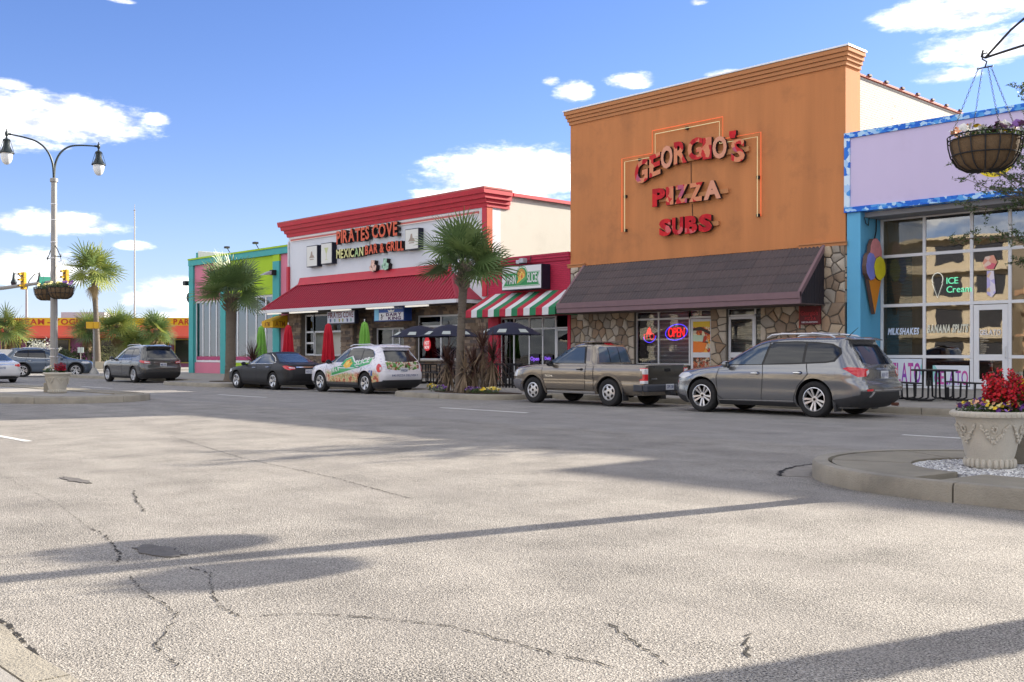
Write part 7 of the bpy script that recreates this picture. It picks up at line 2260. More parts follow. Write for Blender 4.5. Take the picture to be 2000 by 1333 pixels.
def bed(label, loc, rx, ry, hgt, cols, nb, r, seed, group=None, nleaf=260, ls=.05, name='pansies', cat='flowers'):
    t = thing(name, label, cat, loc, group)
    rg = random.Random(seed)
    lm = MB()
    leaf_cloud(lm, (0, 0, hgt * .45), rx, ry, hgt * .55, nleaf, ls, rg)
    o = lm.build('leaves', GREENL, None, fix=False, kind='stuff'); o.parent = t
    bm_ = MB(); names = sorted(set(cols))
    for _ in range(nb):
        a, q = rg.uniform(0, 6.28), rg.random() ** .5
        c = rg.choice(cols)
        p = Vector((rx * q * math.cos(a), ry * q * math.sin(a), hgt * (.62 + .45 * (1 - q * q)) + rg.uniform(-.02, .04)))
        bloom(bm_, p, r * rg.uniform(.75, 1.2), rg, names.index(c))
    o = bm_.build('blossoms', [PET[n] for n in names], None, fix=False, kind='stuff'); o.parent = t
    return t


def snapdragons(label, loc, spikes, col, seed, h=.42, spread=.2, group=None):
    t = thing('snapdragons', label, 'flowers', loc, group)
    rg = random.Random(seed)
    lm = MB(); bm_ = MB()
    for i in range(spikes):
        a, q = rg.uniform(0, 6.28), spread * rg.random() ** .5
        x, y = q * math.cos(a), q * math.sin(a)
        hh = h * rg.uniform(.7, 1.15)
        lx, ly = x * 1.5, y * 1.5
        lm.tube([(x * .5, y * .5, 0), (x, y, hh * .5), (lx, ly, hh)], .005, 4)
        for k in range(26):
            f = rg.uniform(.15, .6)
            leaf_cloud(lm, (x * (.5 + f), y * (.5 + f), hh * f), .03, .03, .03, 1, .06, rg)
        for k in range(34):
            f = .44 + .56 * k / 34
            aa = k * 2.4
            rr = .045 * (1.25 - f * .7)
            bloom(bm_, Vector((x + (lx - x) * f + rr * math.cos(aa), y + (ly - y) * f + rr * math.sin(aa), hh * f)), .021 * (1.4 - .6 * f), rg, 0 if rg.random() < .75 else 1, 4)
    o = lm.build('leaves', GREENL, None, fix=False, kind='stuff'); o.parent = t
    o = bm_.build('blossoms', [PET[col[0]], PET[col[1]]], None, fix=False, kind='stuff'); o.parent = t
    return t


bed('yellow pansies in the kerbside bed before the pickup', (-22.75, 20.72, .16), .40, .26, .17, ['yellow', 'yellow', 'pale yellow'], 60, .035, 3)
bed('violet pansies in the kerbside bed right of the big palm', (-23.35, 20.55, .16), .30, .26, .17, ['violet', 'violet', 'purple'], 50, .035, 4)
bed('small yellow flower clump left of the big palm trunk', (-25.75, 20.9, .16), .20, .16, .2, ['yellow', 'pale yellow'], 30, .035, 5, nleaf=160)
bed('small violet flower clump just left of the big palm trunk', (-25.1, 20.75, .16), .20, .16, .17, ['violet', 'purple'], 26, .035, 6, nleaf=160)

# oleanders and shrubs beyond the crossing
SHR = M_leaf('far shrub leaf', (.03, .06, .018), (.085, .12, .04), 1.5, .5, .2)
SHR2 = M_leaf('far pale shrub leaf', (.15, .17, .06), (.34, .33, .16), 1.5, .5, .3)
for i, (lb, loc, rx, rz, n, mt, sz) in enumerate([('dark round shrub beyond the crossing, left of the yellow signal box', (-92.2, 34.6, 0), 1.9, 1.35, 900, SHR, .26), ('flowering pale oleander beyond the crossing behind the dark parked SUV', (-86.6, 36.2, 0), 2.4, 1.3, 1100, SHR2, .2),
                                                     ('green oleander right of the pale one beyond the crossing', (-83.6, 37.6, 0), 1.9, 1.2, 800, SHR, .22), ('white flowering shrub beside the mottled palm at the far left', (-83.2, 28.4, 0), 1.4, 1.5, 800, M_leaf('white blossom shrub', (.40, .42, .36), (.66, .66, .62), 2, .6, .2), .2)]):
    t = thing('shrub', lb, 'shrub', loc, 'shrubs beyond the crossing')
    rg = random.Random(60 + i)
    st = MB()
    for k in range(7):
        a = k * .9
        st.tube([(0, 0, 0), (rx * .3 * math.cos(a), rx * .3 * math.sin(a), rz * .7), (rx * .6 * math.cos(a), rx * .6 * math.sin(a), rz * 1.3)], [.04, .03, .012], 5)
    o = st.build('stems', BARK, None, smooth=True); o.parent = t
    lm = MB()
    for k in range(16):
        a, q = rg.uniform(0, 6.28), rg.random() ** .5
        leaf_cloud(lm, (rx * .75 * q * math.cos(a), rx * .75 * q * math.sin(a), rz * rg.uniform(.45, 1.35)), rx * .4, rx * .4, rz * .4, n // 16, sz, rg)
    o = lm.build('foliage', mt, None, fix=False, kind='stuff'); o.parent = t

# street tree at the right edge: small leaves on thin branches reach into the picture
TB = M('tree bark', (.16, .13, .10), .9, var=.3, vs=8, bump=.25, bs=20)
LV = M_leaf('oak leaf', (.035, .075, .022), (.10, .15, .04), 3, .45, .25)
t = thing('street_tree', 'small leafed street tree reaching in at the right edge before the ice cream shop', 'tree', (-7.95, 24.1, .15))
rg = random.Random(12)
trk = MB().tube([(0, 0, -.1), (.05, .02, 1.8), (-.05, .05, 3.6), (.0, .0, 5.9)], [.13, .11, .09, .07], 10)
o = trk.build('trunk', TB, None, smooth=True); o.parent = t
lm = MB(); bm_ = MB()
for i in range(66):
    az_ = i * 2.399; el_ = R(rg.uniform(-8, 75)); L = rg.uniform(1.3, 2.5) * (1 if math.sin(el_) < .6 else .85)
    p = Vector((0, 0, rg.uniform(3.2, 6.0))); d = Vector((math.cos(az_) * math.cos(el_), math.sin(az_) * math.cos(el_), math.sin(el_)))
    pts = [p]
    for k in range(8):
        d = (d + Vector((rg.uniform(-.22, .22), rg.uniform(-.22, .22), rg.uniform(-.14, .16)))).normalized()
        pts.append(pts[-1] + d * L / 8)
    bm_.tube(pts, [.03 - .0032 * k for k in range(9)], 5)
    for k in range(3, 9):
        for s_ in range(3):
            dd_ = Vector((rg.uniform(-1, 1), rg.uniform(-1, 1), rg.uniform(-.5, .8))).normalized()
            q = pts[k] + dd_ * rg.uniform(.12, .38)
            bm_.tube([pts[k], (pts[k] + q) / 2 + Vector((0, 0, .02)), q], [.008, .006, .003], 4)
            for m_ in range(15):
                c = pts[k].lerp(q, rg.uniform(.2, 1.1))
                leaf_cloud(lm, c, .05, .05, .05, 1, .075, rg)
o = bm_.build('branches', TB, None, smooth=True, fix=False); o.parent = t
o = lm.build('foliage', LV, None, fix=False, kind='stuff'); o.parent = t

# ---------------------------------------------------------------- street furniture
POLE = M('galvanised pole', (.30, .295, .285), .55, .25, var=.14, vs=3, bump=.03)
DKGR = M('dark green iron', (.022, .032, .036), .45, .3, var=.2, vs=5, bump=0)
GLOBE = M('frosted globe', (.74, .77, .78), .25, var=.04, bump=0)
STN = M('cast stone', (.50, .47, .40), .85, var=.18, vs=4, bump=.14, bs=60, dirt=.35)
COCO = M('coco liner', (.14, .095, .055), .95, var=.35, vs=14, bump=.3, bs=60)
WIRE = M('basket wire', (.03, .03, .032), .5, .3, var=.2, bump=0)


def basket(name, label, loc, R_, seed, cols, group, hook=.95):
    """half-round coco basket on chains"""
    t = thing(name, label, 'flower basket', loc, group)
    prof = [(.001, -R_ * .88), (R_ * .48, -R_ * .87), (R_ * .74, -R_ * .72), (R_ * .90, -R_ * .44), (R_ * .97, -R_ * .16), (R_ * .98, 0), (R_ * .90, -.02), (.001, -.04)]
    o = MB().lathe(prof, (0, 0, 0), 36).build('liner', COCO, None, smooth=True, sharp=50); o.parent = t
    w_ = MB()
    for k in range(16):
        a = 2 * PI * k / 16
        w_.tube([((r + .012) * math.cos(a), (r + .012) * math.sin(a), z) for r, z in [(.05, -R_ * .89), (R_ * .49, -R_ * .88), (R_ * .75, -R_ * .73), (R_ * .91, -R_ * .45), (R_ * .98, -R_ * .16), (R_ * 1.0, .05)]], .008, 4)
    for z, r in ((.05, 1.0), (-.0, .995), (-R_ * .44, .91)):
        w_.tube([((R_ * r + .014) * math.cos(a), (R_ * r + .014) * math.sin(a), z) for a in [i * PI / 18 for i in range(36)]], .008, 4, closed=True)
    o = w_.build('wire_frame', WIRE, None, fix=False); o.parent = t
    for k in range(4):
        a = PI / 4 + k * PI / 2
        p0 = Vector((R_ * math.cos(a), R_ * math.sin(a), .05)); p1 = Vector((.07 * math.cos(a), .07 * math.sin(a), hook - .12))
        ch = MB()
        n = int((p1 - p0).length / .032)
        d = (p1 - p0).normalized(); u = d.orthogonal().normalized(); v = d.cross(u)
        for i in range(n):
            c = p0.lerp(p1, (i + .5) / n); s_ = u if i % 2 else v
            ch.tube([c + d * .019 * math.cos(b_) + s_ * .009 * math.sin(b_) for b_ in [j * PI / 3 for j in range(6)]], .003, 3, closed=True)
        o = ch.build('chain', WIRE, None, fix=False); o.parent = t
    o = MB().tube([(-.09, 0, hook - .12), (.09, 0, hook - .12)], .008, 5).tube([(0, 0, hook - .12), (.02, 0, hook - .06), (-.03, 0, hook - .02), (-.02, 0, hook + .04), (.03, 0, hook + .04)], .009, 5).build('hook', WIRE, None, smooth=True); o.parent = t
    rg = random.Random(seed)
    return t


def basket_flowers(label, loc, R_, cols, seed, group, nb=70):
    t = thing('basket_flowers', label, 'flowers', loc, group)
    rg = random.Random(seed)
    lm = MB()
    leaf_cloud(lm, (0, 0, .03), R_ * .86, R_ * .86, .09, 620, .055, rg)
    for k in range(40):
        a = rg.uniform(0, 6.28); q = R_ * rg.uniform(.1, .8)
        lm.tube([(q * math.cos(a), q * math.sin(a), .02), (q * 1.1 * math.cos(a), q * 1.1 * math.sin(a), rg.uniform(.08, .16))], .004, 3)
    o = lm.build('leaves', GREENL, None, fix=False, kind='stuff'); o.parent = t
    b_ = MB(); names = sorted(set(c for c, *_ in cols))
    for c, ax_, ay, n in cols:
        for _ in range(n):
            p = Vector((ax_ * R_ + rg.gauss(0, .12), ay * R_ + rg.gauss(0, .12), rg.uniform(.06, .16)))
            bloom(b_, p, .050 * rg.uniform(.8, 1.2), rg, names.index(c))
    o = b_.build('blossoms', [PET[n] for n in names], None, fix=False, kind='stuff'); o.parent = t
    return t


def lamp_post(label, x, y, group, bz=0.):
    t = thing('lamp_post', label, 'street lamp', (x, y, .15), group)
    o = MB().box(-.24, .24, -.24, .24, 0, .30).build('plinth', CONCD, None, bevel=.02); o.parent = t
    o = MB().box(-.17, .17, -.17, .17, .30, .62).build('base', STN, None, bevel=.03); o.parent = t
    prof = [(.125, .6), (.115, 1.2), (.105, 3), (.095, 5), (.085, 6.6), (.12, 6.62), (.12, 6.72), (.06, 6.74)]
    o = MB().lathe(prof, (0, 0, 0), 12).build('pole', POLE, None, smooth=True, sharp=40); o.parent = t
    for z in (1.1, 1.35, 4.2, 4.7, 5.4, 5.9):
        r = .125 - .006 * z
        o = MB().lathe([(r, z), (r + .012, z + .01), (r + .012, z + .03), (r, z + .04)], (0, 0, 0), 12).build('band', SILVER, None); o.parent = t
    o = MB().tube([(.13, 0, 1.0), (.12, 0, 3.0), (.12, 0, 4.3)], .02, 6).build('conduit', POLE, None); o.parent = t
    def head(m_):
        m_.v = [(a * .76, b_ * .715, 6.7 + (c - 6.7) * .74) for a, b_, c in m_.v]
        return m_
    for s_ in (1, -1):
        pts = [(0, 0, 6.7), (0, s_ * .03, 7.2), (0, s_ * .14, 7.62), (0, s_ * .42, 8.02), (0, s_ * .82, 8.24), (0, s_ * 1.3, 8.32), (0, s_ * 1.82, 8.36)]
        # smooth bow
        P = []
        f = [pchip([(i, p[k]) for i, p in enumerate(pts)]) for k in (1, 2)]
        for i in range(25):
            q = i / 24 * 6
            P.append((0, f[0](q), f[1](q)))
        a_ = head(MB().tube(P, [.055 - .025 * i / 24 for i in range(25)], 8)).build('arm', DKGR, None, smooth=True); a_.parent = t
        yy = s_ * 1.96
        cp = MB().ball((0, yy, 8.36), .09, 10, 8, sq=(.8, .8, 1.4)).ball((0, yy, 8.52), .035, 8, 6).tube([(0, s_ * 1.78, 8.36), (0, yy, 8.36)], .045, 8)
        cp.lathe([(.03, 8.25), (.06, 8.16), (.12, 8.14), (.15, 8.10), (.13, 8.04), (.14, 7.86), (.20, 7.72), (.26, 7.62), (.31, 7.58), (.31, 7.55), (.22, 7.55)], (0, yy, 0), 18)
        for k in range(4):
            a = PI / 4 + k * PI / 2
            cp.tube([(.15 * math.cos(a), yy + .15 * math.sin(a), 8.10), (.31 * math.cos(a), yy + .31 * math.sin(a), 7.60)], .012, 4)
        h_ = head(cp).build('lamp_head', DKGR, None, smooth=True, sharp=35); h_.parent = t
        g = head(MB().lathe([(.235, 7.55), (.24, 7.46), (.22, 7.32), (.165, 7.18), (.08, 7.10), (.001, 7.085)], (0, yy, 0), 20)).build('globe', GLOBE, None, smooth=True); g.parent = h_
    for s_ in (1, -1):
        hb = MB().tube([(0, 0, 5.0 + bz), (s_ * .30, 0, 4.80 + bz), (s_ * .575, 0, 4.55 + bz)], .014, 6).tube([(0, 0, 4.62 + bz), (s_ * .575, 0, 4.55 + bz)], .014, 6).tube([(s_ * .575, 0, 4.55 + bz), (s_ * .62, 0, 4.57 + bz), (s_ * .60, 0, 4.64 + bz)], .012, 6)
        o = hb.build('basket_bracket', WIRE, None, smooth=True); o.parent = t
    return t


def planter(label, x, y, z, group, sc=1.):
    t = thing('stone_planter', label, 'planter', (x, y, z), group)
    prof = [(.20, 0), (.215, .01), (.225, .05), (.218, .10), (.222, .115), (.228, .13), (.262, .28), (.305, .45), (.325, .50), (.335, .505), (.362, .515), (.366, .535), (.362, .56), (.348, .57), (.322, .565), (.30, .50), (.001, .50)]
    o = MB().lathe([(r * sc, z_ * sc) for r, z_ in prof], (0, 0, 0), 48).build('pot', STN, None, smooth=True, sharp=50); o.parent = t
    rl = MB()
    rg = random.Random(3)
    for k in range(6):
        a0 = 2 * PI * k / 6
        # swags of fruit with a rosette between
        for i in range(26):
            f = i / 25 * 2 - 1
            a = a0 + f * PI / 6 * .80; zz = .43 - .16 * (1 - abs(f) ** 1.2) * 1.0
            rr = (.228 + (.325 - .228) * (zz - .13) / .37) + .004
            for q in range(2):
                a2 = a + rg.uniform(-.035, .035); z2 = zz + rg.uniform(-.016, .016)
                rl.ball((rr * math.cos(a2) * sc, rr * math.sin(a2) * sc, z2 * sc), .014 * sc * rg.uniform(.7, 1.2), 6, 4)
        for i in range(8):
            a = a0 + .07 * math.cos(i * .785); zz = .395 + .03 * math.sin(i * .785)
            rr = (.228 + (.325 - .228) * (zz - .13) / .37) + .004
            rl.ball((rr * math.cos(a) * sc, rr * math.sin(a) * sc, zz * sc), .013 * sc, 6, 4)
    o = rl.build('swag_relief', STN, None, smooth=True, fix=False, kind='stuff'); o.parent = t
    dn = MB()
    for k in range(40):
        a = 2 * PI * k / 40
        dn.ball((.364 * sc * math.cos(a), .364 * sc * math.sin(a), .538 * sc), .012 * sc, 5, 4, sq=(1, 1, 1.6))
    for k in range(26):
        a = 2 * PI * k / 26
        dn.ball((.225 * sc * math.cos(a), .225 * sc * math.sin(a), .055 * sc), .024 * sc, 7, 5, sq=(1, 1, 1.9))
    o = dn.build('beading', STN, None, smooth=True, fix=False, kind='stuff'); o.parent = t
    o = MB().lathe([(.001, .51 * sc), (.31 * sc, .505 * sc)], (0, 0, 0), 24).build('soil', SOIL, None); o.parent = t
    return t


# near median: planter, lamp post just out of the picture, two baskets
planter('large cast stone planter with fruit swags on the near median at the right edge', -4.37, 11.12, .15, 'stone planters', 1.06)
PZ = .15 + .53
bed('yellow and purple pansies round the rim of the large stone planter', (-4.37, 11.12, PZ), .34, .34, .17, ['pale yellow', 'yellow', 'purple', 'purple', 'violet', 'pink', 'peach', 'plum'], 150, .028, 11, nleaf=520, ls=.045)
snapdragons('red snapdragons in the middle of the large stone planter', (-4.28, 11.14, PZ), 17, ('red', 'crimson'), 12, .46, .13)
snapdragons('yellow and orange snapdragons at the right of the large stone planter', (-4.05, 11.35, PZ), 12, ('yellow', 'orange'), 13, .42, .10)
snapdragons('smaller red snapdragons behind the yellow ones in the large stone planter', (-4.12, 11.16, PZ), 7, ('crimson', 'red'), 14, .40, .08)
lamp_post('lamp post on the near median whose foot shows beside the large planter', -4.13, 11.85, 'twin lamp posts on the medians')
basket('hanging_basket', 'large hanging coco basket with white and yellow pansies at the upper right', (-4.71, 11.85, 3.76), .38, 1, None, 'hanging baskets on the lamp posts')
basket_flowers('white, yellow and dark violet pansies in the large hanging basket', (-4.71, 11.85, 3.76), .40, [('white', -.25, -.15, 20), ('white', .55, .55, 14), ('yellow', .35, .1, 10), ('plum', .5, -.15, 12), ('plum', .1, .3, 6), ('peach', -.6, -.2, 8), ('violet', .7, .1, 5)], 4, 'basket flowers')
basket('hanging_basket', 'hanging coco basket outside the right edge, beside the large basket', (-3.55, 11.85, 3.76), .38, 2, None, 'hanging baskets on the lamp posts')
basket_flowers('pansies in the basket outside the right edge', (-3.55, 11.85, 3.76), .40, [('white', -.2, -.1, 20), ('yellow', .3, .1, 14), ('plum', .2, -.3, 12)], 5, 'basket flowers')
# left median
lamp_post('tall twin lamp post with two flower baskets on the far left median', -33.3, 11.75, 'twin lamp posts on the medians', -.33)
for x, lb, lb2, cs in ((-33.88, 'hanging basket on the far side of the left lamp post, half hidden by a signal', 'yellow green plants in the far basket of the left lamp post', [('pale yellow', 0, 0, 20), ('white', .3, .2, 8)]), (-32.72, 'hanging basket on the near side of the left lamp post', 'yellow green plants with violet flowers in the near basket of the left lamp post', [('pale yellow', -.2, 0, 34), ('violet', .6, .2, 12), ('white', .2, .4, 8)])):
    basket('hanging_basket', lb, (x, 11.75, 3.41), .39, 3, None, 'hanging baskets on the lamp posts')
    basket_flowers(lb2, (x, 11.75, 3.44), .40, cs, 8, 'basket flowers')
planter('grey stone planter at the foot of the left lamp post', -32.45, 11.55, .15, 'stone planters', 1.12)
bed('white pansies at the left of the grey planter by the left lamp post', (-32.55, 11.42, .74), .24, .24, .20, ['white', 'white', 'pale yellow'], 50, .035, 21, nleaf=240)
snapdragons('dark red snapdragons at the right of the grey planter by the left lamp post', (-32.28, 11.66, .74), 16, ('crimson', 'plum'), 22, .32, .18)

# picnic tables
IRON = M('black coated steel', (.016, .016, .018), .4, .2, var=.2, vs=10, bump=0)


def picnic(label, loc, rz, group, L=1.7):
    t = thing('picnic_table', label, 'picnic table', (0, 0, 0), group)
    rim = [(L / 2 * math.cos(a) * (1 if abs(math.cos(a)) < .7 else 1), .48 * math.sin(a)) for a in [i * PI / 16 for i in range(32)]]
    o = MB().prism(rim, .735, .775, 'z').build('tabletop', IRON, None, bevel=.012); o.parent = t
    for s_ in (1, -1):
        b_ = MB().prism([(-L / 2 * .95, s_ * .62), (L / 2 * .95, s_ * .62), (L / 2 * .95, s_ * .88), (-L / 2 * .95, s_ * .88)], .43, .465, 'z').build('bench', IRON, None, bevel=.012); b_.parent = t
    for x in (-L * .36, -L * .1, L * .1, L * .36):
        y0 = .75
        l_ = MB().tube([(x, -y0, .44), (x, -y0 * .98, .08), (x, -y0 * .85, .03), (x, -.32, .03), (x, -.22, .08), (x, -.2, .74)], .026, 8)
        l_.tube([(x, y0, .44), (x, y0 * .98, .08), (x, y0 * .85, .03), (x, .32, .03), (x, .22, .08), (x, .2, .74)], .026, 8)
        o = l_.build('leg', IRON, None, smooth=True); o.parent = t
    t.location = loc; t.rotation_euler = (0, 0, rz)
    return t


pt1 = picnic('black steel picnic table with curved legs before the ice cream shop', (-11.3, 25.3, .19), R(-43), 'black picnic tables')
for (loc, lb) in [((-32.3, 25.8, .18), 'black picnic table under the leftmost open navy umbrella'), ((-30.3, 25.6, .18), 'black picnic table under the middle open navy umbrella, left of the cordylines'), ((-27.0, 25.7, .2), 'black picnic table under the right open navy umbrella before the striped awning')]:
    c = copy_tree(pt1); c.location = loc; c.rotation_euler = (0, 0, R(rnd(-10, 10))); c['label'] = lb
t = thing('railing', 'low black railing before the striped awning front', 'railing', (-26.5, 24.4, .17))
for i in range(12):
    x = -27.1 + i * .16
    o = MB().box(x - .025, x + .025, 24.38, 24.42, .17, .98).build('bar', IRON, t)
MB().box(-27.2, -25.2, 24.37, 24.43, .98, 1.03).box(-27.2, -25.2, 24.375, 24.425, .50, .54).build('rail', IRON, t)
t = thing('standpipe', 'short black bollard pipe under the picnic table before the ice cream shop', 'bollard', (-11.1, 25.6, .2))
MB().tube([(-11.1, 25.6, .2), (-11.1, 25.6, .52)], .05, 10).build('post', IRON, t)

# umbrellas
NAVYC = M('navy canvas', (.018, .020, .040), .8, var=.15, vs=4, bump=.03)
PANLW = M('pale logo panel', (.40, .44, .42), .8, var=.08, vs=6, bump=0)


def open_umbrella(label, loc, r, zt, group):
    t = thing('patio_umbrella', label, 'umbrella', (0, 0, 0), group)
    o = MB().tube([(0, 0, 0), (0, 0, zt + .06)], .022, 8).ball((0, 0, zt + .09), .03, 8, 6).build('pole', IRON, None, smooth=True); o.parent = t
    n = 8
    mb = MB()
    rows = [(.02, zt), (r * .28, zt - .06), (r * .62, zt - .22), (r, zt - .48)]
    for k in range(n):
        for j in range(4):
            a = 2 * PI * (k + j / 4) / n
            for i, (rr, z) in enumerate(rows):
                sag = (1 - abs(j / 4 - .5) * 2) * 0 + math.sin(PI * j / 4) * .05 * rr
                mb.v.append(((rr - sag * .6) * math.cos(a), (rr - sag * .6) * math.sin(a), z + sag * .25))
    m = n * 4
    for q in range(m):
        for i in range(3):
            mb.f.append([q * 4 + i, q * 4 + i + 1, ((q + 1) % m) * 4 + i + 1, ((q + 1) % m) * 4 + i]); mb.m.append(0)
    o = mb.build('canopy', NAVYC, None, smooth=True, sharp=40); o.parent = t
    for k in range(n):
        a = 2 * PI * k / n
        rb_ = MB().tube([(.03 * math.cos(a), .03 * math.sin(a), zt - .02), (r * .28 * math.cos(a), r * .28 * math.sin(a), zt - .085), (r * .62 * math.cos(a), r * .62 * math.sin(a), zt - .245), (r * math.cos(a), r * math.sin(a), zt - .50)], .010, 4).build('rib', IRON, None, fix=False); rb_.parent = t
    for k in (5, 6, 7):
        a0, a1 = 2 * PI * (k + .30) / n, 2 * PI * (k + .70) / n
        vs = []
        for rr, z in ((r * .76, zt - .30), (r * .93, zt - .425)):
            for a in (a0, a1):
                vs.append(((rr) * math.cos(a) * .985, rr * math.sin(a) * .985, z + .025))
        o = MB().add(vs, [(0, 1, 3, 2)]).build('printed_panel', PANLW, None); o.parent = t
    t.location = loc
    t.rotation_euler = (0, 0, R(12))
    return t


u1 = open_umbrella('open navy umbrella farthest left, above the wrapped SUV', (-32.45, 25.7, .18), 1.2, 2.32, 'navy patio umbrellas')
for loc, lb in (((-30.5, 25.6, .18), 'open navy umbrella left of the big palm trunk'), ((-27.05, 25.6, .2), 'open navy umbrella right of the big palm, before the striped awning')):
    c = copy_tree(u1); c.location = loc; c.rotation_euler = (0, 0, R(rnd(0, 40))); c['label'] = lb


def closed_umbrella(label, loc, mat, group, low=1.02, top=2.62, w_=.27):
    t = thing('closed_umbrella', label, 'umbrella', (0, 0, 0), group)
    o = MB().tube([(0, 0, 0), (0, 0, top + .05)], .022, 8).ball((0, 0, top + .07), .03, 8, 6).build('pole', WFRAME, None, smooth=True); o.parent = t
    mb = MB()
    n = 32
    rows = [(.02, top), (.12, top - .10), (.17, top - .5), (.21, top - 1.0), (w_, low + .12), (w_ * .95, low)]
    for i, (rr, z) in enumerate(rows):
        for k in range(n):
            a = 2 * PI * k / n
            f = 1 + .30 * math.cos(8 * a + i * .25) * min(1, i / 2)
            mb.v.append((rr * f * math.cos(a), rr * f * math.sin(a), z + (.05 * math.cos(8 * a) if i == 5 else 0)))
    for i in range(5):
        for k in range(n):
            mb.f.append([i * n + k, i * n + (k + 1) % n, (i + 1) * n + (k + 1) % n, (i + 1) * n + k]); mb.m.append(0)
    o = mb.build('canopy', mat, None, smooth=True, sharp=60); o.parent = t
    o = MB().lathe([(.28, 0), (.28, .05), (.05, .09), (.04, .25)], (0, 0, 0), 20).build('base', IRON, None, smooth=True, sharp=30); o.parent = t
    t.location = loc
    return t


REDC = M('red umbrella canvas', (.46, .008, .025), .75, var=.15, vs=4, bump=.03)
GRNC = M('green umbrella canvas', (.16, .38, .06), .75, var=.15, vs=4, bump=.03)
closed_umbrella('closed green umbrella before the gift shop windows', (-45.8, 26.2, .15), GRNC, 'closed umbrellas')
closed_umbrella('closed red umbrella beside the yellow awning', (-43.25, 26.2, .15), REDC, 'closed umbrellas')
closed_umbrella('closed red umbrella before the open serving hatch', (-39.95, 26.3, .15), REDC, 'closed umbrellas', .85)
closed_umbrella('closed green umbrella between the two hanging signs, behind the wrapped SUV', (-36.67, 26.0, .15), GRNC, 'closed umbrellas')
for i, (x, y, lb) in enumerate([(-42.0, 26.6, 'black patio chair left of the closed red umbrella before the serving hatch'), (-41.1, 26.9, 'black patio chair behind the wrapped SUV bonnet')]):
    t = thing('patio_chair', lb, 'chair', (0, 0, 0), 'black patio chairs')
    o = MB().prism([(.26 * math.cos(a), .26 * math.sin(a)) for a in [k * PI / 10 for k in range(20)]], .43, .46, 'z').build('seat', IRON, None); o.parent = t
    bk_ = MB()
    for k in range(9):
        a = PI * k / 8
        bk_.tube([(.26 * math.cos(a), .26 * math.sin(a), .46), (.28 * math.cos(a), .28 * math.sin(a), .9 - .1 * abs(math.cos(a)))], .012, 5)
    bk_.tube([(.28 * math.cos(a), .28 * math.sin(a), .9 - .1 * abs(math.cos(a))) for a in [PI * k / 12 for k in range(13)]], .016, 6)
    o = bk_.build('backrest', IRON, None, smooth=True); o.parent = t
    for sx in (-.2, .2):
        for sy in (-.2, .2):
            o = MB().tube([(sx, sy, .43), (sx * 1.2, sy * 1.2, 0)], .014, 6).build('leg', IRON, None); o.parent = t
    t.location = (x, y, .15)

# sandwich board
t = thing('sandwich_board', 'white sandwich board with dark writing at the teal corner of the gift shop', 'sign', (-61.7, 28.9, .15))
t.rotation_euler = (0, 0, R(30))
for s_ in (1, -1):
    o = MB().add([(-.36, -s_ * .30, 0), (.36, -s_ * .30, 0), (.33, -s_ * .03, 1.1), (-.33, -s_ * .03, 1.1), (-.36, -s_ * .26, 0), (.36, -s_ * .26, 0), (.33, -s_ * .0, 1.1), (-.33, -s_ * .0, 1.1)], [(0, 1, 2, 3), (7, 6, 5, 4), (0, 4, 5, 1), (1, 5, 6, 2), (2, 6, 7, 3), (3, 7, 4, 0)]).build('board', [M('board white', (.62, .66, .72), .6)], None); o.parent = t
tx = MB()
for i, s_ in enumerate(('SALE', 'SHIRTS', '2 FOR 10', 'HATS', 'SHELLS', 'GIFTS')):
    z = .92 - i * .155
    tx.text(s_, 0, z, .1, -.32 + .27 * z / 1.1 + .005, 0, 0, center=True, bold=.03)
o = tx.build('lettering', PLTX, None, fix=False); o.parent = t

# signals and distant posts
YEL2 = M('signal yellow', (.62, .36, .02), .5, var=.1, vs=4, bump=0)
t = thing('signal_mast', 'grey traffic signal mast arm reaching in from the left edge', 'traffic signal', (-77.5, 13.8, 0))
o = MB().tube([(-77.5, 13.8, 0), (-77.5, 13.8, 5.2)], [.2, .16], 10).build('pole', POLE, t, smooth=True)
MB().tube([(-77.5, 13.8, 4.6), (-73.5, 17.5, 5.1), (-69.4, 21.4, 5.55), (-67.0, 23.7, 5.98)], [.17, .15, .12, .08], 10).build('arm', POLE, t, smooth=True)
MB().box(-67.5, -67.4, 22.9, 23.6, 5.75, 6.25).build('street_name_sign', M('sign green', (.05, .30, .22), .5), t)
for (x, y, z, lb) in ((-68.5, 22.3, 6.0, 'yellow traffic signal at the left on the mast arm'), (-66.4, 24.15, 6.15, 'yellow traffic signal at the mast tip beside the lamp post')):
    t = thing('traffic_signal', lb, 'traffic signal', (x, y, z), 'signals on the mast arm')
    d = Vector((.7250, -.6888, 0)); s_ = Vector((.6888, .7250, 0))
    for k in range(3):
        zc = .37 - k * .37
        mb = MB().box(-.21, .21, -.10, .10, zc - .18, zc + .18)
        o = mb.build('signal_head', YEL2, None, bevel=.02); o.parent = t
        v = MB()
        for i in range(9):
            a0, a1 = PI * i / 9 - .1, PI * (i + 1) / 9 - .1
            v.add([(.15 * math.cos(a0), -.10, zc + .15 * math.sin(a0)), (.15 * math.cos(a1), -.10, zc + .15 * math.sin(a1)), (.15 * math.cos(a1), -.34, zc + .12 * math.sin(a1)), (.15 * math.cos(a0), -.34, zc + .12 * math.sin(a0))], [(0, 1, 2, 3)])
        q = v.build('visor', YEL2, None, fix=False); q.parent = o
        q = MB().lathe([(.135, -.105), (.001, -.13)], (0, 0, zc), 14, axis='y').build('lens', M('dark lens', (.03, .02, .02), .2, bump=0), None); q.parent = o
    t.rotation_euler = (0, 0, HEAD - R(35))
t = thing('lamp_post', 'distant twin lamp post behind the left traffic signal', 'street lamp', (-104.5, 34.3, 0))
o = MB().tube([(0, 0, 0), (0, 0, 7.6)], [.16, .11], 8).build('pole', POLE, None, smooth=True); o.parent = t
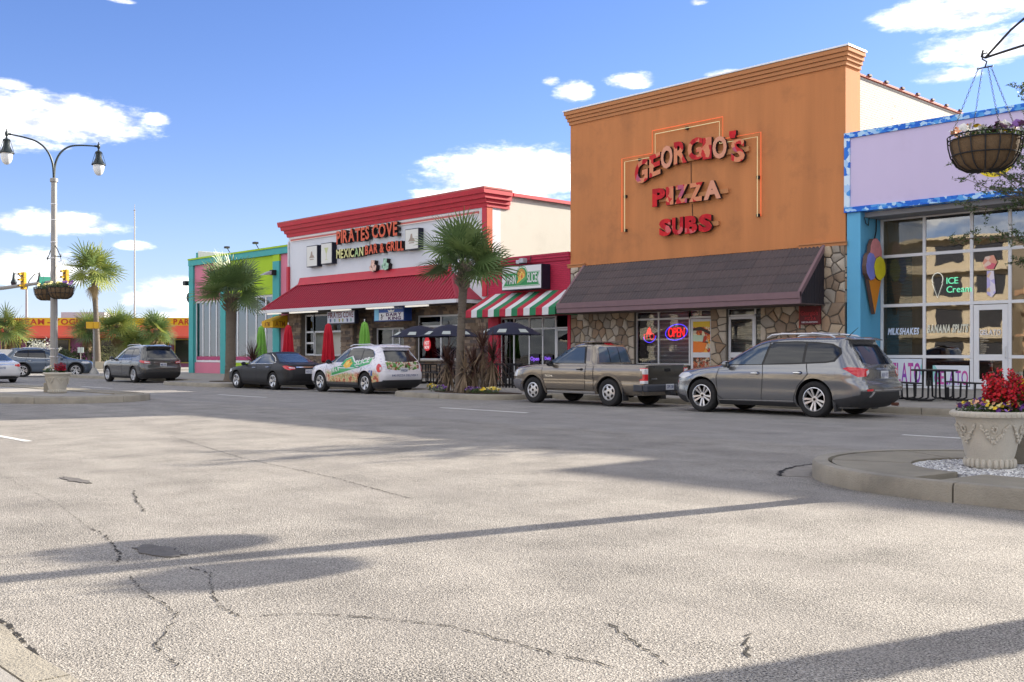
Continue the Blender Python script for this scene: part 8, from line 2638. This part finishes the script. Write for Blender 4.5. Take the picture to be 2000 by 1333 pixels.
for s_ in (1, -1):
    o = MB().tube([(0, 0, 7.6), (s_ * .25 * .69, s_ * .25 * .72, 8.5), (s_ * .8 * .69, s_ * .8 * .72, 9.1), (s_ * 1.2 * .69, s_ * 1.2 * .72, 9.15)], .05, 6).lathe([(.05, 9.3), (.12, 8.9), (.16, 8.6), (.3, 8.3), (.2, 8.0), (.001, 7.85)], (s_ * 1.25 * .69, s_ * 1.25 * .72, 0), 10).build('lamp_head', DKGR, None, smooth=True); o.parent = t
t = thing('radio_mast', 'very thin tall radio mast on the skyline between the palm and the gift shop', 'mast', (-117.5, 50.6, 0))
o = MB().tube([(0, 0, 0), (0, 0, 18.3)], [.12, .06], 6).build('pole', POLE, None); o.parent = t
o = MB().tube([(-.3, 0, 18.2), (.3, 0, 18.2)], .04, 5).tube([(0, 0, 18), (0, 0, 18.9)], .03, 5).build('antenna', POLE, None); o.parent = t
t = thing('crossing_signal', 'yellow pedestrian signal box on a grey post beside the dark parked SUV', 'signal', (-61.6, 24.05, .15))
o = MB().lathe([(.30, 0), (.26, .12), (.15, .30), (.12, .36), (.065, .38), (.06, 2.75)], (0, 0, 0), 12).build('post', POLE, None, smooth=True, sharp=35); o.parent = t
o = MB().box(-.42, .02, -.16, .16, 2.72, 3.12).build('signal_box', YEL2, None, bevel=.02); o.parent = t
o = MB().box(.03, .34, -.16, .16, 2.72, 3.12).build('signal_box', YEL2, None, bevel=.02); o.parent = t
o = MB().box(-.46, -.43, -.15, .15, 2.74, 3.10).build('visor', BLACK, None); o.parent = t
t.rotation_euler = (0, 0, HEAD)
WAL = M('low beige wall', (.48, .42, .32), .85, var=.12, vs=2, bump=.06)
t = thing('low_wall', 'low beige wall beyond the crossing behind the signal post', 'wall', (-82, 33, 0))
MB().prism([(-86.5, 29.5), (-79.2, 36.5), (-79.0, 36.3), (-86.3, 29.3)], 0, .75, 'z').build('wall', WAL, t)
t = thing('notice_post', 'small white notice on a thin post before the dark shrub', 'sign', (-84.2, 31.8, 0))
o = MB().tube([(0, 0, 0), (0, 0, 1.9)], .03, 6).build('post', POLE, None); o.parent = t
o = MB().box(-.24, .24, -.02, .02, 1.45, 1.9).build('board', M('pale notice', (.45, .52, .50), .5), None); o.parent = t; t.rotation_euler = (0, 0, HEAD)
t = thing('white_sign', 'white roadside sign panels before the mottled palm at the far left', 'sign', (-80.5, 25.0, 0))
o = MB().box(-1.0, .9, -.05, .05, .5, 1.7).build('board', M('sign panel white', (.62, .62, .62), .6, var=.1, vs=2), None); o.parent = t
o = MB().box(-.8, -.7, -.04, .04, 0, .5).box(.6, .7, -.04, .04, 0, .5).build('post', POLE, None); o.parent = t; t.rotation_euler = (0, 0, HEAD)
# clean up the lettering source
bpy.data.objects.remove(_co)
bpy.data.curves.remove(_cu)
